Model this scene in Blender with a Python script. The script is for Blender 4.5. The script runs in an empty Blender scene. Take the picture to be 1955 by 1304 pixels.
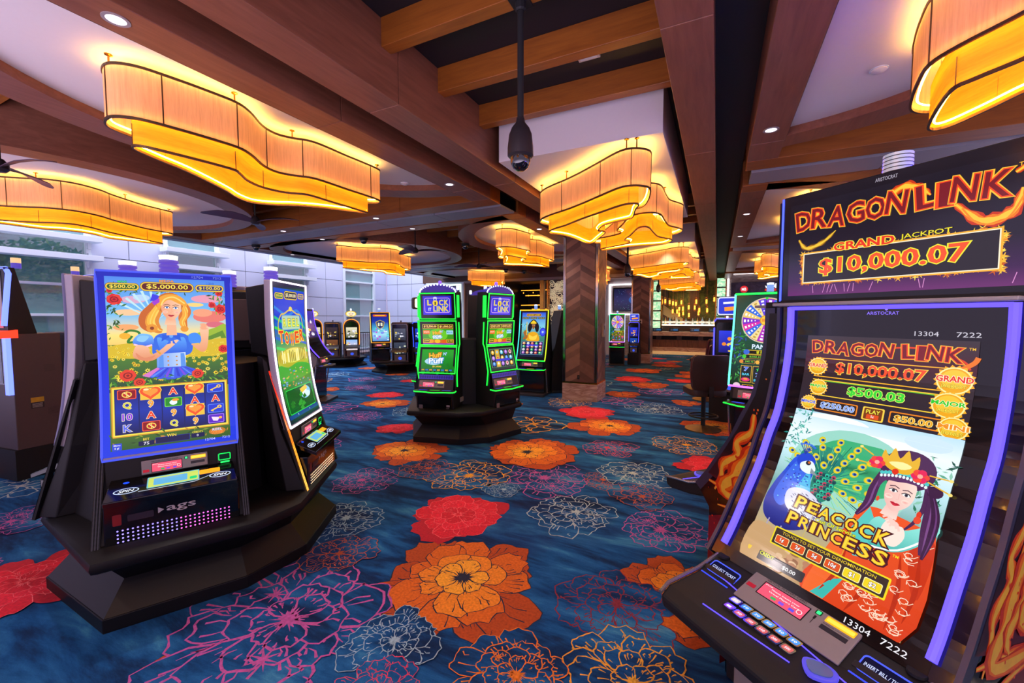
import bpy, bmesh, math, random
from mathutils import Vector, Matrix
from mathutils.geometry import tessellate_polygon
SC = bpy.context.scene
COL = SC.collection
PI = math.pi
def R(d): return math.radians(d)
def lin(h, a=1.0):
    if isinstance(h, (tuple, list)): return tuple(h[:3]) + (1.0,)
    h = h.lstrip('#')
    if len(h) == 3: h = ''.join(c * 2 for c in h)
    out = []
    for i in (0, 2, 4):
        c = int(h[i:i + 2], 16) / 255
        out.append(c / 12.92 if c <= .04045 else ((c + .055) / 1.055) ** 2.4)
    return tuple(out) + (1.0,)
# ------------------------------------------------------------------ materials
def newmat(name):
    m = bpy.data.materials.new(name); m.use_nodes = True
    nt = m.node_tree; b = nt.nodes['Principled BSDF']
    return m, nt, b
def N(nt, t, **kw):
    n = nt.nodes.new(t)
    for k, v in kw.items():
        if k in n.inputs: n.inputs[k].default_value = v
        else: setattr(n, k, v)
    return n
def plain(name, col, rough=.5, metal=0., emit=None, es=0., var=.06, scale=40., coat=0., spec=.5, bump=0.):
    m, nt, b = newmat(name)
    c = lin(col)
    if var > 0:
        tc = N(nt, 'ShaderNodeTexCoord'); nz = N(nt, 'ShaderNodeTexNoise', Scale=scale, Detail=4.)
        nt.links.new(tc.outputs['Object'], nz.inputs['Vector'])
        mx = N(nt, 'ShaderNodeMix'); mx.data_type = 'RGBA'
        mx.inputs[6].default_value = tuple(x * (1 - var) for x in c[:3]) + (1,)
        mx.inputs[7].default_value = tuple(min(1, x * (1 + var)) for x in c[:3]) + (1,)
        nt.links.new(nz.outputs['Fac'], mx.inputs[0]); nt.links.new(mx.outputs[2], b.inputs['Base Color'])
        if bump:
            bp = N(nt, 'ShaderNodeBump', Strength=bump, Distance=.01)
            nt.links.new(nz.outputs['Fac'], bp.inputs['Height']); nt.links.new(bp.outputs[0], b.inputs['Normal'])
    else: b.inputs['Base Color'].default_value = c
    b.inputs['Roughness'].default_value = rough; b.inputs['Metallic'].default_value = metal
    b.inputs['Coat Weight'].default_value = coat; b.inputs['Specular IOR Level'].default_value = spec
    if emit: b.inputs['Emission Color'].default_value = lin(emit); b.inputs['Emission Strength'].default_value = es
    return m
def grain(name, c0, c1, vec=(1, 14, 14), scale=3., rough=.45):
    m, nt, b = newmat(name)
    tc = N(nt, 'ShaderNodeTexCoord'); mp = N(nt, 'ShaderNodeMapping'); mp.inputs['Scale'].default_value = vec
    nt.links.new(tc.outputs['Object'], mp.inputs['Vector'])
    nz = N(nt, 'ShaderNodeTexNoise', Scale=scale, Detail=6., Roughness=.6, Distortion=.6)
    nt.links.new(mp.outputs[0], nz.inputs['Vector'])
    cr = N(nt, 'ShaderNodeValToRGB'); cr.color_ramp.elements[0].position = .3; cr.color_ramp.elements[1].position = .72
    cr.color_ramp.elements[0].color = lin(c0); cr.color_ramp.elements[1].color = lin(c1)
    nt.links.new(nz.outputs['Fac'], cr.inputs[0]); nt.links.new(cr.outputs[0], b.inputs['Base Color'])
    b.inputs['Roughness'].default_value = rough
    return m
def attr_emit(name, strength=1., gloss=True):
    m, nt, b = newmat(name)
    at = N(nt, 'ShaderNodeVertexColor', layer_name='Col')
    nt.links.new(at.outputs['Color'], b.inputs['Emission Color']); b.inputs['Emission Strength'].default_value = strength
    b.inputs['Base Color'].default_value = (.004, .004, .005, 1); b.inputs['Roughness'].default_value = .12
    return m
def attr_diff(name, rough=.5, var=.35, scale=60., metal=0.):
    m, nt, b = newmat(name)
    at = N(nt, 'ShaderNodeVertexColor', layer_name='Col')
    tc = N(nt, 'ShaderNodeTexCoord'); nz = N(nt, 'ShaderNodeTexNoise', Scale=scale, Detail=5.)
    nt.links.new(tc.outputs['Object'], nz.inputs['Vector'])
    mr = N(nt, 'ShaderNodeMapRange'); mr.inputs['From Min'].default_value = .3; mr.inputs['From Max'].default_value = .7
    mr.inputs['To Min'].default_value = 1 - var; mr.inputs['To Max'].default_value = 1 + var * .4
    nt.links.new(nz.outputs['Fac'], mr.inputs['Value'])
    mu = N(nt, 'ShaderNodeVectorMath', operation='MULTIPLY')
    nt.links.new(at.outputs['Color'], mu.inputs[0]); nt.links.new(mr.outputs[0], mu.inputs[1])
    nt.links.new(mu.outputs[0], b.inputs['Base Color']); b.inputs['Roughness'].default_value = rough; b.inputs['Metallic'].default_value = metal
    return m
def glow(name, col, s, base='#111111'):
    return plain(name, base, .4, emit=col, es=s, var=0)
def carpet_mat():
    m, nt, b = newmat('carpet_blue_weave')
    tc = N(nt, 'ShaderNodeTexCoord')
    def noise(scale, vec, rot=0., det=6., rgh=.6, dis=0.):
        mp = N(nt, 'ShaderNodeMapping'); mp.inputs['Scale'].default_value = vec; mp.inputs['Rotation'].default_value = (0, 0, rot)
        nt.links.new(tc.outputs['Object'], mp.inputs['Vector'])
        n = N(nt, 'ShaderNodeTexNoise', Scale=scale, Detail=det, Roughness=rgh, Distortion=dis); nt.links.new(mp.outputs[0], n.inputs['Vector'])
        return n
    a = noise(1.3, (1, 4.5, 1), R(-14), 8., .65, .4); c = noise(1.1, (1, 3.2, 1), R(52), 7., .6, .7); f = noise(150., (1, 1, 1), 0, 2.); blot = noise(.9, (1, 1, 1), 0, 3.)
    mul = N(nt, 'ShaderNodeMath', operation='ADD'); nt.links.new(a.outputs['Fac'], mul.inputs[0]); nt.links.new(c.outputs['Fac'], mul.inputs[1])
    cr = N(nt, 'ShaderNodeValToRGB'); e = cr.color_ramp.elements
    e[0].position = .34; e[0].color = lin('#0e1a38'); e[1].position = .68; e[1].color = lin('#6fa3bd')
    for p, h in ((.44, '#143058'), (.5, '#174a80'), (.56, '#235f96'), (.61, '#3577a4')):
        q = e.new(p); q.color = lin(h)
    hf = N(nt, 'ShaderNodeMath', operation='MULTIPLY'); hf.inputs[1].default_value = .5; nt.links.new(mul.outputs[0], hf.inputs[0])
    nt.links.new(hf.outputs[0], cr.inputs[0])
    mx = N(nt, 'ShaderNodeMix'); mx.data_type = 'RGBA'; mx.inputs[7].default_value = lin('#1f2050')
    br = N(nt, 'ShaderNodeMapRange'); br.inputs['From Min'].default_value = .5; br.inputs['From Max'].default_value = .75; br.inputs['To Max'].default_value = .7
    nt.links.new(blot.outputs['Fac'], br.inputs['Value']); nt.links.new(br.outputs[0], mx.inputs[0]); nt.links.new(cr.outputs[0], mx.inputs[6])
    fm = N(nt, 'ShaderNodeMapRange'); fm.inputs['To Min'].default_value = .75; fm.inputs['To Max'].default_value = 1.2; nt.links.new(f.outputs['Fac'], fm.inputs['Value'])
    vm = N(nt, 'ShaderNodeVectorMath', operation='MULTIPLY'); nt.links.new(mx.outputs[2], vm.inputs[0]); nt.links.new(fm.outputs[0], vm.inputs[1])
    nt.links.new(vm.outputs[0], b.inputs['Base Color']); b.inputs['Roughness'].default_value = .95; b.inputs['Specular IOR Level'].default_value = .1
    return m
def herring_mat():
    m, nt, b = newmat('herringbone_wood')
    tc = N(nt, 'ShaderNodeTexCoord'); sx = N(nt, 'ShaderNodeSeparateXYZ'); nt.links.new(tc.outputs['UV'], sx.inputs[0])
    ab = N(nt, 'ShaderNodeMath', operation='ABSOLUTE'); nt.links.new(sx.outputs[0], ab.inputs[0])
    k = N(nt, 'ShaderNodeMath', operation='MULTIPLY'); k.inputs[1].default_value = .62; nt.links.new(ab.outputs[0], k.inputs[0])
    ad = N(nt, 'ShaderNodeMath', operation='ADD'); nt.links.new(sx.outputs[1], ad.inputs[0]); nt.links.new(k.outputs[0], ad.inputs[1])
    sc = N(nt, 'ShaderNodeMath', operation='MULTIPLY'); sc.inputs[1].default_value = 8.5; nt.links.new(ad.outputs[0], sc.inputs[0])
    fl = N(nt, 'ShaderNodeMath', operation='FLOOR'); nt.links.new(sc.outputs[0], fl.inputs[0])
    sg = N(nt, 'ShaderNodeMath', operation='SIGN'); nt.links.new(sx.outputs[0], sg.inputs[0])
    s2 = N(nt, 'ShaderNodeMath', operation='MULTIPLY'); s2.inputs[1].default_value = 37.7; nt.links.new(sg.outputs[0], s2.inputs[0])
    a2 = N(nt, 'ShaderNodeMath', operation='ADD'); nt.links.new(fl.outputs[0], a2.inputs[0]); nt.links.new(s2.outputs[0], a2.inputs[1])
    wn = N(nt, 'ShaderNodeTexWhiteNoise'); wn.noise_dimensions = '1D'; nt.links.new(a2.outputs[0], wn.inputs['W'])
    cr = N(nt, 'ShaderNodeValToRGB'); e = cr.color_ramp.elements
    e[0].color = lin('#3a2622'); e[1].color = lin('#8a6858'); q = e.new(.5); q.color = lin('#5c4038')
    nz = N(nt, 'ShaderNodeTexNoise', Scale=9., Detail=5.); nt.links.new(tc.outputs['UV'], nz.inputs['Vector'])
    mi = N(nt, 'ShaderNodeMath', operation='MULTIPLY_ADD'); mi.inputs[1].default_value = .75; nt.links.new(wn.outputs[0], mi.inputs[0])
    n2 = N(nt, 'ShaderNodeMath', operation='MULTIPLY'); n2.inputs[1].default_value = .3; nt.links.new(nz.outputs['Fac'], n2.inputs[0]); nt.links.new(n2.outputs[0], mi.inputs[2])
    nt.links.new(mi.outputs[0], cr.inputs[0]); nt.links.new(cr.outputs[0], b.inputs['Base Color']); b.inputs['Roughness'].default_value = .4
    return m
def panel_mat(name, c0, c1, scale, vec=(1, 1, 1), rough=.3, dist=2.):
    m, nt, b = newmat(name)
    tc = N(nt, 'ShaderNodeTexCoord'); mp = N(nt, 'ShaderNodeMapping'); mp.inputs['Scale'].default_value = vec; mp.inputs['Rotation'].default_value = (.3, .2, .5)
    nt.links.new(tc.outputs['Object'], mp.inputs[0])
    w = N(nt, 'ShaderNodeTexNoise', Scale=scale, Detail=7., Distortion=dist); nt.links.new(mp.outputs[0], w.inputs['Vector'])
    cr = N(nt, 'ShaderNodeValToRGB'); cr.color_ramp.elements[0].position = .35; cr.color_ramp.elements[1].position = .65
    cr.color_ramp.elements[0].color = lin(c0); cr.color_ramp.elements[1].color = lin(c1)
    nt.links.new(w.outputs['Fac'], cr.inputs[0]); nt.links.new(cr.outputs[0], b.inputs['Base Color']); b.inputs['Roughness'].default_value = rough
    return m
def shade_mat(name, col, emit, es, tr=.5, vec=(60, 60, 4)):
    m, nt, b = newmat(name)
    tc = N(nt, 'ShaderNodeTexCoord'); mp = N(nt, 'ShaderNodeMapping'); mp.inputs['Scale'].default_value = vec
    nt.links.new(tc.outputs['Object'], mp.inputs[0])
    nz = N(nt, 'ShaderNodeTexNoise', Scale=1., Detail=4., Roughness=.7); nt.links.new(mp.outputs[0], nz.inputs['Vector'])
    mr = N(nt, 'ShaderNodeMapRange'); mr.inputs['From Min'].default_value = .3; mr.inputs['From Max'].default_value = .7; mr.inputs['To Min'].default_value = .8; mr.inputs['To Max'].default_value = 1.08
    nt.links.new(nz.outputs['Fac'], mr.inputs['Value'])
    def tint(c):
        v = N(nt, 'ShaderNodeVectorMath', operation='MULTIPLY'); v.inputs[0].default_value = lin(c)[:3]; nt.links.new(mr.outputs[0], v.inputs[1]); return v
    ct = tint(col)
    d = N(nt, 'ShaderNodeBsdfDiffuse'); t = N(nt, 'ShaderNodeBsdfTranslucent'); nt.links.new(ct.outputs[0], d.inputs['Color']); nt.links.new(ct.outputs[0], t.inputs['Color'])
    mx = N(nt, 'ShaderNodeMixShader'); mx.inputs[0].default_value = tr; nt.links.new(d.outputs[0], mx.inputs[1]); nt.links.new(t.outputs[0], mx.inputs[2])
    em = N(nt, 'ShaderNodeEmission'); em.inputs['Strength'].default_value = es; nt.links.new(tint(emit).outputs[0], em.inputs['Color'])
    ad = N(nt, 'ShaderNodeAddShader'); nt.links.new(mx.outputs[0], ad.inputs[0]); nt.links.new(em.outputs[0], ad.inputs[1])
    nt.links.new(ad.outputs[0], nt.nodes['Material Output'].inputs['Surface']); nt.nodes.remove(b)
    return m
M = dict(
    wood=grain('honey_wood_veneer', '#7d4314', '#9a581c', (1.2, 12, 12), 2.2, .42),
    woody=grain('honey_wood_veneer_long', '#6f4230', '#875440', (12, 1.2, 12), 2.2, .42),
    black=plain('black_paint', '#0b0b10', .7), blackgloss=plain('black_gloss', '#050506', .12, coat=.3, var=0), dark=plain('dark_cabinet_paint', '#110f12', .5, var=.05, spec=.35),
    brown=plain('brown_grey_cabinet', '#4a3a3a', .45), charcoal=plain('charcoal_plastic', '#2a2629', .35), grey=plain('silver_grey_paint', '#8d8688', .45), silver=plain('brushed_silver', '#b9b4b6', .25, .9),
    white=plain('white_plaster', '#d0c8c8', .8, var=.02), whitewall=plain('white_metal_panel', '#ccd0e6', .45, var=.02), frame=plain('white_frame_paint', '#dfe6ee', .4, var=.01),
    bronze=plain('bronze_trim', '#5a4530', .4, .6), brass=plain('polished_brass', '#c08a3a', .2, 1.), steel=plain('mirror_steel', '#b5b0aa', .12, 1., var=.02),
    herring=herring_mat(), marble=panel_mat('veined_marble', '#b39a92', '#8a6a62', 2.5, (1, 1, 5), .25), stone=panel_mat('striped_stone', '#7a6c66', '#a89a92', 2., (1, 1, 6), .4),
    carpet=carpet_mat(), art=attr_emit('lit_screen_picture', 1.), flower=attr_diff('carpet_flower_yarn', .95, .3, 70.), print=attr_diff('printed_graphics', .3, .1, 30.),
    grille=plain('perforated_metal_panel', '#8b8b96', .5, .2, var=.25, scale=220.), slot=plain('slot_liner', '#15151c', .6),
    shade=shade_mat('silk_shade_fabric', '#cfa683', '#c8904f', .16, .24), amber=shade_mat('amber_shade_veneer', '#e89a30', '#f08c08', .2, .24, (5, 5, 70)),
    led=glow('warm_led_strip', '#ffb545', 34.), ledtop=glow('warm_led_uplight', '#ffbe55', 52.), pod=plain('pedestal_black', '#080709', .5, var=.05, spec=.3), leather=plain('oxblood_leather', '#4a1c28', .4, bump=.15, scale=120), darkleather=plain('dark_brown_leather', '#33231f', .4, bump=.15, scale=120),
    chrome=plain('chrome', '#c9c5c2', .1, 1., var=0), glass=None, lens=plain('smoked_dome', '#08080c', .04, coat=1., var=0),
    fan=plain('fan_blade_walnut', '#4a3648', .4), window=None)
def glassmat(name, col, rough=.02, alpha=.35):
    m, nt, b = newmat(name); b.inputs['Base Color'].default_value = lin(col); b.inputs['Roughness'].default_value = rough
    b.inputs['Alpha'].default_value = alpha; b.inputs['Specular IOR Level'].default_value = .8
    return m
M['window'] = glassmat('teal_window_glass', '#5f9a9c', .03, .55)
# ------------------------------------------------------------------ mesh builder
class MB:
    def __init__(s): s.v = []; s.f = []; s.m = []; s.c = {}; s.uv = None
    def add(s, vs, fs, mi=0):
        o = len(s.v); s.v += [tuple(v) for v in vs]; s.f += [tuple(i + o for i in f) for f in fs]; s.m += [mi] * len(fs); return s
    def box(s, x0, x1, y0, y1, z0, z1, mi=0):
        return s.add([(x0, y0, z0), (x1, y0, z0), (x1, y1, z0), (x0, y1, z0), (x0, y0, z1), (x1, y0, z1), (x1, y1, z1), (x0, y1, z1)],
                     [(0, 3, 2, 1), (4, 5, 6, 7), (0, 1, 5, 4), (1, 2, 6, 5), (2, 3, 7, 6), (3, 0, 4, 7)], mi)
    def hexa(s, b, t, mi=0):
        return s.add(list(b) + list(t), [(0, 3, 2, 1), (4, 5, 6, 7), (0, 1, 5, 4), (1, 2, 6, 5), (2, 3, 7, 6), (3, 0, 4, 7)], mi)
    def loft(s, rings, cap=True, closed=True, mi=0):
        n = len(rings[0]); o = len(s.v)
        for r in rings: s.v += [tuple(p) for p in r]
        for i in range(len(rings) - 1):
            for j in range(n if closed else n - 1):
                a = o + i * n + j; b = o + i * n + (j + 1) % n
                s.f.append((a, b, b + n, a + n)); s.m.append(mi)
        if cap:
            s.f.append(tuple(o + j for j in reversed(range(n)))); s.m.append(mi)
            s.f.append(tuple(o + (len(rings) - 1) * n + j for j in range(n))); s.m.append(mi)
        return s
    def prism(s, pts, z0, z1, mi=0): return s.loft([[(x, y, z0) for x, y in pts], [(x, y, z1) for x, y in pts]], mi=mi)
    def xprism(s, yz, x0, x1, mi=0): return s.loft([[(x0, y, z) for y, z in yz], [(x1, y, z) for y, z in yz]], mi=mi)
    def yprism(s, xz, y0, y1, mi=0): return s.loft([[(x, y0, z) for x, z in xz], [(x, y1, z) for x, z in xz]], mi=mi)
    def lathe(s, prof, n=20, c=(0, 0, 0), mi=0, ring=False):
        if ring: prof = list(prof) + [prof[0]]
        rings = [[(c[0] + r * math.cos(2 * PI * k / n), c[1] + r * math.sin(2 * PI * k / n), c[2] + z) for k in range(n)] for r, z in prof]
        return s.loft(rings, cap=not ring, mi=mi)
    def tube(s, path, r, n=8, closed=False, mi=0):
        P = [Vector(p) for p in path]; rings = []; L = len(P); a = None
        for i, p in enumerate(P):
            if closed: d = P[(i + 1) % L] - P[i - 1]
            else: d = P[min(i + 1, L - 1)] - P[max(i - 1, 0)]
            d.normalize()
            if a is None: a = d.cross(Vector((0, 0, 1)) if abs(d.z) < .9 else Vector((0, 1, 0)))
            a = (a - d * a.dot(d)).normalized(); b = a.cross(d)
            rings.append([tuple(p + a * math.cos(2 * PI * k / n) * r + b * math.sin(2 * PI * k / n) * r) for k in range(n)])
        if closed: rings.append(rings[0]); return s.loft(rings, cap=False, mi=mi)
        return s.loft(rings, mi=mi)
    def sweep(s, path, prof, closed=True, mi=0):
        # prof: list of (offset_out, dz) swept along a flat path of (x,y,z)
        P = [Vector(p) for p in path]; L = len(P); rings = []
        for i, p in enumerate(P):
            d = (P[(i + 1) % L] - P[i - 1]) if closed else P[min(i + 1, L - 1)] - P[max(i - 1, 0)]
            d.z = 0; d.normalize(); o = Vector((d.y, -d.x, 0))
            rings.append([tuple(p + o * a + Vector((0, 0, z))) for a, z in prof])
        if closed: rings.append(rings[0])
        return s.loft(rings, cap=not closed, mi=mi)
    def build(s, name, mats, parent=None, smooth=False, bevel=0., xf=None):
        me = bpy.data.meshes.new(name); vs = s.v
        if xf: vs = [tuple(xf @ Vector(v)) for v in vs]
        me.from_pydata(vs, [], s.f)
        for m in (mats if isinstance(mats, (list, tuple)) else [mats]): me.materials.append(m)
        if any(s.m): me.polygons.foreach_set('material_index', s.m)
        bm = bmesh.new(); bm.from_mesh(me); bmesh.ops.recalc_face_normals(bm, faces=bm.faces); bm.to_mesh(me); bm.free()
        o = bpy.data.objects.new(name, me); COL.objects.link(o)
        if parent: o.parent = parent
        if smooth:
            me.polygons.foreach_set('use_smooth', [True] * len(me.polygons))
            es = o.modifiers.new('es', 'EDGE_SPLIT'); es.split_angle = R(38)
        if bevel:
            bv = o.modifiers.new('bv', 'BEVEL'); bv.width = bevel; bv.segments = 2; bv.limit_method = 'ANGLE'; bv.angle_limit = R(40)
        return o
def thing(name, label, cat, loc=(0, 0, 0), rz=0., group=None):
    o = bpy.data.objects.new(name, None); o.empty_display_size = .1; COL.objects.link(o)
    o.location = loc; o.rotation_euler = (0, 0, rz); o['label'] = label; o['category'] = cat
    if group: o['group'] = group
    return o
def tag(o, label, cat, group=None):
    o['label'] = label; o['category'] = cat
    if group: o['group'] = group
    return o
def struct(o): o['kind'] = 'structure'; return o
def kids(o): return [c for c in bpy.data.objects if c.parent == o]
def copy_tree(root, loc, rz, label, group=None, scale=None):
    def rec(o, par):
        c = o.copy(); COL.objects.link(c)
        if par: c.parent = par
        for k in kids(o): rec(k, c)
        return c
    r = rec(root, None); r.location = loc; r.rotation_euler = (0, 0, rz); r['label'] = label
    if group: r['group'] = group
    if scale: r.scale = scale
    return r
def spline(pts, n=6, closed=True):
    out = []; L = len(pts)
    for i in range(L if closed else L - 1):
        g = lambda k: pts[k % L] if closed else pts[max(0, min(L - 1, k))]
        p0, p1, p2, p3 = g(i - 1), g(i), g(i + 1), g(i + 2)
        for k in range(n):
            t = k / n
            out.append(tuple(.5 * (2 * b + (c - a) * t + (2 * a - 5 * b + 4 * c - d) * t * t + (3 * b - a - 3 * c + d) * t ** 3) for a, b, c, d in zip(p0, p1, p2, p3)))
    if not closed: out.append(tuple(pts[-1]))
    return out
def area(p): return sum(p[i][0] * p[(i + 1) % len(p)][1] - p[(i + 1) % len(p)][0] * p[i][1] for i in range(len(p))) / 2
def ccw(p): return list(p) if area(p) > 0 else list(reversed(p))
def offset(p, d):
    p = ccw(p); L = len(p); out = []
    for i in range(L):
        a, b, c = Vector(p[i - 1]), Vector(p[i]), Vector(p[(i + 1) % L])
        n1 = (b - a).normalized(); n2 = (c - b).normalized()
        n1 = Vector((n1.y, -n1.x)); n2 = Vector((n2.y, -n2.x)); m = n1 + n2
        if m.length < .3: m = n1
        m = m.normalized(); k = min(1.6, 1 / max(.3, m.dot(n1)))
        out.append(tuple(b + m * d * k))
    return out
def ell(cx, cy, rx, ry, n=24, rot=0., a0=0., a1=2 * PI):
    full = abs(a1 - a0) > 6.28; c, s = math.cos(rot), math.sin(rot); o = []
    for k in range(n if full else n + 1):
        t = a0 + (a1 - a0) * k / n; x, y = rx * math.cos(t), ry * math.sin(t)
        o.append((cx + x * c - y * s, cy + x * s + y * c))
    return o
def rrect(x0, y0, x1, y1, r, n=4):
    o = []
    for cx, cy, a in ((x1 - r, y0 + r, -PI / 2), (x1 - r, y1 - r, 0), (x0 + r, y1 - r, PI / 2), (x0 + r, y0 + r, PI)):
        for k in range(n + 1): o.append((cx + r * math.cos(a + PI / 2 * k / n), cy + r * math.sin(a + PI / 2 * k / n)))
    return o
# ------------------------------------------------------------------ flat artwork (screens, prints, carpet pattern)
_tx = {}
def text_tris(t, bold=0., shear=0.):
    key = (t, round(bold, 3), round(shear, 2))
    if key in _tx: return _tx[key]
    cu = bpy.data.curves.new('tmp', 'FONT'); cu.body = t; cu.size = 1; cu.offset = bold; cu.shear = shear; cu.resolution_u = 2; cu.fill_mode = 'FRONT'
    ob = bpy.data.objects.new('tmp', cu); COL.objects.link(ob)
    dg = bpy.context.evaluated_depsgraph_get(); dg.update()
    me = ob.evaluated_get(dg).to_mesh(); me.calc_loop_triangles()
    vs = [(v.co.x, v.co.y) for v in me.vertices]; tr = [tuple(vs[i] for i in lt.vertices) for lt in me.loop_triangles]
    ob.evaluated_get(dg).to_mesh_clear(); bpy.data.objects.remove(ob); bpy.data.curves.remove(cu)
    _tx[key] = tr; return tr
class Art:
    """2-D drawing on a canvas 100 wide, y running down; every primitive lies on its own layer over those it overlaps"""
    def __init__(s): s.p = []; s.base = 0; s.lim = None
    def put(s, tris, col):
        if not tris: return
        if s.lim: a, b, c, d = s.lim; tris = [tuple((max(a, min(c, x)), max(b, min(d, y))) for x, y in t) for t in tris]
        xs = [q[0] for t in tris for q in t]; ys = [q[1] for t in tris for q in t]
        b = (min(xs), min(ys), max(xs), max(ys)); ly = s.base
        for _, _, c, l in s.p:
            if l >= ly and c[0] < b[2] and c[2] > b[0] and c[1] < b[3] and c[3] > b[1]: ly = l + 1
        s.p.append((tris, col, b, ly))
    def poly(s, pts, col):
        v = [Vector((x, y, 0)) for x, y in pts]
        s.put([tuple(tuple(pts[i]) for i in t) for t in tessellate_polygon([v])], col)
    def rect(s, x0, y0, x1, y1, col): s.put([((x0, y0), (x1, y0), (x1, y1)), ((x0, y0), (x1, y1), (x0, y1))], col)
    def grad(s, x0, y0, x1, y1, stops):
        t = []
        # one primitive whose colour runs down the canvas through the stops
        ys = [y0 + (y1 - y0) * p for p, _ in stops]
        for a, b in zip(ys, ys[1:]): t += [((x0, a), (x1, a), (x1, b)), ((x0, a), (x1, b), (x0, b))]
        cols = [lin(c) for _, c in stops]
        def f(x, y):
            for i in range(len(ys) - 1):
                if y <= ys[i + 1] + 1e-6 or i == len(ys) - 2:
                    k = max(0, min(1, (y - ys[i]) / max(1e-6, ys[i + 1] - ys[i]))); return tuple(a + (b - a) * k for a, b in zip(cols[i], cols[i + 1]))
        s.put(t, f)
    def ell(s, cx, cy, rx, ry, col, n=20, rot=0.): s.poly(ell(cx, cy, rx, ry, n, rot), col)
    def gpoly(s, pts, c0, c1, d=(0, 1)):
        # straight two-colour blend along direction d
        q = [x * d[0] + y * d[1] for x, y in pts]; lo, hi = min(q), max(q); a, b = lin(c0), lin(c1)
        def f(x, y):
            k = max(0, min(1, (x * d[0] + y * d[1] - lo) / max(1e-6, hi - lo))); return tuple(u + (v - u) * k for u, v in zip(a, b))
        v = [Vector((x, y, 0)) for x, y in pts]; s.put([tuple(tuple(pts[i]) for i in t) for t in tessellate_polygon([v])], f)
    def gell(s, cx, cy, rx, ry, c0, c1, n=24):
        # round blend from centre to rim
        p = ell(cx, cy, rx, ry, n); a, b = lin(c0), lin(c1)
        s.put([((cx, cy), p[k], p[(k + 1) % n]) for k in range(n)], lambda x, y: a if abs(x - cx) + abs(y - cy) < 1e-6 else b)
    def rr(s, x0, y0, x1, y1, r, col): s.poly(rrect(x0, y0, x1, y1, r), col)
    def strip(s, pts, w, closed=False):
        P = [Vector(p) for p in pts]; L = len(P); l = []; r = []
        for i, p in enumerate(P):
            d = (P[(i + 1) % L] - P[i - 1]) if closed else P[min(i + 1, L - 1)] - P[max(0, i - 1)]
            if d.length < 1e-9: d = Vector((1, 0))
            d.normalize(); n = Vector((-d.y, d.x)); ww = (w(i / max(1, L - 1)) if callable(w) else w) / 2
            l.append(tuple(p + n * ww)); r.append(tuple(p - n * ww))
        t = []
        for i in range(L if closed else L - 1):
            j = (i + 1) % L; t += [(l[i], l[j], r[j]), (l[i], r[j], r[i])]
        return t
    def line(s, pts, w, col, closed=False): s.put(s.strip(pts, w, closed), col)
    def frame(s, x0, y0, x1, y1, r, w, col): s.line(rrect(x0, y0, x1, y1, r), w, col, True)
    def text(s, t, cx, cy, h, col, w=None, ow=0., oc='#000', bold=.012, shear=0., rot=0.):
        bold *= .5; ow *= .72
        base = text_tris(t, bold, shear); xs = [q[0] for tr in base for q in tr]; ys = [q[1] for tr in base for q in tr]
        if not xs: return
        mx, my = (min(xs) + max(xs)) / 2, (min(ys) + max(ys)) / 2; k = h / (max(ys) - min(ys)) if (max(ys) - min(ys)) > .3 else h / .72
        kx = w / (max(xs) - min(xs)) if w else k; c, sn = math.cos(rot), math.sin(rot)
        def tf(tr): return [tuple((cx + (q[0] - mx) * kx * c + (q[1] - my) * k * sn, cy + (q[0] - mx) * kx * sn - (q[1] - my) * k * c) for q in a) for a in tr]
        if ow: s.put(tf(text_tris(t, bold + ow, shear)), oc)
        s.put(tf(base), col)
    def gold(s, t, cx, cy, h, w=None, c='#ffd23c', **k): s.text(t, cx, cy, h, c, w, .05, '#3a1602', **k)
    def star(s, cx, cy, r0, r1, n, col, rot=0.):
        s.poly([(cx + (r0 if k % 2 == 0 else r1) * math.cos(rot + PI * k / n), cy + (r0 if k % 2 == 0 else r1) * math.sin(rot + PI * k / n)) for k in range(2 * n)], col)
    def build(s, name, surf, mat, parent=None, bands=0, H=100., eps=.0002, out=None, mi=0):
        V = []; F = []; Cc = []; MI = []
        cuts = [H * k / bands for k in range(bands + 1)] if bands else None
        for tris, col, b, ly in s.p:
            under = col == 'UNDER'; cc = (0, 0, 0, 1) if under else None if callable(col) else lin(col)
            for t in tris:
                polys = [t]
                if cuts:
                    lo = min(q[1] for q in t); hi = max(q[1] for q in t); ins = [c for c in cuts if lo + .02 < c < hi - .02]
                    if ins:
                        polys = []; rest = list(t)
                        for c in ins:
                            up, dn = [], []
                            for i in range(len(rest)):
                                p, q = rest[i], rest[(i + 1) % len(rest)]
                                (up if p[1] <= c else dn).append(p)
                                if (p[1] - c) * (q[1] - c) < 0:
                                    k = (c - p[1]) / (q[1] - p[1]); x = (p[0] + (q[0] - p[0]) * k, c); up.append(x); dn.append(x)
                                elif p[1] == c and p not in dn: dn.append(p)
                            if len(up) > 2: polys.append(up)
                            rest = dn
                            if len(rest) < 3: break
                        if len(rest) > 2: polys.append(rest)
                for pg in polys:
                    o = len(V)
                    for q in pg:
                        V.append(surf(q[0], q[1], ly * eps + eps)); Cc.append(cc or col(*q))
                    F.append(tuple(range(o, o + len(pg)))); MI.append(1 if under else 0)
        me = bpy.data.meshes.new(name); me.from_pydata(V, [], F)
        ca = me.color_attributes.new('Col', 'FLOAT_COLOR', 'POINT'); ca.data.foreach_set('color', [x for c in Cc for x in c])
        for q in (mat if isinstance(mat, tuple) else (mat,)): me.materials.append(q)
        if any(MI): me.polygons.foreach_set('material_index', MI)
        o = bpy.data.objects.new(name, me); COL.objects.link(o)
        if parent: o.parent = parent
        return o
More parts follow.
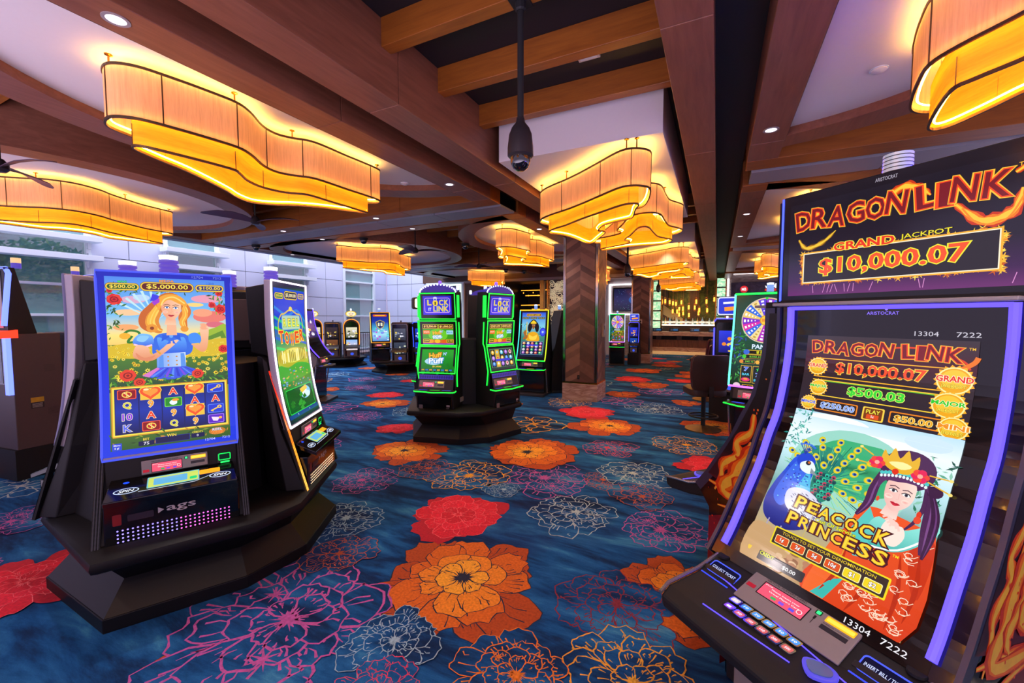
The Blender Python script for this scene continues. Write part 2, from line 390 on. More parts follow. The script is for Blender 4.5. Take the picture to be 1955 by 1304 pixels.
def flat_surf(o, ux, uy, w):
    """canvas -> plane: o is the top left corner, ux/uy the right and down directions, w the real width of 100 units"""
    o = Vector(o); ux = Vector(ux).normalized(); uy = Vector(uy).normalized(); n = uy.cross(ux); k = w / 100
    return lambda x, y, d: tuple(o + ux * x * k + uy * y * k + n * d)
def prof_surf(prof, w, x0=0.):
    """canvas -> surface curved along its height: prof lists (y, z) from top to bottom"""
    n = 60; pts = spline(prof, 8, False); L = [0]
    for a, b in zip(pts, pts[1:]): L.append(L[-1] + math.hypot(b[0] - a[0], b[1] - a[1]))
    k = w / 100
    def f(x, y, d):
        s = max(0, min(L[-1], y * k)); i = 0
        while i < len(L) - 2 and L[i + 1] < s: i += 1
        t = (s - L[i]) / max(1e-9, L[i + 1] - L[i]); a, b = pts[i], pts[i + 1]
        ty, tz = b[0] - a[0], b[1] - a[1]; q = math.hypot(ty, tz); ny, nz = tz / q, -ty / q
        if ny > 0: ny, nz = -ny, -nz
        return (x0 + (x / 100 - .5) * w, a[0] + ty * t + ny * d, a[1] + tz * t + nz * d)
    f.H = L[-1] / k; f.pts = pts
    return f
# ================================================================== carpeted floor
def petal_ring(cx, cy, r0, r1, n, rnd, rot, k=12):
    out = []
    for i in range(n):
        a = rot + 2 * PI * i / n + rnd.uniform(-.2, .2); hw = PI / n * rnd.uniform(1.0, 1.6); rr = r1 * rnd.uniform(.8, 1.1); sk = rnd.uniform(-.25, .25); lobes = rnd.choice((2, 3, 4)); p = []
        for j in range(k + 1):
            t = j / k * 2 - 1; env = max(0, 1 - abs(t) ** 2.6) ** .55
            sc = 1 - .07 * abs(math.sin(lobes * PI * (t + 1) / 2 + i)) * (abs(t) < .9) + rnd.uniform(-.02, .02)
            rad = (r0 + (rr - r0) * (.35 + .65 * env)) * sc
            p.append((cx + rad * math.cos(a + (t + sk * env * .4) * hw), cy + rad * math.sin(a + (t + sk * env * .4) * hw)))
        q = [(cx + r0 * .8 * math.cos(a + t * hw * .5), cy + r0 * .8 * math.sin(a + t * hw * .5)) for t in (.6, -.6)]
        out.append((p, q, a, hw, rr))
    return out
FK = dict(fo=(('#a8420c', '#d2640f', '#e8861a', '#f2a428'), '#161d38'), fr=(('#b00c28', '#d41430', '#e01c38', '#c8102c'), '#f06a70'),
          lp=(None, '#b0509c'), lb=(None, '#8fb0c4'), lw=(None, '#a8bcc0'), ly=(None, '#e0a02e'), lo=(None, '#d8741c'), lr=(None, '#c8365a'), ld=(None, '#7a1c34'), ldo=(None, '#b0522c'))
def flower(art, kind, cx, cy, r, seed, lod=1.):
    rnd = random.Random(seed); fills, lc = FK[kind]; rot = rnd.uniform(0, 6); a = Art(); a.base = art.base
    rings = ((.5, 1., 9), (.3, .8, 8), (.2, .58, 7), (.06, .36, 6)) if lod > .5 else ((.4, 1., 8), (.05, .5, 6))
    ox, oy = rnd.uniform(-.1, .1) * r, rnd.uniform(-.1, .1) * r
    for i, (q0, q1, n) in enumerate(rings):
        x0, y0 = cx + ox * i / 3, cy + oy * i / 3; ring = petal_ring(x0, y0, r * q0 * .8, r * q1, n, rnd, rot + i * .7, 12 if lod > .5 else 7); tr = []
        if fills:
            if i < 2: p = ell(x0, y0, r * q1 * .62, r * q1 * .62, 20); tr += [((x0, y0), p[k], p[(k + 1) % 20]) for k in range(20)]
            a.put(tr, fills[i])
        w = r * (.009 if kind[0] == 'f' else .016) * (1 if lod > .5 else 1.9)
        if kind == 'fr': w *= .8
        for p, q, an, hw, rr in ring:
            ln = []
            a.poly(p + q, fills[i] if fills else 'UNDER')
            if kind == 'fr' and i == 0: continue
            ln += a.strip([q[1]] + p + [q[0]], lambda t: w * (.6 + rnd.random() * 1.1))
            nv = rnd.randint(5, 9) if lod > .5 else 1
            for v in range(nv):
                t = (-.8 + 1.6 * (v + rnd.random() * .7) / nv) * hw; inner = rnd.random() < .5
                if inner: r1 = r * q0 * rnd.uniform(.82, .95); r2 = r1 + rr * rnd.uniform(.1, .32)
                else: r2 = rr * rnd.uniform(.74, .9); r1 = r2 - rr * rnd.uniform(.08, .3)
                bx = .06 * rnd.uniform(-1, 1); mid = (r1 + r2) / 2
                ln += a.strip([(x0 + q_ * math.cos(an + t * s_ + b_), y0 + q_ * math.sin(an + t * s_ + b_)) for q_, s_, b_ in ((r1, .88, 0), (mid, .94, bx), (r2, 1, 0))], lambda u, inner=inner: w * (1.9 * (1 - u) + .35 if inner else .35 + 1.2 * u))
            a.put(ln, lc)
    if kind != 'fr':
        x0, y0 = cx + ox, cy + oy; a.star(x0, y0, r * .17, r * .035, 9, lc, rot); a.star(x0, y0, r * .1, r * .05, 7, lc, rot + 1)
        if kind in ('lp', 'lo'): a.star(cx + r * .25, cy - r * .32, r * .14, r * .03, 8, lc, rot + 1); a.star(cx - r * .36, cy + r * .2, r * .12, r * .03, 8, lc, rot + 2)
    art.p += a.p
FLOWERS = [('fo', -1.37, 2.05, .56), ('fr', -1.86, 2.76, .44), ('lp', -2.02, 1.36, .62), ('lb', -1.4, 1.51, .25), ('fr', -3.67, .87, .42), ('fo', -.1, 2.53, .42), ('ld', -.48, 2.24, .34),
  ('ly', -.3, 1.8, .33), ('lo', -.78, 1.6, .28), ('lr', -1.27, 1.27, .2), ('fo', -2.14, .87, .2), ('lp', -.31, 3.27, .38), ('lw', -1.03, 3.2, .38), ('ly', -2.23, 3.54, .45), ('ldo', -2.72, 3.48, .3),
  ('lp', -3.08, 2.98, .33), ('lb', -2.63, 2.3, .36), ('lp', -1.47, 3.79, .47), ('lw', -.72, 4.28, .42), ('fo', -1.95, 4.5, .6), ('lr', -1.14, 5.06, .36), ('fo', -3.3, 3.88, .5), ('fr', -4.1, 4.6, .3),
  ('ly', -.31, 5.55, .45), ('fr', -.0, 4.85, .38), ('fo', -1.43, 6.05, .55), ('fr', -1.9, 6.84, .5), ('fo', .05, 6.7, .5), ('lp', -4.91, 1.15, .3), ('ldo', -.58, 3.8, .3), ('fo', -5.52, 5.88, .45),
  ('fr', -6.1, 6.53, .4), ('lp', -5.13, 4.92, .36), ('fo', -5.4, 3.6, .4), ('fo', -1.71, 8.75, .42), ('fr', -1.92, 11.03, .54), ('fo', -1.4, 10.2, .52), ('lp', -1.61, 8.01, .45), ('ly', -2.45, 7.5, .5),
  ('fo', -1.91, 12.93, .57), ('lw', -.94, 7.62, .55), ('lp', -1.04, 9.42, .5), ('fr', -1.6, 15.45, .45), ('fo', -1.4, 14.6, .53), ('fo', -.6, 12.2, .5), ('lp', -7.25, 6.98, .4), ('lb', -4.6, 5.6, .4),
  ('ldo', -.95, 4.0, .26), ('lb', -1.75, 3.35, .2), ('ldo', -2.25, 1.95, .25), ('fr', -.75, 11.3, .4), ('lp', -4.3, .6, .35), ('lb', -4.0, 1.6, .3)]
def build_floor():
    m = MB(); m.add([(-14, -1.3, 0), (7.5, -1.3, 0), (7.5, 23, 0), (-14, 23, 0)], [(0, 1, 2, 3)])  # floor stops close behind the viewpoint so world light from below reaches the ceilings
    fl = struct(m.build('floor', M['carpet']))
    art = Art(); done = []
    for i, (k, x, y, r) in enumerate(FLOWERS):
        art.base = 40 * (i % 5); flower(art, k, x, y, r, i + 11, 1. if y < 8 else .4); done.append((x, y, r))
    rnd = random.Random(5)
    for i in range(900):
        x, y, r = rnd.uniform(-10, 4), rnd.uniform(-.7, 19), rnd.uniform(.28, .55)
        if any((x - a) ** 2 + (y - b) ** 2 < ((r + c) * .96) ** 2 for a, b, c in done): continue
        art.base = 12 * (i % 5); flower(art, rnd.choice(('fo', 'fr', 'lp', 'lp', 'lb', 'lw', 'ly', 'fo', 'ldo')), x, y, r, i + 500, .4); done.append((x, y, r))
    art.build('carpet_pattern', lambda x, y, d: (x, y, d), (M['flower'], M['carpet']), fl, eps=.00005)
build_floor()
# ================================================================== ceiling
ZB, ZC, ZJ, ZW = 3.22, 3.75, 3.545, 3.29
struct(MB().box(-10.4, 7.5, -3, 22.6, ZC, ZC + .1).build('ceiling', M['slot']))
def beam_y(x0, x1, y0, y1, joints, z0=ZB, z1=ZC, mat='woody', name='ceiling_beam'):
    m = MB(); cuts = [y0] + [j for j in joints if y0 < j < y1] + [y1]
    for a, b in zip(cuts, cuts[1:]): m.box(x0, x1, a + .003, b - .003, z0, z1)
    return struct(m.build(name, M[mat], bevel=.004))
def beam_x(x0, x1, y0, y1, joints, z0=ZB, z1=ZC, mat='wood', name='ceiling_beam'):
    m = MB(); cuts = [x0] + [j for j in joints if x0 < j < x1] + [x1]
    for a, b in zip(cuts, cuts[1:]): m.box(a + .003, b - .003, y0, y1, z0, z1)
    return struct(m.build(name, M[mat], bevel=.004))
JY = [.52 + 2.05 * k for k in range(-1, 11)]
beam_y(-.33, -.056, -3, 20.5, JY); beam_y(-2.52, -2.22, -3, 20.5, JY)
CY = [(-.62, -.32, .28, .58), (5.1, 5.4, 6.0, 6.3), (10.82, 11.12, 11.72, 12.02), (16.54, 16.84, 17.44, 17.74)]
JX = [-9.0 + 2.29 * k for k in range(8)]
ys = [-3] + [v for a, b, c, d in CY[1:] for v in (a, d)] + [20.5]
for i in range(0, len(ys), 2):
    a, b = ys[i], ys[i + 1]
    beam_y(-3.12, -2.83, a, b, JY); beam_y(.24, .52, a, b, JY); beam_y(-10.05, -9.75, a, b, JY)
    struct(MB().box(-2.83, -2.52, a, b, ZC - .25, ZC - .2).box(-.056, .24, a, b, ZC - .25, ZC - .2).build('ceiling_slot', M['slot']))
for a, b, c, d in CY[1:]:
    for x0, x1 in ((-10.05, -2.83), (.24, 7.5)):
        beam_x(x0, x1, a, b, JX); beam_x(x0, x1, c, d, JX)
    struct(MB().box(-2.83, -2.52, a, d, ZC - .25, ZC - .2).box(-.056, .24, a, d, ZC - .25, ZC - .2).build('ceiling_slot', M['slot']))
def vent(x0, x1, y0, y1, z, step, label, axis='x', group='linear ceiling vents'):
    t = thing('ceiling_vent', label, 'vent', ((x0 + x1) / 2, (y0 + y1) / 2, z), 0, group)
    cx, cy = (x0 + x1) / 2, (y0 + y1) / 2
    b = MB().box(x0 - cx, x1 - cx, y0 - cy, y1 - cy, .03, .2); b.build('housing', M['blackgloss'], t)
    n = max(1, round(((x1 - x0) if axis == 'x' else (y1 - y0)) / step))
    for k in range(n):
        if axis == 'x': a0, a1, b0, b1 = x0 + (x1 - x0) * k / n, x0 + (x1 - x0) * (k + 1) / n, y0 + .05, y1 - .05
        else: b0, b1, a0, a1 = y0 + (y1 - y0) * k / n, y0 + (y1 - y0) * (k + 1) / n, x0 + .04, x1 - .04
        m = MB().box(a0 + .006 - cx, a1 - .006 - cx, b0 + .006 - cy, b1 - .006 - cy, 0, .03); m.build('perforated_panel', M['grille'], t)
    return t
vent(-10.0, -2.86, 5.42, 5.98, ZB - .005, 1.15, 'grey perforated metal vent strip across the ceiling behind the long fabric lamp')
vent(.3, 6.5, 5.42, 5.98, ZB - .005, 1.15, 'grey perforated vent strip across the ceiling above the dragon game topper')
vent(-10.0, -2.86, 11.14, 11.70, ZB - .005, 1.15, 'second perforated vent strip, deeper in the room over the green-lit game pod')
vent(.3, 6.5, 11.14, 11.70, ZB - .005, 1.15, 'far perforated vent strip over the wheel game at the right')
vent(-10.4, -10.06, -3, 20.4, ZB - .005, 1.2, 'grey perforated vent strip along the ceiling edge by the white wall', 'y')
for yy in (1.68, 2.39, 3.07, 3.77, 8.0, 8.7, 9.4, 13.9, 14.6, 15.3):
    struct(MB().box(-2.22, -.33, yy, yy + .1, ZJ, ZC).build('ceiling_joist', M['wood'], bevel=.004))
for yy in [(-2.2 + .715 * k) for k in range(31)]:
    if any(a - .12 < yy < d for a, b, c, d in CY[1:]): continue
    struct(MB().box(-9.75, -3.12, yy, yy + .1, ZJ, ZC).build('ceiling_joist', M['wood']))
    if yy < 17: struct(MB().box(.52, 7.5, yy, yy + .1, ZJ, ZC).build('ceiling_joist', M['wood']))
for k, (y0, y1) in enumerate(((4.03, 7.55), (10.0, 13.4), (15.9, 19.3), (-2.2, 1.3))):
    struct(MB().box(-2.13, -.475, y0, y1, 3.25, ZC).build('ceiling_bulkhead', M['white'], bevel=.003))
def drum(cx, cy, a, b, ao, bo, xlo, xhi):
    def clip(p):
        out = []
        for i in range(len(p)):
            u, v = p[i - 1], p[i]
            for lim, sg in ((xlo, 1), (xhi, -1)):
                pass
            out.append((max(xlo, min(xhi, v[0])), v[1]))
        return out
    n = 72; inn = clip(ell(cx, cy, a, b, n)); out = clip(ell(cx, cy, ao, bo, n))
    m = MB(); o = []
    rings = [[(x, y, ZC) for x, y in out], [(x, y, ZB) for x, y in out], [(x, y, ZB) for x, y in inn], [(x, y, ZW) for x, y in inn]]
    m.loft(rings, cap=False)
    k = len(m.v); m.v += [(x, y, ZW) for x, y in inn] + [(cx if xlo < cx < xhi else (xlo + .01 if cx <= xlo else xhi - .01), cy, ZW)]
    for j in range(n): m.f.append((k + j, k + (j + 1) % n, k + n)); m.m.append(1)
    return struct(m.build('ceiling_drum', [M['woody'], M['white']], smooth=True))
for yc in (2.4, 8.4, 14.25):
    drum(-2.75, yc, 1.95, 2.12, 2.28, 2.42, -6, -3.121)
    drum(-8.2, yc, 1.98, 2.15, 2.28, 2.42, -9.749, -5.9)
    drum(.15, yc, 1.95, 2.15, 2.28, 2.42, .521, 3)
# ------------------------------------------------------------------ columns
def column(cx, cy, w, d, label):
    root = struct(MB().box(cx - w / 2 + .02, cx + w / 2 - .02, cy - d / 2 + .02, cy + d / 2 - .02, .3, ZB + .2).build('column', M['brown']))
    struct(MB().box(cx - w / 2 - .005, cx + w / 2 + .005, cy - d / 2 - .005, cy + d / 2 + .005, 0, .33).build('column_plinth', M['marble'], root, bevel=.004))
    def face(o, ux, wd, nm='column_cladding'):
        me = bpy.data.meshes.new(nm); u = Vector(ux)
        P = [Vector(o), Vector(o) + u * wd, Vector(o) + u * wd + Vector((0, 0, ZB - .36)), Vector(o) + Vector((0, 0, ZB - .36))]
        n = u.cross(Vector((0, 0, 1))) * .012; Q = [p + n for p in P]
        vs = [tuple(p) for p in P + Q]; me.from_pydata(vs, [], [(4, 5, 6, 7), (0, 1, 5, 4), (1, 2, 6, 5), (2, 3, 7, 6), (3, 0, 4, 7)])
        uv = me.uv_layers.new(name='UVMap'); uvs = [(-wd / 2, 0), (wd / 2, 0), (wd / 2, 3), (-wd / 2, 3)] * 2
        for l in me.loops: uv.data[l.index].uv = uvs[l.vertex_index]
        me.materials.append(M['herring']); ob = bpy.data.objects.new(nm, me); COL.objects.link(ob); ob.parent = root; return struct(ob)
    x0, x1, y0, y1 = cx - w / 2, cx + w / 2, cy - d / 2, cy + d / 2
    face((x0 + .06, y0 + .012, .36), (1, 0, 0), w - .12); face((x1 - .012, y0 + .06, .36), (0, 1, 0), d - .12)
    face((x0 + .012, y1 - .06, .36), (0, -1, 0), d - .12)
    tr = MB()
    for x, y in ((x0, y0), (x1 - .05, y0), (x0, y1 - .05), (x1 - .05, y1 - .05)): tr.box(x, x + .05, y, y + .05, .36, ZB)
    struct(tr.build('column_corner_trim', M['steel'], root, bevel=.003))
    struct(MB().box(x0, x1, y0, y1, .33, .37).build('column_base_trim', M['brass'], root, bevel=.003))
    return root
column(-2.33, 8.02, .68, .66, 'near'); column(-2.38, 15.35, .66, .62, 'far')
t = thing('wall_outlet', 'black power outlet low on the near herringbone column', 'outlet', (-2.35, 7.69, .46)); MB().box(-.022, .022, -.012, .012, -.04, .04).build('cover_plate', M['black'], t); MB().box(-.01, .01, -.016, -.011, -.02, .02).build('socket', M['charcoal'], t)
t = thing('wall_outlet', 'black power outlet low on the far herringbone column', 'outlet', (-2.38, 15.04, .43)); MB().box(-.03, .03, -.012, .012, -.05, .05).build('cover_plate', M['black'], t); MB().box(-.012, .012, -.016, -.011, -.02, .02).build('socket', M['charcoal'], t)
t = thing('wall_switch', 'white switch plate halfway up the far herringbone column', 'switch', (-2.38, 15.04, 1.46)); MB().box(-.05, .05, -.012, .012, -.07, .07).build('cover_plate', M['white'], t); MB().box(-.02, .02, -.018, -.011, -.03, .03).build('rocker', M['black'], t)
t = thing('wall_phone', 'small beige device on the side of the near herringbone column', 'phone', (-1.97, 8.05, 1.35), R(90)); MB().box(-.05, .05, -.02, .02, -.13, .13).build('case', M['grey'], t, bevel=.006); MB().box(-.03, .03, -.026, -.019, .02, .09).build('display', M['charcoal'], t)
# ------------------------------------------------------------------ white panelled wall with windows, left
XW = -13.5
WIN = [(3.1, 4.62), (6.1, 7.5), (9.08, 10.5), (12.15, 13.86), (.1, 1.6)]
def white_wall():
    m = MB(); ys = []; ws = sorted(WIN); y = -3
    for a, b in ws:
        ys.append((y, a)); y = b
    ys.append((y, 14.6))
    zs = [0, .26, .96, 1.66, 2.36, 3.06, 3.76, 4.46, 5.16]
    for a, b in ys:
        n = max(1, round((b - a) / .77))
        for i in range(n):
            for z0, z1 in zip(zs, zs[1:]): m.box(XW - .03, XW, a + (b - a) * i / n + .008, a + (b - a) * (i + 1) / n - .008, z0 + .008, z1 - .008)
    w = struct(m.build('wall_left', M['whitewall']))
    struct(MB().box(XW - .2, XW - .03, -3, ws[0][0], 0, 5.2).build('wall_left_backing', M['slot'], w))
    for (a, b) in ys[1:]: struct(MB().box(XW - .2, XW - .03, a, b, 0, 5.2).build('wall_left_backing', M['slot'], w))
    for i, (a, b) in enumerate(ws):
        fr = MB(); zz = [.3, .93, 1.66, 2.36, 3.06, 3.5, 5.1]
        fr.box(XW - .1, XW + .05, a, a + .09, .2, 5.15).box(XW - .1, XW + .05, b - .09, b, .2, 5.15)
        for z in zz: fr.box(XW - .08, XW + .03, a + .09, b - .09, z - .03, z + .03)
        wi = struct(fr.build('window_%d' % (i + 1), M['frame'], bevel=.004))
        struct(MB().box(XW - .05, XW - .04, a + .09, b - .09, .2, 5.1).build('window_pane', M['window'], wi))
        for zl in (2.98, 3.42) if i != 4 else ():
            sh = struct(MB().box(XW + .05, XW + .42, a - .1, b + .1, zl - .06, zl + .06).build('window_light_shelf', M['frame'], wi, bevel=.004))
            br = MB()
            for yy in (a + .04, b - .04): br.xprism([(yy - .03, zl - .2), (yy - .03, zl + .14), (yy + .03, zl + .14), (yy + .03, zl - .2)], XW + .04, XW + .12)
            struct(br.build('window_bracket', M['frame'], wi))
white_wall()
# shrubbery seen through the first window, behind the wall
def hedge():
    m, nt, b = newmat('hedge_leaves'); tc = N(nt, 'ShaderNodeTexCoord'); nz = N(nt, 'ShaderNodeTexNoise', Scale=9., Detail=8.); nt.links.new(tc.outputs['Object'], nz.inputs['Vector'])
    cr = N(nt, 'ShaderNodeValToRGB'); cr.color_ramp.elements[0].position = .4; cr.color_ramp.elements[1].position = .6; cr.color_ramp.elements[0].color = lin('#1c2a20'); cr.color_ramp.elements[1].color = lin('#8da04a')
    nt.links.new(nz.outputs['Fac'], cr.inputs[0]); nt.links.new(cr.outputs[0], b.inputs['Base Color']); b.inputs['Roughness'].default_value = .8
    rnd = random.Random(3); mb = MB()
    for k in range(2600):
        y = rnd.uniform(2.2, 5.6); z = rnd.uniform(2.0, 3.5) - .1 * math.sin(y * 4); x = -15.2 - rnd.random() * .5; s = rnd.uniform(.04, .09); a, c = rnd.uniform(0, 6), rnd.uniform(-1, 1)
        d = Vector((math.cos(a) * .5, math.sin(a), c)).normalized(); e = d.cross(Vector((1, .3, .2))).normalized(); p = Vector((x, y, z))
        mb.add([p - d * s, p + e * s * .45, p + d * s, p - e * s * .45], [(0, 1, 2, 3)])
    h = mb.build('hedge', m); tag(h, 'green ivy hedge seen through the window at the left edge', 'hedge'); h['kind'] = 'stuff'
    struct(MB().box(-17.2, -16.6, -1, 16, 0, 3.3).build('wall_outside', M['stone'])); struct(MB().box(-16.6, -13.7, -1, 16, .0, .1).build('ground_outside', M['stone']))
hedge()
# wood bench / ledge strips outside are part of the far outside wall
# railing in front of the white wall
t = thing('railing', 'dark blue-grey balustrade of thin bars in front of the white wall', 'railing', (-12.5, 9.0, 0))
MB().box(-.02, .02, -7, 4.6, .98, 1.02).box(-.02, .02, -7, 4.6, .08, .12).build('rail', M['charcoal'], t)
for k in range(4): MB().box(-.025, .025, -6.9 + 3.8 * k - .02, -6.9 + 3.8 * k + .02, 0, 1.02).build('post', M['charcoal'], t)
bars = MB()
for k in range(96): bars.box(-.006, .006, -6.9 + .12 * k, -6.888 + .12 * k, .12, .98)
bars.build('balusters', M['charcoal'], t)
# ------------------------------------------------------------------ far walls
def far_walls():
    m = MB(); zs = [0, .26, .96, 1.66, 2.36, 3.06, 3.76, 4.46, 5.16]; xs = [-13.47, -12.86, -12.06, -11.2]
    for a, b in zip(xs, xs[1:]):
        for z0, z1 in zip(zs, zs[1:]): m.box(a + .008, b - .008, 14.6, 14.63, z0 + .008, z1 - .008)
    w = struct(m.build('wall_back_white', M['whitewall'])); struct(MB().box(-13.5, -11.2, 14.63, 14.8, 0, 5.2).build('wall_back_backing', M['slot'], w))
    d = struct(MB().box(-11.2, -11.1, 14.5, 14.7, 0, 3.05).box(-9.4, -9.3, 14.5, 14.7, 0, 3.05).box(-11.1, -9.4, 14.5, 14.7, 2.97, 3.05).build('door_1', M['frame']))
    struct(MB().box(-11.08, -11.03, 14.47, 14.5, 0, 2.96).box(-9.47, -9.42, 14.47, 14.5, 0, 2.96).box(-11.08, -9.42, 14.47, 14.5, 2.91, 2.96).build('door_light_strip', glow('cool_door_led', '#e8fff4', 2.2), d))
    struct(MB().box(-11.1, -10.4, 14.56, 14.6, 0, 2.97).build('door_glass', M['window'], d)); struct(MB().box(-10.4, -9.4, 14.62, 14.66, 0, 2.97).build('door_leaf', plain('violet_wall_paint', '#3a3260', .5), d))
    struct(MB().box(-9.3, -7.6, 14.6, 14.8, 0, ZC).build('wall_back_brown', grain('plum_wood_wall', '#4a352c', '#66493a', (14, 14, 1.5), 2.)))
    struct(MB().box(-11.4, -2.2, 14.55, 14.85, 3.05, ZC).build('wall_back_header', grain('dark_header_wood', '#4a2f24', '#5e3c2c', (1, 10, 10), 2.)))
    struct(MB().box(-9.3, -2.7, 14.5, 14.55, 2.98, 3.08).build('trim_1', M['grey']))
    # lounge recess with shelves
    rec = struct(MB().box(-7.6, -5.6, 17.2, 17.4, 0, 3.0).box(-7.7, -7.6, 14.8, 17.4, 0, 3.0).box(-7.6, -5.6, 14.8, 17.4, 2.98, 3.05).build('wall_lounge', plain('lounge_dark_wall', '#1a1416', .4)))
    struct(MB().box(-5.95, -5.8, 14.5, 14.7, 0, 2.98).box(-5.68, -5.62, 14.5, 14.7, 0, 2.98).build('trim_2', M['brass'], bevel=.01))
    for k, (x0, x1, z) in enumerate(((-7.5, -6.3, 2.72), (-7.3, -6.4, 2.5), (-7.5, -6.5, 2.1), (-7.0, -5.95, 1.93))):
        t = thing('shelf', ('top', 'second', 'third', 'lowest')[k] + ' gold-lit display shelf in the dark lounge recess', 'shelf', (x0, 16.2, z)); MB().box(0, x1 - x0, 0, .3, 0, .03).build('board', M['brass'], t)
        MB().box(0, x1 - x0, -.012, 0, .0, .03).build('edge_light', glow('amber_shelf_led', '#ff9a2a', 2.5) if k == 0 else bpy.data.materials['amber_shelf_led'], t)
    for k in range(7):
        t = thing('hanging_bulb', 'small amber bulb strung in the dark lounge recess', 'bulb', (-7.3 + .22 * k, 16.0, 2.62 - .12 * (k % 2)), 0, 'amber bulbs in the lounge'); MB().lathe([(.001, -.03), (.025, 0), (.012, .03), (.003, .04)], 10).build('globe', bpy.data.materials['amber_shelf_led'], t, True); MB().box(-.003, .003, -.003, .003, .04, .36).build('cord', M['black'], t)
    t = thing('panel_screen', 'cut-out cream lattice panel behind the near column', 'panel', (-5.6, 14.52, 0))
    MB().box(0, .75, .06, .1, 0, 2.97).build('backing', M['brown'], t)
    lat = MB(); rnd = random.Random(8)
    for k in range(130):
        cx, cz, r = rnd.uniform(.02, .73), rnd.uniform(.1, 2.9), rnd.uniform(.05, .14)
        for q in range(rnd.choice((1, 2))):
            rr = r * (1 - .45 * q); lat.tube([(cx + rr * math.cos(2 * PI * j / 14), .035, max(.02, min(2.95, cz + rr * math.sin(2 * PI * j / 14)))) for j in range(14)],   .011, 4, True)
    lat.build('lattice', plain('cream_lattice', '#e9dcb8', .5, emit='#e9dcb8', es=.3), t)  # faint glow in its own cream brightens the lattice, which is no lamp
    MB().box(0, .03, .0, .06, 0, 2.97).box(.72, .75, 0, .06, 0, 2.97).build('edge', M['brass'], t)
    # tv wall and bar end
    struct(MB().box(-4.9, -2.75, 18.0, 18.2, 0, 3.2).build('wall_stone', M['stone'])); struct(MB().box(-5.0, -4.0, 17.9, 18.0, 0, 3.1).box(-4.9, -2.75, 17.93, 18.0, 2.98, 3.3).build('wall_stone_header', M['white']))
    t = thing('television', 'wall television with a blue star-field picture beyond the columns', 'television', (-3.35, 17.95, 2.35))
    MB().box(-.62, .62, -.06, .04, -.5, .5).build('case', M['blackgloss'], t, bevel=.006)
    a = Art(); a.grad(0, 0, 100, 76, [(0, '#141638'), (.5, '#1a2458'), (1, '#0a0e28')]); rnd = random.Random(2)
    a.ell(72, 40, 20, 14, '#16509a'); a.ell(78, 40, 10, 8, '#2aa0d8'); a.ell(82, 40, 4, 4, '#c8f0ff')
    for k in range(60): x, y = rnd.uniform(2, 98), rnd.uniform(2, 74); a.rect(x, y, x + .9, y + .9, rnd.choice(('#7f8fe0', '#c0c8ff', '#50d0a0')))
    for k in range(8): an = rnd.uniform(0, 6); a.line([(80, 40), (80 + 60 * math.cos(an) * .5, 40 + 40 * math.sin(an))], .6, '#4a78d0')
    a.build('picture', flat_surf((-.59, -.065, .45), (1, 0, 0), (0, 0, -1), 1.18), M['art'], t)
    nl = MB()
    for x0, x1, z0, z1 in ((-4.15, -4.08, 1.7, 3.0), (-4.15, -2.75, 2.95, 3.0), (-4.15, -2.75, 1.7, 1.76)): nl.box(x0, x1, 17.86, 17.9, z0, z1)
    struct(nl.build('trim_3', glow('white_wall_led', '#fff6ff', 3.)))
far_walls()
# ================================================================== fabric ceiling lamps
def make_lamp(up, low, ctr, ceil, dz, rods, name, label, group):
    up = ccw([(x - ctr[0], y - ctr[1]) for x, y in up]); low = ccw([(x - ctr[0], y - ctr[1]) for x, y in low])
    U = ccw(spline(up, 4)); L = ccw(spline(low, 4)); t = thing(name, label, 'ceiling lamp', (ctr[0], ctr[1], ceil), 0, group)
    zt, zm, zl = dz; zi = zm + .08
    MB().loft([[(x, y, z) for x, y in U] for z in (zt, zm)], cap=False).build('upper_shade', M['shade'], t, True)
    MB().loft([[(x, y, z) for x, y in L] for z in (zi, zl)], cap=False).build('lower_shade', M['amber'], t, True)
    pr = [(-.006, -.008), (.007, -.008), (.007, .008), (-.006, .008)]
    for z, P in ((zt, U), (zm, U), (zl, L)): MB().sweep([(x, y, z) for x, y in P], pr).build('rim', M['bronze'], t)
    for P, z0, z1, st, w in ((U, zm, zt, 9, .006), (L, zl, zm, 11, .004)):
        O = offset(P, .002)
        for k in range(2, len(P), st): x, y = O[k]; MB().box(x - w / 2, x + w / 2, y - w / 2, y + w / 2, z0, z1).build('seam', M['bronze'], t)
    MB().tube([(x, y, zt - .004) for x, y in offset(U, -.028)], .008, 4, True).build('light_strip', M['ledtop'], t)
    MB().tube([(x, y, zm + .03) for x, y in offset(U, -.028)], .006, 4, True).build('light_strip', M['led'], t)
    MB().tube([(x, y, zl + .025) for x, y in offset(L, -.022)], .006, 4, True).build('light_strip', M['led'], t)
    for k in rods:
        x, y = offset(U, -.02)[int(k * len(U)) % len(U)]
        MB().lathe([(.022, 0), (.022, -.006), (.006, -.012), (.006, zt)], 8, (x, y, 0)).build('rod', M['brass'], t, True)
    return t
LOW1 = [(-3.56, 1.47), (-3.48, 1.47), (-3.43, 1.64), (-3.38, 1.99), (-3.43, 2.09), (-3.55, 2.23), (-3.61, 2.40), (-3.57, 2.58), (-3.45, 2.72), (-3.45, 3.0), (-3.45, 3.4), (-3.47, 3.47),
        (-3.56, 3.32), (-3.73, 3.07), (-3.89, 2.91), (-4.07, 2.79), (-4.17, 2.65), (-4.11, 2.47), (-3.97, 2.28), (-3.74, 1.88), (-3.65, 1.65)]
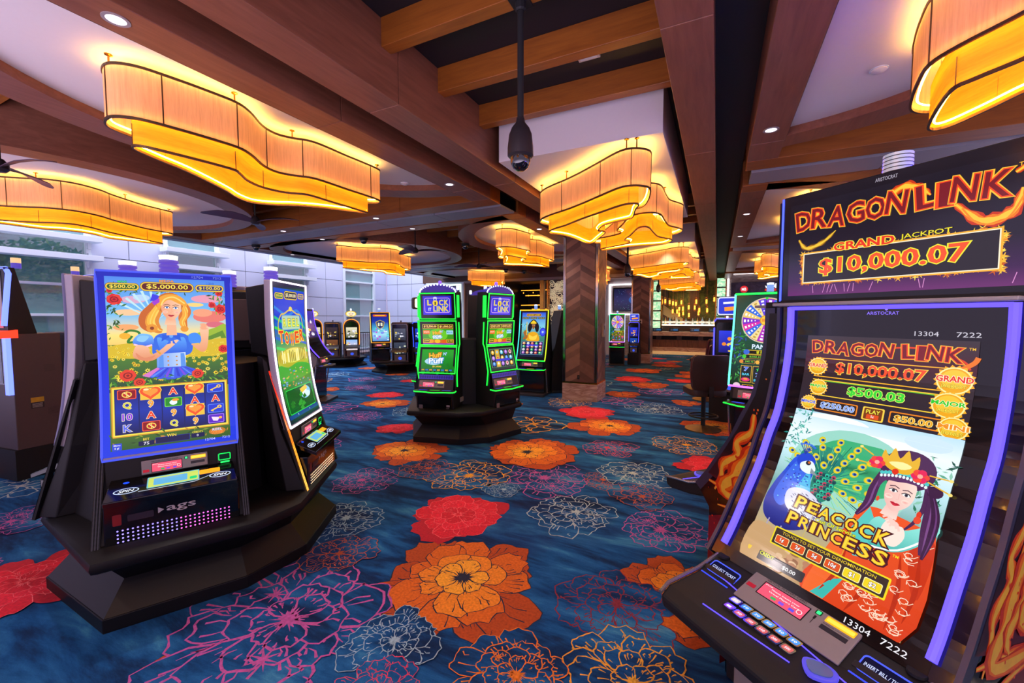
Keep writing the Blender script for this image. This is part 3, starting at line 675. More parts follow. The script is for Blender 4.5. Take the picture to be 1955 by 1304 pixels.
UP1 = [(-3.62, 1.35), (-3.5, 1.35), (-3.4, 1.44), (-3.35, 1.6), (-3.31, 1.8), (-3.29, 2.0), (-3.35, 2.14), (-3.49, 2.33), (-3.53, 2.48), (-3.48, 2.6), (-3.38, 2.75), (-3.37, 3.11), (-3.36, 3.5), (-3.42, 3.61), (-3.55, 3.58),
       (-3.68, 3.35), (-3.83, 3.15), (-4.0, 3.0), (-4.18, 2.87), (-4.28, 2.65), (-4.2, 2.4), (-4.06, 2.22), (-3.84, 1.83), (-3.77, 1.57), (-3.72, 1.41)]
G1 = 'stepped fabric lamps under the oval ceiling discs'
lamp = make_lamp(UP1, LOW1, (-3.6, 2.45), ZW, (-.075, -.405, -.55), (.02, .2, .36, .52, .7, .86), 'fabric_ceiling_lamp', 'long wavy two-tier fabric lamp above the flower-girl slot machine, largest one', G1)
copy_tree(lamp, (-7.68, 2.5, ZW), PI, 'wavy two-tier fabric lamp at the left edge in front of the white wall', G1)
copy_tree(lamp, (1.25, 2.47, ZW), PI, 'two-tier fabric lamp cut off by the top right corner, over the dragon game', G1)
copy_tree(lamp, (-7.6, 8.0, ZW), PI, 'wavy fabric lamp hanging before the white wall above the gold-edged game', G1)
copy_tree(lamp, (-3.6, 7.95, ZW), 0, 'two-tier fabric lamp with a notched side, left of the herringbone column', G1)
copy_tree(lamp, (1.25, 7.95, ZW), PI, 'fabric lamp glowing just behind the top edge of the big dragon topper', G1)
copy_tree(lamp, (-7.6, 13.6, ZW), PI, 'small distant fabric lamp right above the lock game pod', G1)
copy_tree(lamp, (-3.6, 13.6, ZW), 0, 'distant fabric lamp half hidden by the near herringbone column', G1)
copy_tree(lamp, (1.25, 13.6, ZW), PI, 'distant fabric lamp left of the dragon topper, above the wheel game', G1)
LA = [(-1.93, 5.0), (-1.80, 4.86), (-1.62, 4.74), (-1.38, 4.53), (-1.1, 4.32), (-.87, 4.15), (-.78, 4.12), (-.70, 4.17), (-.76, 4.35), (-.84, 4.66), (-.9, 4.74), (-1.0, 4.79), (-1.12, 4.85), (-1.23, 4.94), (-1.31, 5.08), (-1.35, 5.22), (-1.3, 5.34),
      (-1.48, 5.7), (-1.66, 6.03), (-1.73, 5.97), (-1.77, 5.58), (-1.83, 5.3), (-1.94, 5.12)]
UA = [(-2.06, 5.02), (-1.95, 4.84), (-1.77, 4.70), (-1.58, 4.59), (-1.34, 4.42), (-1.08, 4.21), (-.88, 4.05), (-.77, 4.01), (-.67, 4.05), (-.6, 4.16), (-.62, 4.35), (-.68, 4.6), (-.76, 4.8), (-.87, 4.88), (-1.02, 4.91), (-1.13, 4.97), (-1.2, 5.1), (-1.2, 5.3), (-1.24, 5.48),
      (-1.42, 5.82), (-1.58, 6.1), (-1.72, 6.16), (-1.83, 6.05), (-1.87, 5.62), (-1.94, 5.36), (-2.03, 5.2)]
LB = [(-1.66, 6.75), (-1.22, 6.57), (-.8, 6.58), (-.67, 6.48), (-.59, 6.28), (-.65, 6.12), (-.73, 5.94), (-.75, 5.63), (-.76, 5.3), (-.82, 5.22), (-.9, 5.3), (-1.05, 5.68), (-1.18, 5.98), (-1.14, 6.14), (-1.22, 6.32), (-1.45, 6.47), (-1.66, 6.6)]
UB = [(-1.75, 6.86), (-1.22, 6.68), (-.76, 6.69), (-.57, 6.58), (-.46, 6.34), (-.52, 6.13), (-.6, 5.95), (-.62, 5.62), (-.63, 5.28), (-.72, 5.13), (-.88, 5.14), (-1.0, 5.27), (-1.14, 5.62), (-1.28, 5.95), (-1.26, 6.12), (-1.34, 6.25), (-1.55, 6.38), (-1.76, 6.5), (-1.82, 6.68)]
G2 = 'paired fabric lamps under the white bulkheads'
la = make_lamp(UA, LA, (-1.35, 5.0), 3.25, (-.1, -.435, -.57), (.02, .12, .26, .3, .5, .75), 'fabric_ceiling_lamp', 'boomerang-shaped two-tier fabric lamp, front one of the pair by the security camera', G2)
lb = make_lamp(UB, LB, (-1.15, 5.95), 3.25, (-.1, -.435, -.57), (.05, .2, .34, .42, .6, .8), 'fabric_ceiling_lamp', 'two-tier fabric lamp directly behind the boomerang lamp, over the near column', G2)
for k, (dy, w) in enumerate(((5.97, 'second'), (11.87, 'third'))):
    copy_tree(la, (-1.35, 5.0 + dy, 3.25), 0, 'boomerang fabric lamp, front one of the %s pair along the aisle' % w, G2)
    copy_tree(lb, (-1.15, 5.95 + dy, 3.25), 0, 'fabric lamp at the back of the %s pair along the aisle' % w, G2)
copy_tree(la, (-1.35, 5.0 - 5.97, 3.25), 0, 'boomerang fabric lamp overhead, just behind the viewpoint', G2)
# ------------------------------------------------------------------ downlights
def spot(x, y, z, e, col, size=R(120), r=.05):
    l = bpy.data.lights.new('downlight_or_fill_beam', 'SPOT'); l.energy = e; l.color = col; l.spot_size = size; l.spot_blend = .8; l.shadow_soft_size = r
    o = bpy.data.objects.new('downlight_or_fill_beam', l); COL.objects.link(o); o.location = (x, y, z - .03); return o
DL = [(-2.98, 1.18, 'round recessed downlight in the purple beam at the top left'), (.38, 4.32, 'recessed downlight in the beam right of the dark slot'), (-2.97, 4.33, 'recessed downlight in the beam near the end of the long fabric lamp'),
      (-7.36, 5.25, 'recessed downlight in the blue-tinted cross beam above the reel game'), (-5.05, 5.25, 'recessed downlight in the cross beam right of the ceiling fan'), (-5.04, 6.15, 'recessed downlight past the vent strip, near the dome camera'),
      (-9.9, 7.3, 'recessed downlight in the ceiling edge by the white wall'), (-7.4, 6.15, 'recessed downlight over the left end of the far oval disc'), (.38, 7.6, 'second recessed downlight along the beam right of the dark slot'),
      (.38, 9.6, 'third recessed downlight along the beam right of the dark slot'), (-2.97, 7.2, 'recessed downlight in the beam left of the paired lamps'), (-5.4, 10.95, 'recessed downlight in the second cross beam'), (.38, .75, 'added unseen downlight overhead in the beam right of the dark slot'), (-2.97, -.6, 'added unseen downlight overhead behind the viewpoint at the left'), (.38, -.7, 'added unseen downlight overhead behind the viewpoint at the right'), (-9.9, 10.2, 'distant recessed downlight in the ceiling edge by the white wall')]  # the overhead ones are unseen, added to light the game deck and near floor
dl0 = None
for x, y, lb_ in DL:
    if dl0 is None:
        dl0 = thing('downlight', lb_, 'downlight', (x, y, ZB), 0, 'recessed downlights'); MB().lathe([(.062, -.004), (.062, .002), (.045, .002), (.045, -.004)], 20, ring=True).build('trim_ring', M['grey'], dl0, True)
        MB().lathe([(.001, -.002), (.045, -.002), (.045, .0), (.001, .0)], 16).build('lens', glow('downlight_lens', '#ffeeff', 2.2), dl0, True)
    else: copy_tree(dl0, (x, y, ZB), 0, lb_)
    spot(x, y, ZB, 75, (1., .86, .86))
for x, y, lb_ in ((-3.58, 4.23, 'small round smoke detector on the white disc right of the long lamp'), (.95, 3.75, 'small round smoke detector on the white disc left of the corner lamp')):
    t = thing('smoke_detector', lb_, 'detector', (x, y, ZW)); MB().lathe([(.045, 0), (.045, -.01), (.03, -.022), (.001, -.024)], 18).build('body', M['white'], t, True); MB().lathe([(.052, 0), (.052, -.004), (.045, -.004)], 18).build('base', M['frame'], t, True)
# ------------------------------------------------------------------ cameras on the ceiling
def dome(x, y, z, label):
    t = thing('dome_camera', label, 'camera', (x, y, z), 0, 'ceiling dome cameras'); MB().lathe([(.085, 0), (.085, -.035), (.07, -.05)], 18).build('mount', M['black'], t, True)
    MB().lathe([(.066, -.05), (.066, -.075), (.05, -.105), (.025, -.12), (.001, -.123)], 18).build('dome', M['lens'], t, True); return t
dome(-6.52, 6.42, ZB, 'dark dome camera left of centre, just before the gold lamp by the white wall')
dome(-5.01, 7.9, ZB, 'dark dome camera on the oval disc edge beside the notched lamp'); dome(-9.2, 5.9, ZB - .02, 'dark dome camera at the ceiling corner above the flower-girl game'); dome(-6.4, 12.6, ZB, 'small dark dome camera over the left lock game')
dome(-6.0, 13.2, ZB, 'small dark dome camera right above the small distant lamp')
def ptz(x, y, ztop, zbot, label, s=1.):
    t = thing('security_camera', label, 'security camera', (x, y, ztop), 0, 'pole-mounted security cameras'); L = ztop - zbot; k = s
    MB().box(-.06, .06, -.06, .06, -.012, 0).lathe([(.035, -.012), (.035, -.05), (.026, -.06)], 12).build('flange', M['black'], t)
    MB().lathe([(.02, -.01), (.02, -L + .26 * k)], 14).build('pole', M['black'], t, True)
    MB().lathe([(.022 * k, -L + .29 * k), (.026 * k, -L + .265 * k), (.05 * k, -L + .235 * k), (.064 * k, -L + .2 * k), (.072 * k, -L + .13 * k), (.073 * k, -L + .085 * k), (.062 * k, -L + .075 * k)], 24).build('housing', M['charcoal'], t, True)
    MB().lathe([(.057 * k, -L + .078 * k), (.055 * k, -L + .045 * k), (.042 * k, -L + .018 * k), (.02 * k, -L + .003), (.001, -L)], 24).build('dome', M['lens'], t, True); return t
ptz(-1.136, 2.44, ZJ, 2.52, 'black dome camera on a long black pole hanging from the first wood joist', 1.12)
ptz(-1.66, 8.74, ZJ, 2.42, 'dark camera on a pole in front of the second pair of lamps'); ptz(-1.75, 14.5, ZJ, 2.42, 'small dark camera on a pole in front of the third pair of lamps')
# ------------------------------------------------------------------ ceiling fans
def fan(x, y, z, rot, label):
    t = thing('ceiling_fan', label, 'ceiling fan', (x, y, z), rot, 'ceiling fans'); MB().lathe([(.012, ZC - z), (.012, .08), (.03, .06)], 10).build('rod', M['black'], t, True)
    MB().lathe([(.03, .07), (.06, .03), (.065, -.02), (.04, -.045), (.001, -.05)], 18).build('motor', M['charcoal'], t, True)
    for k in range(3):
        a = 2 * PI * k / 3; m = MB(); rings = []
        for r, w, tw, dz in ((.05, .035, .5, 0), (.16, .06, .45, .02), (.32, .085, .35, .03), (.5, .08, .25, .02), (.62, .045, .18, .0), (.66, .015, .15, -.005)):
            c, s = math.cos(tw), math.sin(tw); rings.append([(r, -w * c, dz - w * s), (r, w * c, dz + w * s), (r, w * c, dz + w * s + .008), (r, -w * c, dz - w * s + .008)])
        m.loft(rings).build('blade', M['fan'], t, True, xf=Matrix.Rotation(a, 4, 'Z')); 
    return t
fan(-6.0, 3.85, 2.98, R(20), 'violet three-blade ceiling fan behind the long fabric lamp'); fan(-5.95, 1.45, 2.98, R(15), 'violet ceiling fan cut off by the left edge')
fan(-5.75, 7.1, 3.0, R(40), 'dark three-blade ceiling fan right of the gold lamp by the white wall'); fan(-5.5, 9.3, 2.9, R(75), 'distant dark ceiling fan left of the notched lamp')
t = thing('ceiling_speaker', 'small white square panel between the second and third wood joists', 'speaker', (-1.0, 3.42, ZC)); MB().box(-.09, .09, -.09, .09, -.02, 0).build('plate', M['white'], t, bevel=.004); MB().box(-.07, .07, -.07, .07, -.024, -.02).build('cover', M['frame'], t)
# ================================================================== bar at the far end
def bar():
    t = thing('bar_counter', 'long marble-topped bar counter with brown wood front at the far end', 'bar counter', (-.6, 19.5, 0))
    MB().box(-2.0, .9, -.05, .6, .3, .62).build('front_panel', grain('bar_front_wood', '#4a2c20', '#7c5038', (14, 14, 1), 2.5), t)
    MB().box(-2.05, .9, -.12, .7, 0, .3).build('plinth', M['marble'], t, bevel=.01); MB().box(-2.05, .9, -.3, .3, .8, .98).build('top', M['marble'], t, bevel=.01)
    MB().box(-2.0, .9, .1, .6, .62, .8).build('upper_panel', M['dark'], t)
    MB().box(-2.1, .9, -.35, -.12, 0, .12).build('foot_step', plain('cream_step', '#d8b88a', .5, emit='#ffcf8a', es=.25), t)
    pst = MB()
    for k in range(3): pst.box(-1.8 + .85 * k, -1.6 + .85 * k, -.02, .1, .62, .8)
    pst.build('post', M['brown'], t)
    for k, x in enumerate((-2.35, -1.65, -.82, -.1)):
        s = thing('bar_terminal', ('bar-top game terminal at the left end of the bar counter', 'bar-top game terminal below the pendant cluster, second from the green shelves', 'bar-top game terminal in the middle of the bar counter', 'bar-top game terminal nearest the blue arched game')[k], 'terminal', (x, 19.45, .98))
        MB().box(-.2, .2, -.08, .1, 0, .16).build('case', M['blackgloss'], s, bevel=.01)
        a = Art(); a.rect(0, 0, 100, 34, '#141a24'); a.rect(40, 6, 90, 26, '#2a5a8a'); a.rect(10, 6, 34, 26, '#3a3f48'); a.build('display', flat_surf((-.18, -.082, .14), (1, 0, 0), (0, 0, -1), .36), M['art'], s)
    sh = thing('back_bar_shelf', 'glowing white back-bar shelf full of bottles', 'shelf', (-.6, 21.0, 0)); MB().box(-2.0, .9, 0, .4, 0, 1.22).build('cabinet', M['brown'], sh); MB().box(-2.0, .9, -.02, .4, 1.22, 1.28).build('lit_top', glow('back_bar_light', '#fff4e0', 2.), sh)
    cols = ['#5a3a1a', '#c8d8d0', '#2a5a3a', '#d0b060', '#7a2a1a', '#a8c8e0', '#3a2a20']
    bm = {c: plain('bottle_glass_' + str(i), c, .1, coat=.6, var=0, emit=c, es=.25) for i, c in enumerate(cols)}; lab = plain('bottle_label', '#f4f0e0', .5, var=0, emit='#f4f0e0', es=.5)
    rnd = random.Random(4); first = {}
    for k in range(26):
        x = -2.4 + .1 * k + rnd.uniform(-.008, .008); c = cols[k % 7]; h = rnd.uniform(.9, 1.1)
        if c not in first:
            b = thing('bottle', 'liquor bottle standing in the lit row on the back-bar shelf', 'bottle', (x - .1, 21.1, 1.28), 0, 'liquor bottles on the back bar'); first[c] = b
            MB().lathe([(.04, 0), (.045, .01), (.045, .17), (.035, .2), (.014, .24), (.014, .3)], 12).build('glass', bm[c], b, True); MB().lathe([(.046, .05), (.046, .14)], 12).build('label', lab, b, True); MB().lathe([(.016, .3), (.016, .33), (.001, .33)], 10).build('cap', M['brass'], b, True)
        else: copy_tree(first[c], (x - .1, 21.1, 1.28), 0, 'liquor bottle standing in the lit row on the back-bar shelf', None, (h, h, h))
    struct(MB().box(-2.9, -1.2, 22.3, 22.5, 0, ZC).box(-1.2, 7.5, 22.3, 22.5, 0, ZC).build('wall_back_bar', panel_mat('mossy_green_wall', '#3a3a12', '#6b6a1c', 3., (1, 1, 1), .6)))
    struct(MB().box(-3.2, -2.2, 22.1, 22.3, 0, ZC).box(-1.2, -.8, 22.2, 22.3, 1, ZC).build('wall_bar_wood', grain('bar_wall_wood', '#3e2416', '#6a3f28', (14, 14, 1), 2.)))
    st = struct(MB().yprism([(-2.35, 2.2), (-2.35, 1.75), (-1.1, 1.0), (-.85, 1.1)], 21.5, 21.6).build('stair_stringer', plain('tan_stair_side', '#b09468', .5)))
    first = None
    for k, (dx, z) in enumerate(((10, 345), (232, 345), (300, 360), (350, 375), (395, 385), (475, 365), (445, 460), (348, 490), (415, 495), (445, 535), (500, 455), (505, 520), (585, 435), (590, 545), (672, 440), (692, 358), (738, 475), (728, 520), (838, 358), (850, 480), (946, 330))):
        px, py = 1240 + dx / 7.67, 530 + z / 7.67; Y = 20.3 + .5 * (k % 3); s = Y / 20.5; x = (-2.16 + (px - 1270.2) * .0219) * s; zz = 1.6 + (2.35 - (py - 575) * .0245 - 1.6) * s
        if first is None:
            first = p = thing('pendant_lamp', 'amber glass tube pendant in the cluster over the bar', 'pendant lamp', (x, Y, zz), 0, 'tube pendants over the bar'); MB().lathe([(.052, -.16), (.052, .16)], 14).build('glass_tube', glassmat('amber_tube_glass', '#ffb030', .1, .3), p, True)
            MB().lathe([(.001, -.1), (.03, -.09), (.03, .08), (.001, .09)], 12).build('bulb', glow('pendant_bulb', '#ffb636', 5.), p, True); MB().lathe([(.055, .16), (.055, .18), (.004, .19), (.004, 1.35)], 10).build('cord', M['brass'], p, True); MB().lathe([(.054, -.17), (.054, -.155), (.045, -.155)], 12).build('ring', M['brass'], p, True)
        else: copy_tree(first, (x, Y, zz), 0, 'amber glass tube pendant in the cluster over the bar')
    for x0, x1, y, z0, z1, l in ((-2.74, -2.3, 20, 1.0, 3.25, 'tall green-lit glass display tower at the left end of the bar'), (-.02, .3, 20, 1.2, 3.3, 'tall yellow-green lit display tower at the right end of the bar'), (-4.75, -4.4, 19, 1.2, 3.2, 'slim pale lit display tower seen right of the near column')):
        tw = thing('display_tower', l, 'display tower', ((x0 + x1) / 2, y, 0)); w = (x1 - x0) / 2; MB().box(-w, w, .05, .3, 0, z0).build('base', M['brown'], tw); n = 5
        MB().box(-w - .06, -w, 0, .3, 0, z1).box(w, w + .06, 0, .3, 0, z1).build('frame', M['brass'], tw)
        for k in range(n): a, b = z0 + (z1 - z0) * k / n, z0 + (z1 - z0) * (k + 1) / n; MB().box(-w, w, .05, .25, a + .03, b - .03).build('lit_block', bpy.data.materials.get('green_glass_light') or panel_glow(), tw); MB().box(-w, w, .02, .28, a - .02, a + .03).build('shelf', M['dark'], tw)
    # right of the bar
    struct(MB().box(.34, 5.5, 19.9, 20.1, 0, 3.55).build('wall_stone_right', M['stone'])); nl = MB().box(.36, .43, 19.84, 19.9, 1.0, 3.46).box(.36, 3.5, 19.84, 19.9, 3.4, 3.46); struct(nl.build('trim_4', bpy.data.materials['white_wall_led']))
    sg = thing('wall_sign', 'dark blue wall sign with a red MB disc above the wheel game', 'sign', (1.5, 19.8, 2.85)); MB().box(-1.0, 1.4, 0, .06, -.35, .2).build('board', panel_mat('slate_blue_board', '#2a2f4a', '#4a5478', 3.), sg)
    a = Art(); a.ell(20, 12, 6, 6, '#d0182e', 24); a.text('MB', 20, 12, 5, '#ffffff', 7, bold=.03)
    rnd = random.Random(1)
    for k in range(18): x = 48 + rnd.uniform(0, 30); a.rect(x, 6 + rnd.uniform(-3, 3), x + 1.6, 9 + rnd.uniform(-2, 3), rnd.choice(('#f4f4f4', '#ffffff'))); a.rect(x, 12, x + 1.6, 16, '#c83020')
    a.build('lettering', flat_surf((-1., -.002, .2), (1, 0, 0), (0, 0, -1), 2.4), M['art'], sg)
def panel_glow():
    m, nt, b = newmat('green_glass_light'); tc = N(nt, 'ShaderNodeTexCoord'); nz = N(nt, 'ShaderNodeTexNoise', Scale=14., Detail=5.); nt.links.new(tc.outputs['Object'], nz.inputs[0])
    cr = N(nt, 'ShaderNodeValToRGB'); cr.color_ramp.elements[0].position = .4; cr.color_ramp.elements[1].position = .62; cr.color_ramp.elements[0].color = lin('#58d89a'); cr.color_ramp.elements[1].color = lin('#f0ffd8'); nt.links.new(nz.outputs['Fac'], cr.inputs[0])
    nt.links.new(cr.outputs[0], b.inputs['Emission Color']); b.inputs['Emission Strength'].default_value = .9; return m
bar()
# ================================================================== pictures on the screens
def fancy(a, word, xs, cy, h, w, rots, c0='#7a1822', c1='#ff4a1c', c2='#ffc23a'):
    for ch, x, r in zip(word, xs, rots):
        ww = w * (.5 if ch == 'I' else 1)
        a.text(ch, x, cy + (1 if ord(ch) % 2 else -1) * h * .04, h, c2, ww, .085, c2, .05, 0, r); a.text(ch, x, cy + (1 if ord(ch) % 2 else -1) * h * .04, h, c0, ww, .05, c1, .02, 0, r)
def face(a, cx, cy, s, skin, shade, hairc, eye='#3a7ad0', lip='#d0303e', tilt=0., brow='#7a4a1a'):
    def P(x, y): c, n = math.cos(tilt), math.sin(tilt); return (cx + (x * c - y * n) * s, cy + (x * n + y * c) * s)
    a.gpoly([P(x, y) for x, y in ((-.3, .7), (.3, .7), (.42, 1.5), (-.42, 1.5))], shade, skin)
    a.gpoly(spline([P(x, y) for x, y in ((-.72, -.5), (-.4, -1.05), (.1, -1.15), (.6, -.85), (.74, -.2), (.66, .4), (.38, .85), (.05, 1.08), (-.25, .9), (-.6, .4))], 4), shade, skin, (1, -.25))
    for ex in (-.3, .34):
        a.ell(*P(ex, -.12), .19 * s, .1 * s, '#ffffff', 12, tilt); a.ell(*P(ex + .01, -.12), .085 * s, .1 * s, eye, 10); a.ell(*P(ex + .01, -.12), .04 * s, .05 * s, '#101018', 8)
        a.line([P(ex - .22, -.1), P(ex - .08, -.22), P(ex + .12, -.22), P(ex + .22, -.12)], .05 * s, '#20141c'); a.line([P(ex - .24, -.32), P(ex, -.42), P(ex + .24, -.34)], .055 * s, brow)
        a.gell(*P(ex * 1.3, .3), .2 * s, .15 * s, '#f2a49c' if skin != '#a8662e' else '#8a4a20', skin, 14)
    a.line([P(.04, -.05), P(.1, .28), P(-.02, .33)], .04 * s, shade)
    a.poly(spline([P(x, y) for x, y in ((-.22, .58), (-.06, .53), (.03, .56), (.12, .53), (.28, .58), (.1, .72), (-.05, .72))], 3), lip); a.line([P(-.2, .59), P(.04, .61), P(.27, .59)], .03 * s, '#7a1822')
def hairlock(a, pts, w, c, hi=None):
    p = spline(pts, 5, False); a.line(p, lambda t: w * (.35 + 1.0 * math.sin(PI * min(1, t * .9 + .08))), c)
    if hi: a.line([(x + w * .12, y) for x, y in p], lambda t: w * .28 * math.sin(PI * t), hi)
def rose(a, x, y, r, c='#d81e1e', d='#8a0c14'):
    for k in range(7): t = k * .9; a.ell(x + r * .55 * math.cos(t), y + r * .55 * math.sin(t), r * .55, r * .5, c if k % 2 else '#e83c24', 10)
    for k, q in enumerate((.62, .42, .22)): a.ell(x, y, r * q, r * q * .9, (d, c, d)[k], 10)
def daisy(a, x, y, r, c='#ffd91e'):
    a.star(x, y, r, r * .5, 8, c); a.ell(x, y, r * .32, r * .3, '#6a4410', 8)
def leafs(a, n, x0, y0, x1, y1, rnd, cols, s=3.):
    for _ in range(n):
        x, y, t, l = rnd.uniform(x0, x1), rnd.uniform(y0, y1), rnd.uniform(0, 6.3), s * rnd.uniform(.6, 1.3); c, q = math.cos(t), math.sin(t)
        a.poly([(x, y), (x + l * c - l * .28 * q, y + l * q + l * .28 * c), (x + 2 * l * c, y + 2 * l * q), (x + l * c + l * .28 * q, y + l * q - l * .28 * c)], rnd.choice(cols))
def plate(a, x0, y0, x1, y1, t, fill, h, col='#ffe04a', w=None):
    r = (y1 - y0) / 2; a.rr(x0 - .9, y0 - .9, x1 + .9, y1 + .9, r + .8, '#6a4204'); a.rr(x0 - .5, y0 - .5, x1 + .5, y1 + .5, r + .4, '#f2c83a'); a.rr(x0 + .5, y0 + .5, x1 - .5, y1 - .5, r - .5, fill)
    a.text(t, (x0 + x1) / 2, (y0 + y1) / 2, h, col, w or (x1 - x0) * .8, .05, '#3a1a00', .03)
def heart(a, x, y, w, h):
    p = [(16 * math.sin(t) ** 3 / 16 * w / 2 + x, y - (13 * math.cos(t) - 5 * math.cos(2 * t) - 2 * math.cos(3 * t) - math.cos(4 * t)) / 15 * h / 2) for t in [2 * PI * k / 28 for k in range(28)]]
    a.poly([(x + (q - x) * 1.08, y + (r - y) * 1.08) for q, r in p], '#ffd23a'); a.poly(p, '#f0561c'); a.poly([(x + (q - x) * .72, y - h * .05 + (r - y) * .62) for q, r in p], '#ff9a34'); a.ell(x - w * .2, y - h * .25, w * .13, h * .08, '#ffe6a8', 10)
def art_garden():
    a = Art(); rnd = random.Random(7)
    a.grad(0, 0, 100, 170, [(0, '#0a1fb4'), (.5, '#0d2ad8'), (1, '#1238e0')])
    a.lim = (5, 5, 95, 165)
    a.grad(5, 5, 95, 165, [(0, '#4a86e8'), (.22, '#78c0f0'), (.34, '#ffe07a'), (.46, '#f6b25a'), (.5, '#8aa832'), (1, '#2c5a1c')])
    for x, y, rx, ry, c in ((24, 26, 9, 3.5, '#d8a8c8'), (30, 24, 6, 3, '#b8d4f6'), (80, 24, 13, 4, '#e89ab0'), (82, 42, 14, 6, '#e8786a'), (76, 38, 8, 4, '#f2a07a'), (20, 38, 10, 3, '#f6c898'), (18, 52, 9, 3, '#f4a868'), (70, 30, 7, 2, '#ffd27a'), (86, 50, 8, 3, '#d86a78')): a.ell(x, y, rx, ry, c, 18)
    for k in range(9): t = -2.6 + k * .22; a.poly([(40, 46), (40 + 30 * math.cos(t), 46 + 30 * math.sin(t)), (40 + 30 * math.cos(t + .07), 46 + 30 * math.sin(t + .07))], '#bfe6ee')
    a.poly(spline([(60, 62), (72, 58), (86, 53), (95, 50), (95, 74), (60, 74)], 3), '#9ab82a'); a.poly([(76, 64), (92, 56), (95, 64), (82, 72)], '#5c8a20'); a.poly([(80, 66), (90, 62), (92, 70), (84, 74)], '#c8c858')
    a.rect(5, 68, 95, 112, '#5a7a1e'); a.poly(spline([(5, 70), (30, 66), (60, 69), (95, 64), (95, 80), (60, 82), (5, 80)], 3), '#d8b81c')
    a.grad(5, 82, 95, 112, [(0, '#4a7a24'), (1, '#1c3c2c')])
    for k in range(150):
        y = 68 + 34 * rnd.random() ** 1.1; x = rnd.uniform(5.5, 94.5); daisy(a, x, y, .7 + (y - 66) * .055, rnd.choice(('#ffdb1e', '#f6c814', '#ffe95a')))
    leafs(a, 60, 5, 14, 15, 62, rnd, ('#2c6a1e', '#4a8a24', '#7aa82c', '#1e4a18'), 2.2); leafs(a, 45, 84, 14, 94, 40, rnd, ('#2c6a1e', '#5a9a28', '#88b030', '#1e4a18'), 2.2); leafs(a, 24, 14, 14, 84, 19, rnd, ('#2c6a1e', '#4a8a24', '#1e4a18'), 1.8)
    a.line(spline([(15, 60), (20, 55), (27, 57), (26, 64), (19, 66), (22, 60)], 5, False), 2, '#2c7a1c'); a.ell(17, 60, 4, 3, '#f0b020', 12)
    # woman in a plain blue dress
    for pts, w, c in (([(44, 24), (38, 34), (33, 42), (32, 50), (37, 56)], 8, '#c8641a'), ([(45, 28), (40, 38), (37, 46), (40, 54), (44, 56)], 7, '#e08a24'), ([(42, 30), (37, 40), (35, 48), (38, 53)], 3.5, '#f6b83a'), ([(59, 26), (63, 36), (60, 44), (62, 54)], 6, '#d8741a'), ([(60, 30), (62, 40), (59, 48), (62, 55)], 3.4, '#f2a834')): hairlock(a, pts, w, c, '#ffcf5a' if w < 8 else '#f0a02e')
    a.gell(50.5, 29, 10.4, 10.5, '#f2ac34', '#c8701a', 24)
    a.poly(spline([(38, 62), (44, 58), (58, 58), (64, 62), (67, 72), (62, 80), (39, 80), (36, 72)], 4), '#2f6ae0')
    a.gpoly(spline([(40, 62), (50, 66), (60, 62), (62, 74), (56, 78), (44, 78)], 4), '#5aa4fa', '#2050d8')
    a.gpoly([(39, 78), (61, 77), (61, 92), (39, 92)], '#6a9cf0', '#c8dcfa', (1, 0)); a.poly([(41, 79), (44, 79), (44, 91), (40, 91)], '#5a94e8'); a.poly([(57, 78), (60, 78), (61, 91), (57, 91)], '#5a94e8')
    for yy in (81, 85, 89):
        for xx in (47.5, 54): a.ell(xx, yy, .8, .8, '#c8862a', 8)
    sk = [(39, 91), (61, 91), (74, 97), (68, 100), (60, 101), (52, 103), (44, 103), (36, 101), (28, 98)]
    a.poly(sk, '#3a56e0')
    for k in range(9): x = 29 + k * 5; a.poly([(42 + k * 2.2, 92), (43.2 + k * 2.2, 92), (x + 2.4, 101.5 - abs(k - 4) * .6), (x, 101 - abs(k - 4) * .6)], ('#7a4ae0', '#5a8cf6', '#2a3cc8')[k % 3])
    a.poly([(39, 91), (28, 98), (33, 100), (41, 92)], '#d878c8')
    a.gpoly(spline([(36, 60), (28, 58), (23, 63), (23, 68), (30, 71), (37, 68)], 4), '#7ac0fa', '#2a5ae0'); a.poly(spline([(34, 61), (28, 60), (25, 64), (30, 66)], 4), '#8cc8fa'); a.line([(23, 68), (30, 71), (36, 69)], 1.6, '#f2c8e0')
    a.poly(spline([(64, 60), (70, 58), (74, 63), (72, 69), (65, 68)], 4), '#3f8cf0'); a.line([(72, 69), (66, 69.5)], 1.4, '#f0c040')
    a.gpoly(spline([(25, 69), (33, 71), (35, 78), (42, 74), (50, 66), (56, 65), (53, 69), (46, 76), (36, 84), (27, 83), (22, 79)], 4), '#fcc8a4', '#e08a5a'); a.poly(spline([(24, 76), (30, 81), (38, 79), (34, 83), (27, 83)], 4), '#e08a62'); a.line([(39, 74), (42, 78)], 1.6, '#e0a020')
    a.gpoly(spline([(66, 69), (71, 70), (74, 66), (73, 55), (76, 50), (80, 52), (80, 62), (78, 75), (73, 77)], 4), '#fcc8a4', '#e89a6a')
    for k in range(4): a.ell(76 + (k % 2) * .6, 49.5 + 1.5 * k, 3, .9, '#f2a880', 10)
    a.poly([(44, 59), (50, 61), (43, 66)], '#1e5ad8'); a.poly([(57, 59), (51, 61), (58, 66)], '#1e5ad8'); a.ell(50.5, 61, 1.5, 1.7, '#6aa8fa', 10); a.poly([(50, 62), (47, 69), (50, 68)], '#2a68e6'); a.poly([(51, 62), (54, 69), (51.5, 68)], '#2a68e6')
    a.poly([(48, 45), (54.5, 45), (55, 60), (47, 60)], '#f2b48c')
    face(a, 51.2, 34.4, 10.4, '#fcc8a4', '#eea078', '#f2ac34', '#3a86e0', '#c83a3e', .06)
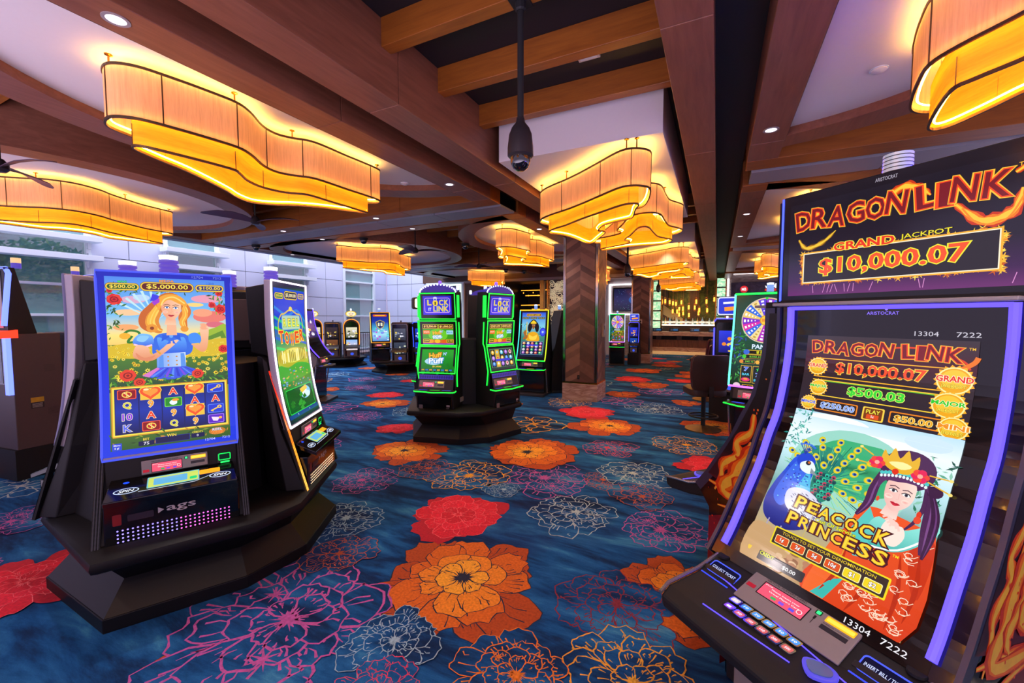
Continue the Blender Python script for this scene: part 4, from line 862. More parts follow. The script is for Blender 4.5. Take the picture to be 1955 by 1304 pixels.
    a.poly(spline([(42, 36), (41, 26), (48, 20.5), (57, 21), (63, 27), (63, 32), (57, 29), (50, 25.5), (45, 30)], 4), '#f0a42c'); a.line(spline([(44, 31), (47, 25), (54, 23), (62, 29)], 5, False), 1.2, '#ffd872')
    a.poly([(43, 22), (38, 20), (36, 27), (41, 27)], '#3a3ae0'); a.poly([(43, 24), (37, 28), (39, 31), (43, 28)], '#a03ad0'); a.ell(36.5, 53, 4.2, 4, '#e8962a', 14); a.ell(36.5, 53, 1.6, 1.6, '#8a3c0c', 10); a.ell(61, 54, 3.2, 3, '#e8962a', 12)
    for x, y, r in ((11, 26, 5), (91, 34, 4.6), (84, 30, 3), (92, 75, 4), (90, 18, 3), (8, 18, 2)): rose(a, x, y, r)
    leafs(a, 90, 5, 99, 95, 110, rnd, ('#2c7a1c', '#5aa024', '#86b82c', '#1e5a1c', '#3c8a20'), 2.6)
    for x, y, r in ((18, 97, 5.5), (26, 104, 4), (70, 99, 4.5)): rose(a, x, y, r, '#e0401c', '#8a1c10')
    a.lim = None
    # prize plates
    a.text('MAXI', 17, 9.4, 1.9, '#3ae03a', 6, .05, '#0a3a0a', .03); a.text('MEGA', 49, 7.6, 2.3, '#ffa01e', 11, .05, '#4a1400', .03); a.text('MINI', 83, 8.4, 1.9, '#4a8aff', 6, .05, '#0a1a4a', .03)
    plate(a, 6, 11.4, 28, 16.8, '$500.00', '#0c5a1e', 3.6); plate(a, 30, 9.6, 69, 17, '$5,000.00', '#5a1414', 5); plate(a, 71.5, 10.6, 93.5, 16, '$100.00', '#14207a', 3.4)
    a.text('12704', 73, 2.6, 2.2, '#7a8cd8', 9); a.text('7212', 89, 2.6, 2.2, '#7a8cd8', 7)
    # reels
    a.rect(6, 107, 94, 153.5, '#d89a1a'); a.rect(7, 108, 93, 152.5, '#ffe24a'); a.rect(8.2, 109.2, 91.8, 151.2, '#0a1a5a')
    for k in range(5): x = 8.4 + k * 16.7; a.grad(x + .3, 109.4, x + 16.2, 151, [(0, '#0c1c6a'), (.5, '#1634a8'), (1, '#0a1450')])
    cx = [16.8 + k * 16.7 for k in range(5)]; cy = [114.6, 125, 135.4, 145.8]
    def sym(c, r, ch, col): a.text(ch, cx[c], cy[r], 6.6, col, None, .05, '#fff0c8', .05)
    def tile(c, r, bg, ed): a.rr(cx[c] - 6.6, cy[r] - 4.4, cx[c] + 6.6, cy[r] + 4.4, 1, ed); a.rr(cx[c] - 6, cy[r] - 3.8, cx[c] + 6, cy[r] + 3.8, .8, bg)
    def crown(c, r): tile(c, r, '#8a0c0c', '#ff5a2a'); x, y = cx[c], cy[r]; a.ell(x, y, 3.6, 2.9, '#ffd25a', 14); a.ell(x, y, 2.8, 2.1, '#c02a10', 14); a.line([(x - 2, y - 2), (x + 2, y + 2)], .8, '#ffe9a0'); a.line([(x, y - 3), (x, y + 3)], .7, '#ffd25a')
    def key(c, r): tile(c, r, '#1e3ad0', '#5a86ff'); x, y = cx[c], cy[r]; a.ell(x + 3, y - 1.4, 1.9, 1.7, '#ffd23a', 10); a.ell(x + 3, y - 1.4, .8, .7, '#1e3ad0', 8); a.line([(x + 1.6, y - .6), (x - 4, y + 2.2)], 1.1, '#ffd23a'); a.line([(x - 3, y + 1.6), (x - 2.2, y + 3)], .9, '#ffd23a')
    crown(0, 0); sym(0, 1, 'Q', '#d8d020'); sym(0, 2, '10', '#8a3ae0'); sym(0, 3, 'K', '#5a6cf0')
    a.rect(cx[1] - 7.4, 109.6, cx[1] + 7.4, 121, '#f0c23a'); sym(1, 1, '9', '#f0a01e'); sym(1, 2, 'A', '#f0401e'); crown(1, 3)
    sym(2, 0, 'A', '#f0401e'); tile(2, 1, '#1c8a1e', '#7ae03a'); a.ell(cx[2], cy[1] + .6, 3, 2.4, '#e8f4ff', 12); a.ell(cx[2] + 1.6, cy[1] - 1.8, 2.8, 1.3, '#f0a01e', 12); sym(2, 2, '9', '#f0a01e'); sym(2, 3, 'Q', '#d8d020')
    a.rect(cx[3] - 7.4, 109.6, cx[3] + 7.4, 118.6, '#f0c23a'); sym(3, 1, 'A', '#f0401e'); a.rect(cx[3] - 7.4, 129, cx[3] + 7.4, 140.4, '#f0c23a'); sym(3, 3, '9', '#f0a01e')
    key(4, 0); sym(4, 1, 'A', '#f0401e'); key(4, 2); tile(4, 3, '#5a1ec0', '#a87aff'); a.poly([(cx[4] - 4, cy[3] - 2), (cx[4] + 3, cy[3] - 1), (cx[4] + 1, cy[3] + 2.6), (cx[4] - 2.6, cy[3] + 2)], '#f6e0ff'); a.ell(cx[4] + 3.4, cy[3] - .6, 1.5, 1.3, '#ffb03a', 8)
    heart(a, cx[1], 114.4, 15.4, 13); heart(a, cx[3], 113.6, 14.6, 11.5); heart(a, cx[3], 134.2, 14.6, 12)
    leafs(a, 40, 6, 154, 94, 163, rnd, ('#3c6a1c', '#8a9a24', '#c88a2a', '#2c4a18'), 2.4)
    a.rr(36, 157.4, 62, 163.4, .6, '#1c2a8a'); a.rr(36.5, 157.9, 61.5, 162.9, .5, '#0a1248'); a.text('WIN', 48, 156.8, 2.6, '#ffe24a', 7, .04, '#3a2a00', .03); a.text('BET', 29.5, 157.6, 2, '#ffe24a', 4.5, .04, '#3a2a00', .02); a.rr(24, 159.2, 35.4, 163.4, .5, '#0a1248'); a.text('75', 29.6, 161.4, 2.6, '#f4f4ff', 4)
    a.rr(63, 158, 73.5, 162.2, .5, '#0a1248'); a.text('CREDITS', 68, 156.9, 1.7, '#ffe24a', 8.4); a.text('0', 68, 160.2, 2.2, '#f4f4ff'); a.rr(6, 158.6, 12.6, 164.8, .6, '#3048d8'); a.text('Menu', 9.3, 160.2, 1.4, '#ffffff', 4.4); a.text('1¢', 9.3, 163, 2.2, '#ffffff', 3)
    a.ell(84, 158.4, 7, 3.6, '#c8781c', 16); a.text('REEL', 84, 156.6, 2.2, '#e8eeff', 8, .05, '#2a2a6a', .04); a.text('TOWER', 84, 159.6, 2.8, '#e8281c', 10, .06, '#ffd84a', .04)
    a.text('12704', 78, 165.6, 2.2, '#c8d0ff', 8); a.text('7212', 91, 165.4, 2.2, '#c8d0ff', 6.4)
    return a
def art_tower():
    a = Art(); rnd = random.Random(9)
    a.grad(0, 0, 100, 170, [(0, '#241c2c'), (1, '#181a30')]); a.grad(5, 8, 95, 165, [(0, '#1c34d0'), (.3, '#1a3cc8'), (.42, '#2a8a5a'), (.55, '#c8b83a'), (.7, '#3c8a3a'), (1, '#0c2a14')])
    for k in range(5): a.line(spline([(5, 30 + 12 * k), (40, 40 + 11 * k), (70, 34 + 13 * k), (95, 48 + 10 * k)], 6, False), 3.4, ('#1e7ad8', '#2ab88a', '#3cc85a', '#1e5ad0', '#4ad06a')[k])
    plate(a, 8, 14, 30, 20, '$500.00', '#0c7a2a', 3.4); plate(a, 33, 11, 71, 20, '$5,000.00', '#2a2420', 5, '#fff0b0'); plate(a, 74, 12, 93, 18, '$100.00', '#14309a', 3.2)
    a.line(spline([(20, 68), (14, 52), (22, 40), (32, 38), (50, 33), (68, 38), (80, 40), (86, 52), (80, 68)], 6, False), 2, '#d8b83a'); a.ell(50, 32, 5, 3, '#e8d04a', 14); a.rr(24, 40, 78, 58, 3, '#8ab0c8'); a.rr(25, 41, 77, 57, 3, '#b8d0b0')
    for k, ch in enumerate('REEL'): a.text(ch, 32 + 13 * k, 49, 10, '#ffe24a', 8, .06, '#3a7a3a', .05)
    for k, ch in enumerate('TOWER'): a.text(ch, 20 + 15 * k, 70 - 2 * abs(k - 2), 15, '#e0341c', 12, .07, '#ffd84a', .06)
    a.ell(50, 92, 44, 12, '#b8a02a', 24); a.ell(50, 90, 36, 9, '#e8d860', 24)
    for k in range(16): x = 12 + 5 * k; a.rect(x, 84 + rnd.uniform(-3, 3), x + 2.4, 98, rnd.choice(('#f6ecb0', '#c8a83a', '#8a7a2a')))
    a.poly(spline([(5, 100), (30, 104), (60, 100), (95, 106), (95, 118), (5, 120)], 3), '#4aa03a')
    for k in range(40): a.ell(rnd.uniform(8, 92), rnd.uniform(104, 128), rnd.uniform(1, 4), 1, rnd.choice(('#c88a3a', '#7aa0c8', '#d8a8a0', '#4a8ad0', '#a8c84a')), 8)
    a.rr(10, 130, 90, 160, 2, '#2ad04a'); a.rr(11, 131, 89, 159, 2, '#0c4a1c'); a.ell(66, 140, 16, 8, '#8ac8f0', 18); a.ell(62, 138, 9, 5, '#e8f6ff', 14); a.ell(72, 143, 8, 4, '#d8f0ff', 14); a.poly([(50, 134), (70, 131), (74, 136), (54, 140)], '#f0c83a')
    for k in range(10): x, y = rnd.uniform(14, 60), rnd.uniform(140, 157); a.poly([(x, y), (x + 8, y - 3), (x + 12, y + 2), (x + 3, y + 3)], rnd.choice(('#2c9a2c', '#8ac83a', '#1c6a1c')))
    a.rect(5, 160, 95, 165, '#1a2a8a'); a.text('75', 30, 162.4, 2, '#e8e8ff'); a.text('0', 66, 162.4, 2, '#e8e8ff')
    return a
def coin(a, x, y, r, t1, c1, t2='JACKPOT'):
    a.star(x, y, r * 1.18, r * .98, 18, '#ffb01e'); a.ell(x, y, r, r, '#fff0a0', 28); a.ell(x, y, r * .9, r * .9, '#f0a818', 28); a.ell(x, y - r * .1, r * .74, r * .7, '#ffc838', 24)
    a.text(t1, x, y - r * .12, r * .46, c1, r * 2.05, .07, '#fff6d0', .06); a.text(t2, x, y + r * .45, r * .34, '#ffe84a', r * 1.4, .05, '#5a2a00', .03)
def art_peacock():
    a = Art(); rnd = random.Random(12); H = 186
    a.grad(0, 0, 100, 62, [(0, '#3a3238'), (.3, '#4a1a24'), (.5, '#33262c'), (1, '#2a2430')]); a.line(spline([(50, 8), (70, 6), (92, 12), (97, 18)], 6, False), 1.2, '#e0401c'); a.line(spline([(90, 20), (98, 14), (100, 10)], 5, False), 2.6, '#f0781e')
    xs = [8.5, 18, 27, 36, 45, 54, 67, 73.5, 80, 89.5]; fancy(a, 'DRAGONLINK', xs, 9, 9.4, 8, [-.1, .05, .1, -.05, 0, .12, -.08, 0, .1, .06]); a.text('TM', 97, 5, 1.6, '#ffc23a')
    for y, c in ((17.9, '#ffb42a'), (32.5, '#ffb42a'), (35.2, '#ffd23a'), (47.4, '#ffd23a')): a.line([(8, y), (96, y)], .7, c)
    a.line([(12, 35.9), (92, 35.9)], .4, '#6ae03a')
    a.text('$10,000.07', 50, 25, 9.4, '#f2522a', 54, .055, '#ffd84a', .05); a.text('$500.03', 50.5, 41.3, 7.4, '#3ad83a', 34, .055, '#d8f06a', .05)
    for x0, x1 in ((13, 42), (61, 91)): a.rr(x0, 50.6, x1, 58.8, 1, '#f0861c'); a.rr(x0 + .8, 51.4, x1 - .8, 58, .8, '#2c2022')
    a.text('$250.00', 28.6, 54.8, 5, '#7a9ae8', 23, .05, '#e8f0ff', .04); a.text('$50.00', 74, 55.2, 5, '#f0a81e', 20, .05, '#fff0a0', .04); a.rr(45.2, 50.4, 58.2, 60, 1, '#ffd24a'); a.rr(46.2, 51.2, 57.2, 59.2, .8, '#7a3c10'); a.text('PLAY', 51.7, 53.6, 2.8, '#fff04a', 8.4, .04, '#3a1a00', .03); a.rr(48, 55.6, 55.4, 58.8, .5, '#e0501c'); a.text('5¢', 51.7, 57.2, 2, '#ffffff')
    coin(a, 10, 24.7, 6.6, 'GRAND', '#e8341c'); coin(a, 13, 41.2, 6, 'MAJOR', '#2ac82a'); coin(a, 90.5, 25.4, 8.6, 'GRAND', '#e8341c'); coin(a, 89.5, 41.4, 8, 'MAJOR', '#2ac82a')
    coin(a, 8, 54.4, 5.4, 'MINOR', '#2a4ae0', 'BONUS'); coin(a, 93.6, 55.3, 7, 'MINI', '#f0901c', 'BONUS')
    # landscape
    a.grad(0, 61, 100, H, [(0, '#bfe4fa'), (.12, '#eef8ff'), (.3, '#bfe8f0'), (.5, '#6aa8a0'), (.8, '#c8a878'), (1, '#b89468')])
    for x, y, rx, ry, c in ((30, 66, 22, 5, '#ffffff'), (62, 72, 18, 6, '#f6fbff'), (84, 68, 12, 5, '#cfe8f6')): a.ell(x, y, rx, ry, c, 20)
    leafs(a, 70, 0, 61, 14, 96, rnd, ('#2a8a86', '#3aa89a', '#1c6a6a', '#68c0b0'), 2); leafs(a, 60, 84, 74, 99, 128, rnd, ('#2a7a5a', '#5aa88a', '#8ac8b0', '#1c5a4a'), 2.4)
    a.gell(46, 102, 38, 32, '#1c8a5a', '#9ad8c8', 30); a.gell(50, 97, 28, 21, '#1c7a4a', '#3ab078', 28); a.gell(30, 98, 16, 12, '#0c5a6a', '#1c8a72', 22)
    for k in range(120): t, q = rnd.uniform(-3.0, .9), rnd.uniform(12, 32); x, y = 34 + q * math.cos(t), 112 + q * math.sin(t); a.line([(34 + (q - 9) * math.cos(t), 112 + (q - 9) * math.sin(t)), (x, y)], .35, rnd.choice(('#7ad08a', '#0c5a4a', '#c8e05a', '#1c8a8a')))
    for q, n in ((13, 5), (20, 7), (27, 9), (33, 9)):
        for k in range(n):
            t = -2.6 + 2.9 * k / (n - 1); x, y = 36 + q * math.cos(t), 112 + q * .95 * math.sin(t)
            if x > 66 or x < 6: continue
            a.ell(x, y, 2.9, 2.3, '#c8c81e', 14, t); a.ell(x, y, 2.3, 1.8, '#f6d02a', 14, t); a.ell(x + .3, y, 1.4, 1.2, '#2a8ab8', 12); a.ell(x + .5, y, .8, .75, '#1c1c7a', 10)
    a.gpoly(spline([(20, 96), (12, 100), (7, 112), (3, 124), (1, 140), (6, 152), (20, 156), (34, 150), (40, 138), (38, 126), (28, 122), (27, 112), (27, 104)], 5), '#2a5ae8', '#121c78')
    a.poly(spline([(20, 97), (13, 104), (8, 118), (6, 134), (14, 140), (20, 128), (22, 114), (26, 104)], 5), '#3a6ae8'); a.poly(spline([(24, 108), (27, 114), (30, 124), (26, 132), (18, 134), (20, 120)], 5), '#4ab8e8')
    for k in range(60): x, y = rnd.uniform(9, 26), rnd.uniform(106, 134); a.ell(x, y, .6, .5, rnd.choice(('#7ad8f6', '#2a50d8', '#1c2c9a')), 6)
    a.poly(spline([(28, 108), (36, 104), (42, 110), (42, 122), (36, 128), (29, 122)], 5), '#12806a')
    for r in range(6):
        for k in range(6): x, y = 30 + 2.2 * k + (r % 2), 107 + 3.2 * r; a.ell(x, y, 1.5, 1.5, ('#1ca890', '#c83a5a', '#0c5a5a', '#2ac8a0')[(r + k) % 4], 9); a.ell(x, y + .4, .8, .8, '#0c3a4a', 7)
    a.poly(spline([(15, 126), (26, 122), (38, 128), (42, 140), (30, 144), (17, 138)], 5), '#d8d8ea')
    for k in range(70): x, y = rnd.uniform(17, 40), rnd.uniform(125, 142); a.line([(x, y), (x + 1.6, y + 1)], .5, rnd.choice(('#3a3a6a', '#ffffff', '#5a5a8a')))
    a.ell(20, 101, 6.6, 6.2, '#1c46d0', 20); a.poly(spline([(17, 103), (24, 100), (28, 106), (24, 110), (18, 108)], 4), '#e8f4f4'); a.poly([(25, 105), (31, 110), (25, 109)], '#8a98a0'); a.ell(22, 102, 1.9, 1.8, '#1c2a3a', 10); a.ell(22.4, 101.6, .9, .9, '#d86a1c', 8)
    for k in range(7): t = -2.1 + k * .2; a.line([(18, 96), (18 + 9 * math.cos(t), 96 + 8 * math.sin(t))], .5, '#1c3ca0'); a.ell(18 + 9 * math.cos(t), 96 + 8 * math.sin(t), 1, .8, '#2a6ae0', 8)
    a.line([(10, 152), (9, 166)], .9, '#a8a0c0'); a.line([(20, 154), (19, 166)], .9, '#a8a0c0'); a.poly(spline([(0, 160), (16, 158), (34, 166), (40, 178), (20, 186), (0, 186)], 4), '#c8a070')
    for k in range(34): x, y = rnd.uniform(26, 54), rnd.uniform(168, 185); a.ell(x, y, rnd.uniform(2, 3.4), rnd.uniform(1.3, 2.2), rnd.choice(('#c89870', '#e0bc94', '#9a6a4a', '#b88060')), 10)
    # woman in a patterned red-orange robe
    a.gpoly(spline([(64, 118), (58, 134), (50, 160), (46, 186), (100, 186), (101, 128), (92, 120)], 4), '#f05a28', '#d43a10', (.5, 1))
    a.poly(spline([(56, 140), (50, 160), (47, 186), (60, 186), (62, 160)], 4), '#f0682a'); a.poly(spline([(90, 122), (101, 128), (101, 160), (94, 150)], 4), '#c8340f')
    a.poly([(60, 172), (66, 168), (60, 186), (52, 186)], '#3ab8b0'); a.poly([(66, 118), (72, 128), (76, 150), (66, 152), (60, 136)], '#58c8c0'); a.gpoly(spline([(72, 122), (84, 126), (98, 116), (100, 122), (88, 138), (74, 142), (68, 132)], 4), '#9af0e4', '#3ab0a8'); a.line(spline([(72, 142), (86, 138), (99, 122)], 5, False), 1.1, '#ffffff')
    for x0, y0, x1, y1 in ((62, 150, 56, 182), (76, 156, 72, 186), (88, 140, 92, 184), (96, 136, 98, 176)): a.line(spline([(x0, y0), ((x0 + x1) / 2 + 2, (y0 + y1) / 2), (x1, y1)], 5, False), lambda t: 2.2 * math.sin(PI * t) + .2, '#b82c0a')
    for k in range(64):
        x, y = rnd.uniform(52, 99), rnd.uniform(128, 185)
        if x < 64 - (y - 128) * .2 + 2 or (60 < x < 92 and y < 142): continue
        if 60 < x < 86 and y < 156: continue
        p = [(x + 3.4 * math.cos(.9 * j + k) * (1 - j * .12), y + 2.6 * math.sin(.9 * j + k) * (1 - j * .12)) for j in range(7)]; a.line(p, .45, '#fbe0c8'); a.line([(x - 3, y), (x - 1, y + 1.6), (x + 2, y + .6), (x + 3.6, y - 1.2)], .4, '#fbd0b0')
    hairlock(a, [(68, 90), (65, 104), (64, 116), (60, 126)], 4, '#4a2450', '#7a4a86'); hairlock(a, [(90, 94), (94, 106), (95, 122), (96, 136)], 4.2, '#4a2450', '#7a4a86'); hairlock(a, [(92, 96), (97, 110), (98, 124), (97, 138)], 3, '#3a1a40', '#6a3a76'); a.ell(94, 97, 4, 3.6, '#3a1a40', 14); a.ell(79, 88, 14, 13, '#4a2450', 26)
    face(a, 78, 104.5, 10.6, '#fcdcd0', '#f0b8b0', '#4a2450', '#4a4a5a', '#d82a3e', .12, '#5a3a4a')
    a.poly(spline([(67, 104), (67, 94), (76, 88), (88, 91), (92, 100), (90, 97), (82, 96), (76, 97), (70, 98)], 4), '#5a2e62'); hairlock(a, [(90, 96), (91, 108), (89, 118), (85, 126)], 1.6, '#4a2450')
    a.poly(spline([(78, 120), (75, 128), (78, 136), (84, 137), (87, 130), (85, 124), (81, 124)], 4), '#fce4d8')
    for k in range(4): a.line(spline([(79 + k * 1.6, 124 + k), (76.5 + k * 1.6, 120 + k * .8), (74 + k * 1.5, 121.5 + k * 1.4)], 4, False), 1.2, '#f6cfc4')
    a.ell(90, 113, 1.2, 2.2, '#e03a1c', 10); a.ell(90, 116.5, 1.8, 2.4, '#e84a2a', 12); a.ell(68.4, 111, .9, 1.8, '#e84a2a', 8)
    for k in range(13): x = 67 + k * 1.9; y = 93.5 - 2.4 * math.sin(PI * k / 12); a.ell(x, y, 1.2, 1.2, '#4ac8c8', 9); a.ell(x, y + 2, .8, 1, '#e8f6f6', 8)
    a.poly(spline([(65, 86), (72, 91), (80, 91), (84, 86), (83, 78), (80, 82), (77, 75.5), (74, 82), (70, 75.5), (68, 82), (65, 78)], 3), '#e8b42a'); a.poly(spline([(69, 86), (76, 89), (81, 86), (76, 84)], 3), '#fff0a0'); a.ell(73.6, 91, 1.8, 2, '#e0341c', 10)
    for x, y in ((63, 88), (86, 90)):
        for k in range(6): a.ell(x + 2.4 * math.cos(k), y + 2.4 * math.sin(k), 2.2, 2, '#e8285a' if k % 2 else '#f04a3a', 10)
        a.ell(x, y, 1.4, 1.4, '#ffb0a0', 8)
    for p in (((60, 84), (52, 80)), ((60, 90), (52, 90)), ((90, 92), (101, 96)), ((90, 88), (100, 88))): a.line(p, .8, '#e8b42a'); a.ell(p[1][0], p[1][1], 1.1, 1, '#ffe07a', 8)
    # game title
    for ch, x, y, hh in zip('PEACOCK', (27, 35.5, 43.5, 51.5, 60, 68.5, 77.5), (132.6, 133.2, 133.6, 133.8, 134, 134.2, 134.6), (9.4, 8, 8, 8, 8.4, 8.4, 9)): a.text(ch, x, y, hh, '#e8a81e', 7.2, .1, '#4a1420', .06, 0, .04); a.text(ch, x, y, hh * .94, '#ffd83a', 6.4, .0, '#000', .01, 0, .04)
    for ch, x, y, hh in zip('PRINCESS', (25.5, 34, 40, 46.5, 55, 63, 71, 79.5), (145.4, 145.6, 145.8, 146, 146, 146.2, 146.4, 146.6), (9.4, 8, 8, 8, 8.2, 8.4, 8.8, 9.2)): ww = 3 if ch == 'I' else 7; a.text(ch, x, y, hh, '#e8a81e', ww, .1, '#4a1420', .06, 0, .03); a.text(ch, x, y, hh * .94, '#ffd83a', ww * .9, .0, '#000', .01, 0, .03)
    a.text('TM', 86, 142, 1.6, '#f0e02a'); a.text('Out Of Service', 52, 139.8, 2.6, '#f0f02a', 25, .05, '#2a2a10', .03)
    a.line([(38, 128), (62, 129), (61, 155), (36, 155), (38, 128)], .35, '#d8c03a')
    a.rr(17, 155.4, 88, 169, .8, '#f0d81e'); a.rr(18, 156.4, 87, 168, .6, '#3a2c26'); a.text('TOUCH TO SET YOUR DENOMINATION', 52, 158.4, 2, '#e8c82a', 58)
    for k, (t_, c) in enumerate((('1¢', '#e0521c'), ('2¢', '#e0521c'), ('5¢', '#e0521c'), ('10¢', '#e0521c'), ('$1', '#f0d41e'), ('$2', '#f0d41e'))): x = 24.5 + 11.2 * k; a.rr(x - 4.8, 160.8, x + 4.8, 166.8, 1, '#fff4b0'); a.rr(x - 4.4, 161.2, x + 4.4, 166.4, .9, c); a.text(t_, x, 163.8, 3.2, '#ffffff', None, .06, '#6a2a10', .05)
    a.rr(13, 177, 46, 184, .8, '#26262c'); a.text('CREDIT', 19, 178.6, 2.8, '#f0f02a', 10.4, .03, '#2a2a00', .04); a.text('$0.00', 36, 181, 3, '#f4f4f4', 9, bold=.03); a.ell(5, 178, 1.4, 2.6, '#f0c83a', 10)
    return a
def flame(a, pts, w, cols=('#c8340c', '#f07814', '#ffc83a')):
    p = spline(pts, 6, False)
    for k, c in enumerate(cols): a.line(p, lambda t, k=k: w * (1 - .3 * k) * (.25 + math.sin(PI * min(1, t * .95 + .05))) * (1 + .25 * math.sin(t * 31 + k)), c)
def art_topper():
    a = Art(); rnd = random.Random(21); H = 57
    a.rect(0, 0, 98, H, '#0c0a14'); a.grad(3, 5, 94, 54, [(0, '#15131f'), (.6, '#1a1626'), (.85, '#3a1a4a'), (1, '#6a2a6a')])
    flame(a, [(8, 24), (12, 29), (20, 27), (26, 22)], 2.4, ('#5a3a10', '#c88a1c', '#f0c83a')); flame(a, [(44, 14), (52, 8), (58, 10), (62, 14)], 3.2); flame(a, [(70, 20), (78, 28), (86, 26), (88, 18)], 4); flame(a, [(86, 12), (91, 10), (93, 18), (90, 22)], 3)
    a.line(spline([(72, 22), (77, 29), (84, 29), (88, 22), (91, 12)], 6, False), .6, '#ff8a1e')
    fancy(a, 'DRAGONLINK', [10, 18, 26.3, 34.5, 42.5, 50.5, 61, 66.6, 72.4, 81.6], 14.6, 9.8, 7.4, [-.12, .05, .1, -.05, 0, .12, -.08, 0, .1, .08]); a.text('TM', 88, 9.4, 1.4, '#ffc23a')
    for k in range(150):
        s = rnd.random(); side = rnd.choice((0, 0, 1, 1, 2, 3)); x, y = ((11 + 72.5 * s, 32), (11 + 72.5 * s, 47.4), (10.8, 32 + 15.4 * s), (83.6, 32 + 15.4 * s))[side]
        a.star(x + rnd.uniform(-1, 1), y + rnd.uniform(-1, 1), rnd.uniform(.7, 2), .4, 5, rnd.choice(('#f0901c', '#ffb82a', '#c85a0c', '#ffd84a')), rnd.uniform(0, 6))
    a.rect(10.4, 31.4, 84, 48, '#ffb02a'); a.rect(11, 32, 83.4, 47.4, '#fff0d0'); a.rect(11.4, 32.4, 83, 47, '#201c22')
    a.text('$10,000.07', 47, 40, 9, '#f2521e', 56, .055, '#f0e82a', .05); a.text('GRAND', 38, 30.4, 4, '#e8341c', 25, .08, '#ffe04a', .06); a.text('JACKPOT', 61, 30.2, 2.7, '#f0e01e', 17, .03, '#4a3a00', .02)
    a.text('ARISTOCRAT', 46, 2.2, 1.7, '#b0a8b8', 8.4)
    for k in range(12): x = rnd.uniform(5, 92); a.line([(x, 53), (x + rnd.uniform(-1.4, 1.4), 49)], .25, '#d88ac8')
    return a
def art_lock():
    a = Art(); a.rect(0, 0, 100, 66, '#0a0a10'); a.grad(8, 7, 90, 58, [(0, '#2a1ec8'), (1, '#3a2ae0')]); a.frame(13, 13, 85, 52, 5, 1.6, '#d8a0e8'); a.ell(44, 13, 6, 3.4, '#c8c8f0', 14)
    for ch, x in zip('LCK', (27, 61, 76)): a.text(ch, x, 25, 15, '#f0c83a', 12, .06, '#2a7ae0', .05)
    a.ell(44, 26, 7.6, 8.4, '#f0d01e', 18); a.ell(44, 25, 2.2, 2.4, '#201a10', 10); a.poly([(42.6, 26), (45.4, 26), (46.4, 31), (41.6, 31)], '#201a10'); a.ell(44, 16.5, 4.6, 3.8, '#d8d8e8', 14); a.ell(44, 17, 2.8, 2.6, '#2a1ec8', 12)
    a.text('IT', 28, 43, 8, '#e8e8ff', 8, .05, '#2a5ad0', .05); a.text('LINK', 60, 42, 15, '#f0c83a', 44, .06, '#2a8af0', .05); return a
def art_lockmid(good=False):
    a = Art(); rnd = random.Random(3); a.rect(0, 0, 100, 68, '#0a0a0c'); a.rect(8, 8, 92, 62, '#3c9a1c'); a.ell(50, 36, 26, 16, '#6ac82a', 20); a.rect(8, 48, 92, 62, '#c8702a'); a.grad(8, 57, 92, 62, [(0, '#a03ac0'), (1, '#5a1ea0')])
    for x0, x1, t in ((9, 50, '$12,500.00'), (52, 91, '$1,000.21')): a.rect(x0, 9, x1, 20, '#f0b03a'); a.rect(x0 + 1, 10, x1 - 1, 19, '#2a1208'); a.text('GOOD LUCK' if good else t, (x0 + x1) / 2, 14.5, 6, '#ffe07a', (x1 - x0) * .84, .05, '#c83a10', .04)
    a.rr(10, 24, 28, 34, 1, '#f0702a'); a.text('MAJOR', 19, 29, 5, '#ffe0c0', 15, bold=.03); a.rr(73, 24, 91, 34, 1, '#a8e0f0'); a.text('MINOR', 82, 29, 5, '#3a7ac0', 15, bold=.03)
    a.text('Huff', 48, 30, 9, '#ffd23a', 24, .08, '#c84a10', .05, 0, -.1); a.text("N'", 60, 27, 6, '#bfe8ff', 8, .06, '#2a5a9a', .04); a.ell(48, 41, 14, 5, '#b8dcf6', 16); a.text('Puff', 48, 41, 9, '#f4faff', 22, .08, '#4a8ac0', .05, 0, -.06)
    for x, c in ((16, '#c83a1c'), (30, '#f09a1c'), (48, '#f6b82a'), (66, '#e0601c'), (80, '#c88a2a')): a.ell(x, 52, 8, 5, c, 12)
    for x in (18, 82): a.rr(x - 9, 46, x + 9, 56, 1, '#f0d03a'); a.rr(x - 8, 47, x + 8, 55, 1, '#1c2a10'); a.text('$500' if x < 50 else '$100', x, 51, 5, '#ffe04a', 13, bold=.03)
    return a
def art_huff():
    a = Art(); a.rect(0, 0, 100, 68, '#0a0a0c'); a.grad(7, 7, 93, 62, [(0, '#1ca01c'), (.6, '#14861c'), (1, '#0c6a1c')])
    for k in range(7): a.ell(14 + 13 * k, 60 - 3 * (k % 3), 6, 12, '#12781a', 12)
    a.text('Huff', 44, 22, 13, '#f6c42a', 34, .09, '#a03a0c', .06, 0, -.08); a.text("N'", 70, 18, 8, '#bfe8ff', 9, .07, '#2a6aa0', .05); a.ell(40, 38, 24, 9, '#a8d8ea', 20); a.text('Puff', 47, 36, 14, '#f4faff', 40, .09, '#3a86c8', .06, 0, -.05); a.text('$1,000', 50, 51, 5, '#ffe04a', 24, .05, '#4a2a00', .03); a.rect(7, 57, 93, 62, '#0c4a2a')
    for k in range(8): a.rr(9 + 10.6 * k, 58, 17 + 10.6 * k, 61.4, .6, ('#c8a02a', '#2a7ac8')[k % 2])
    return a
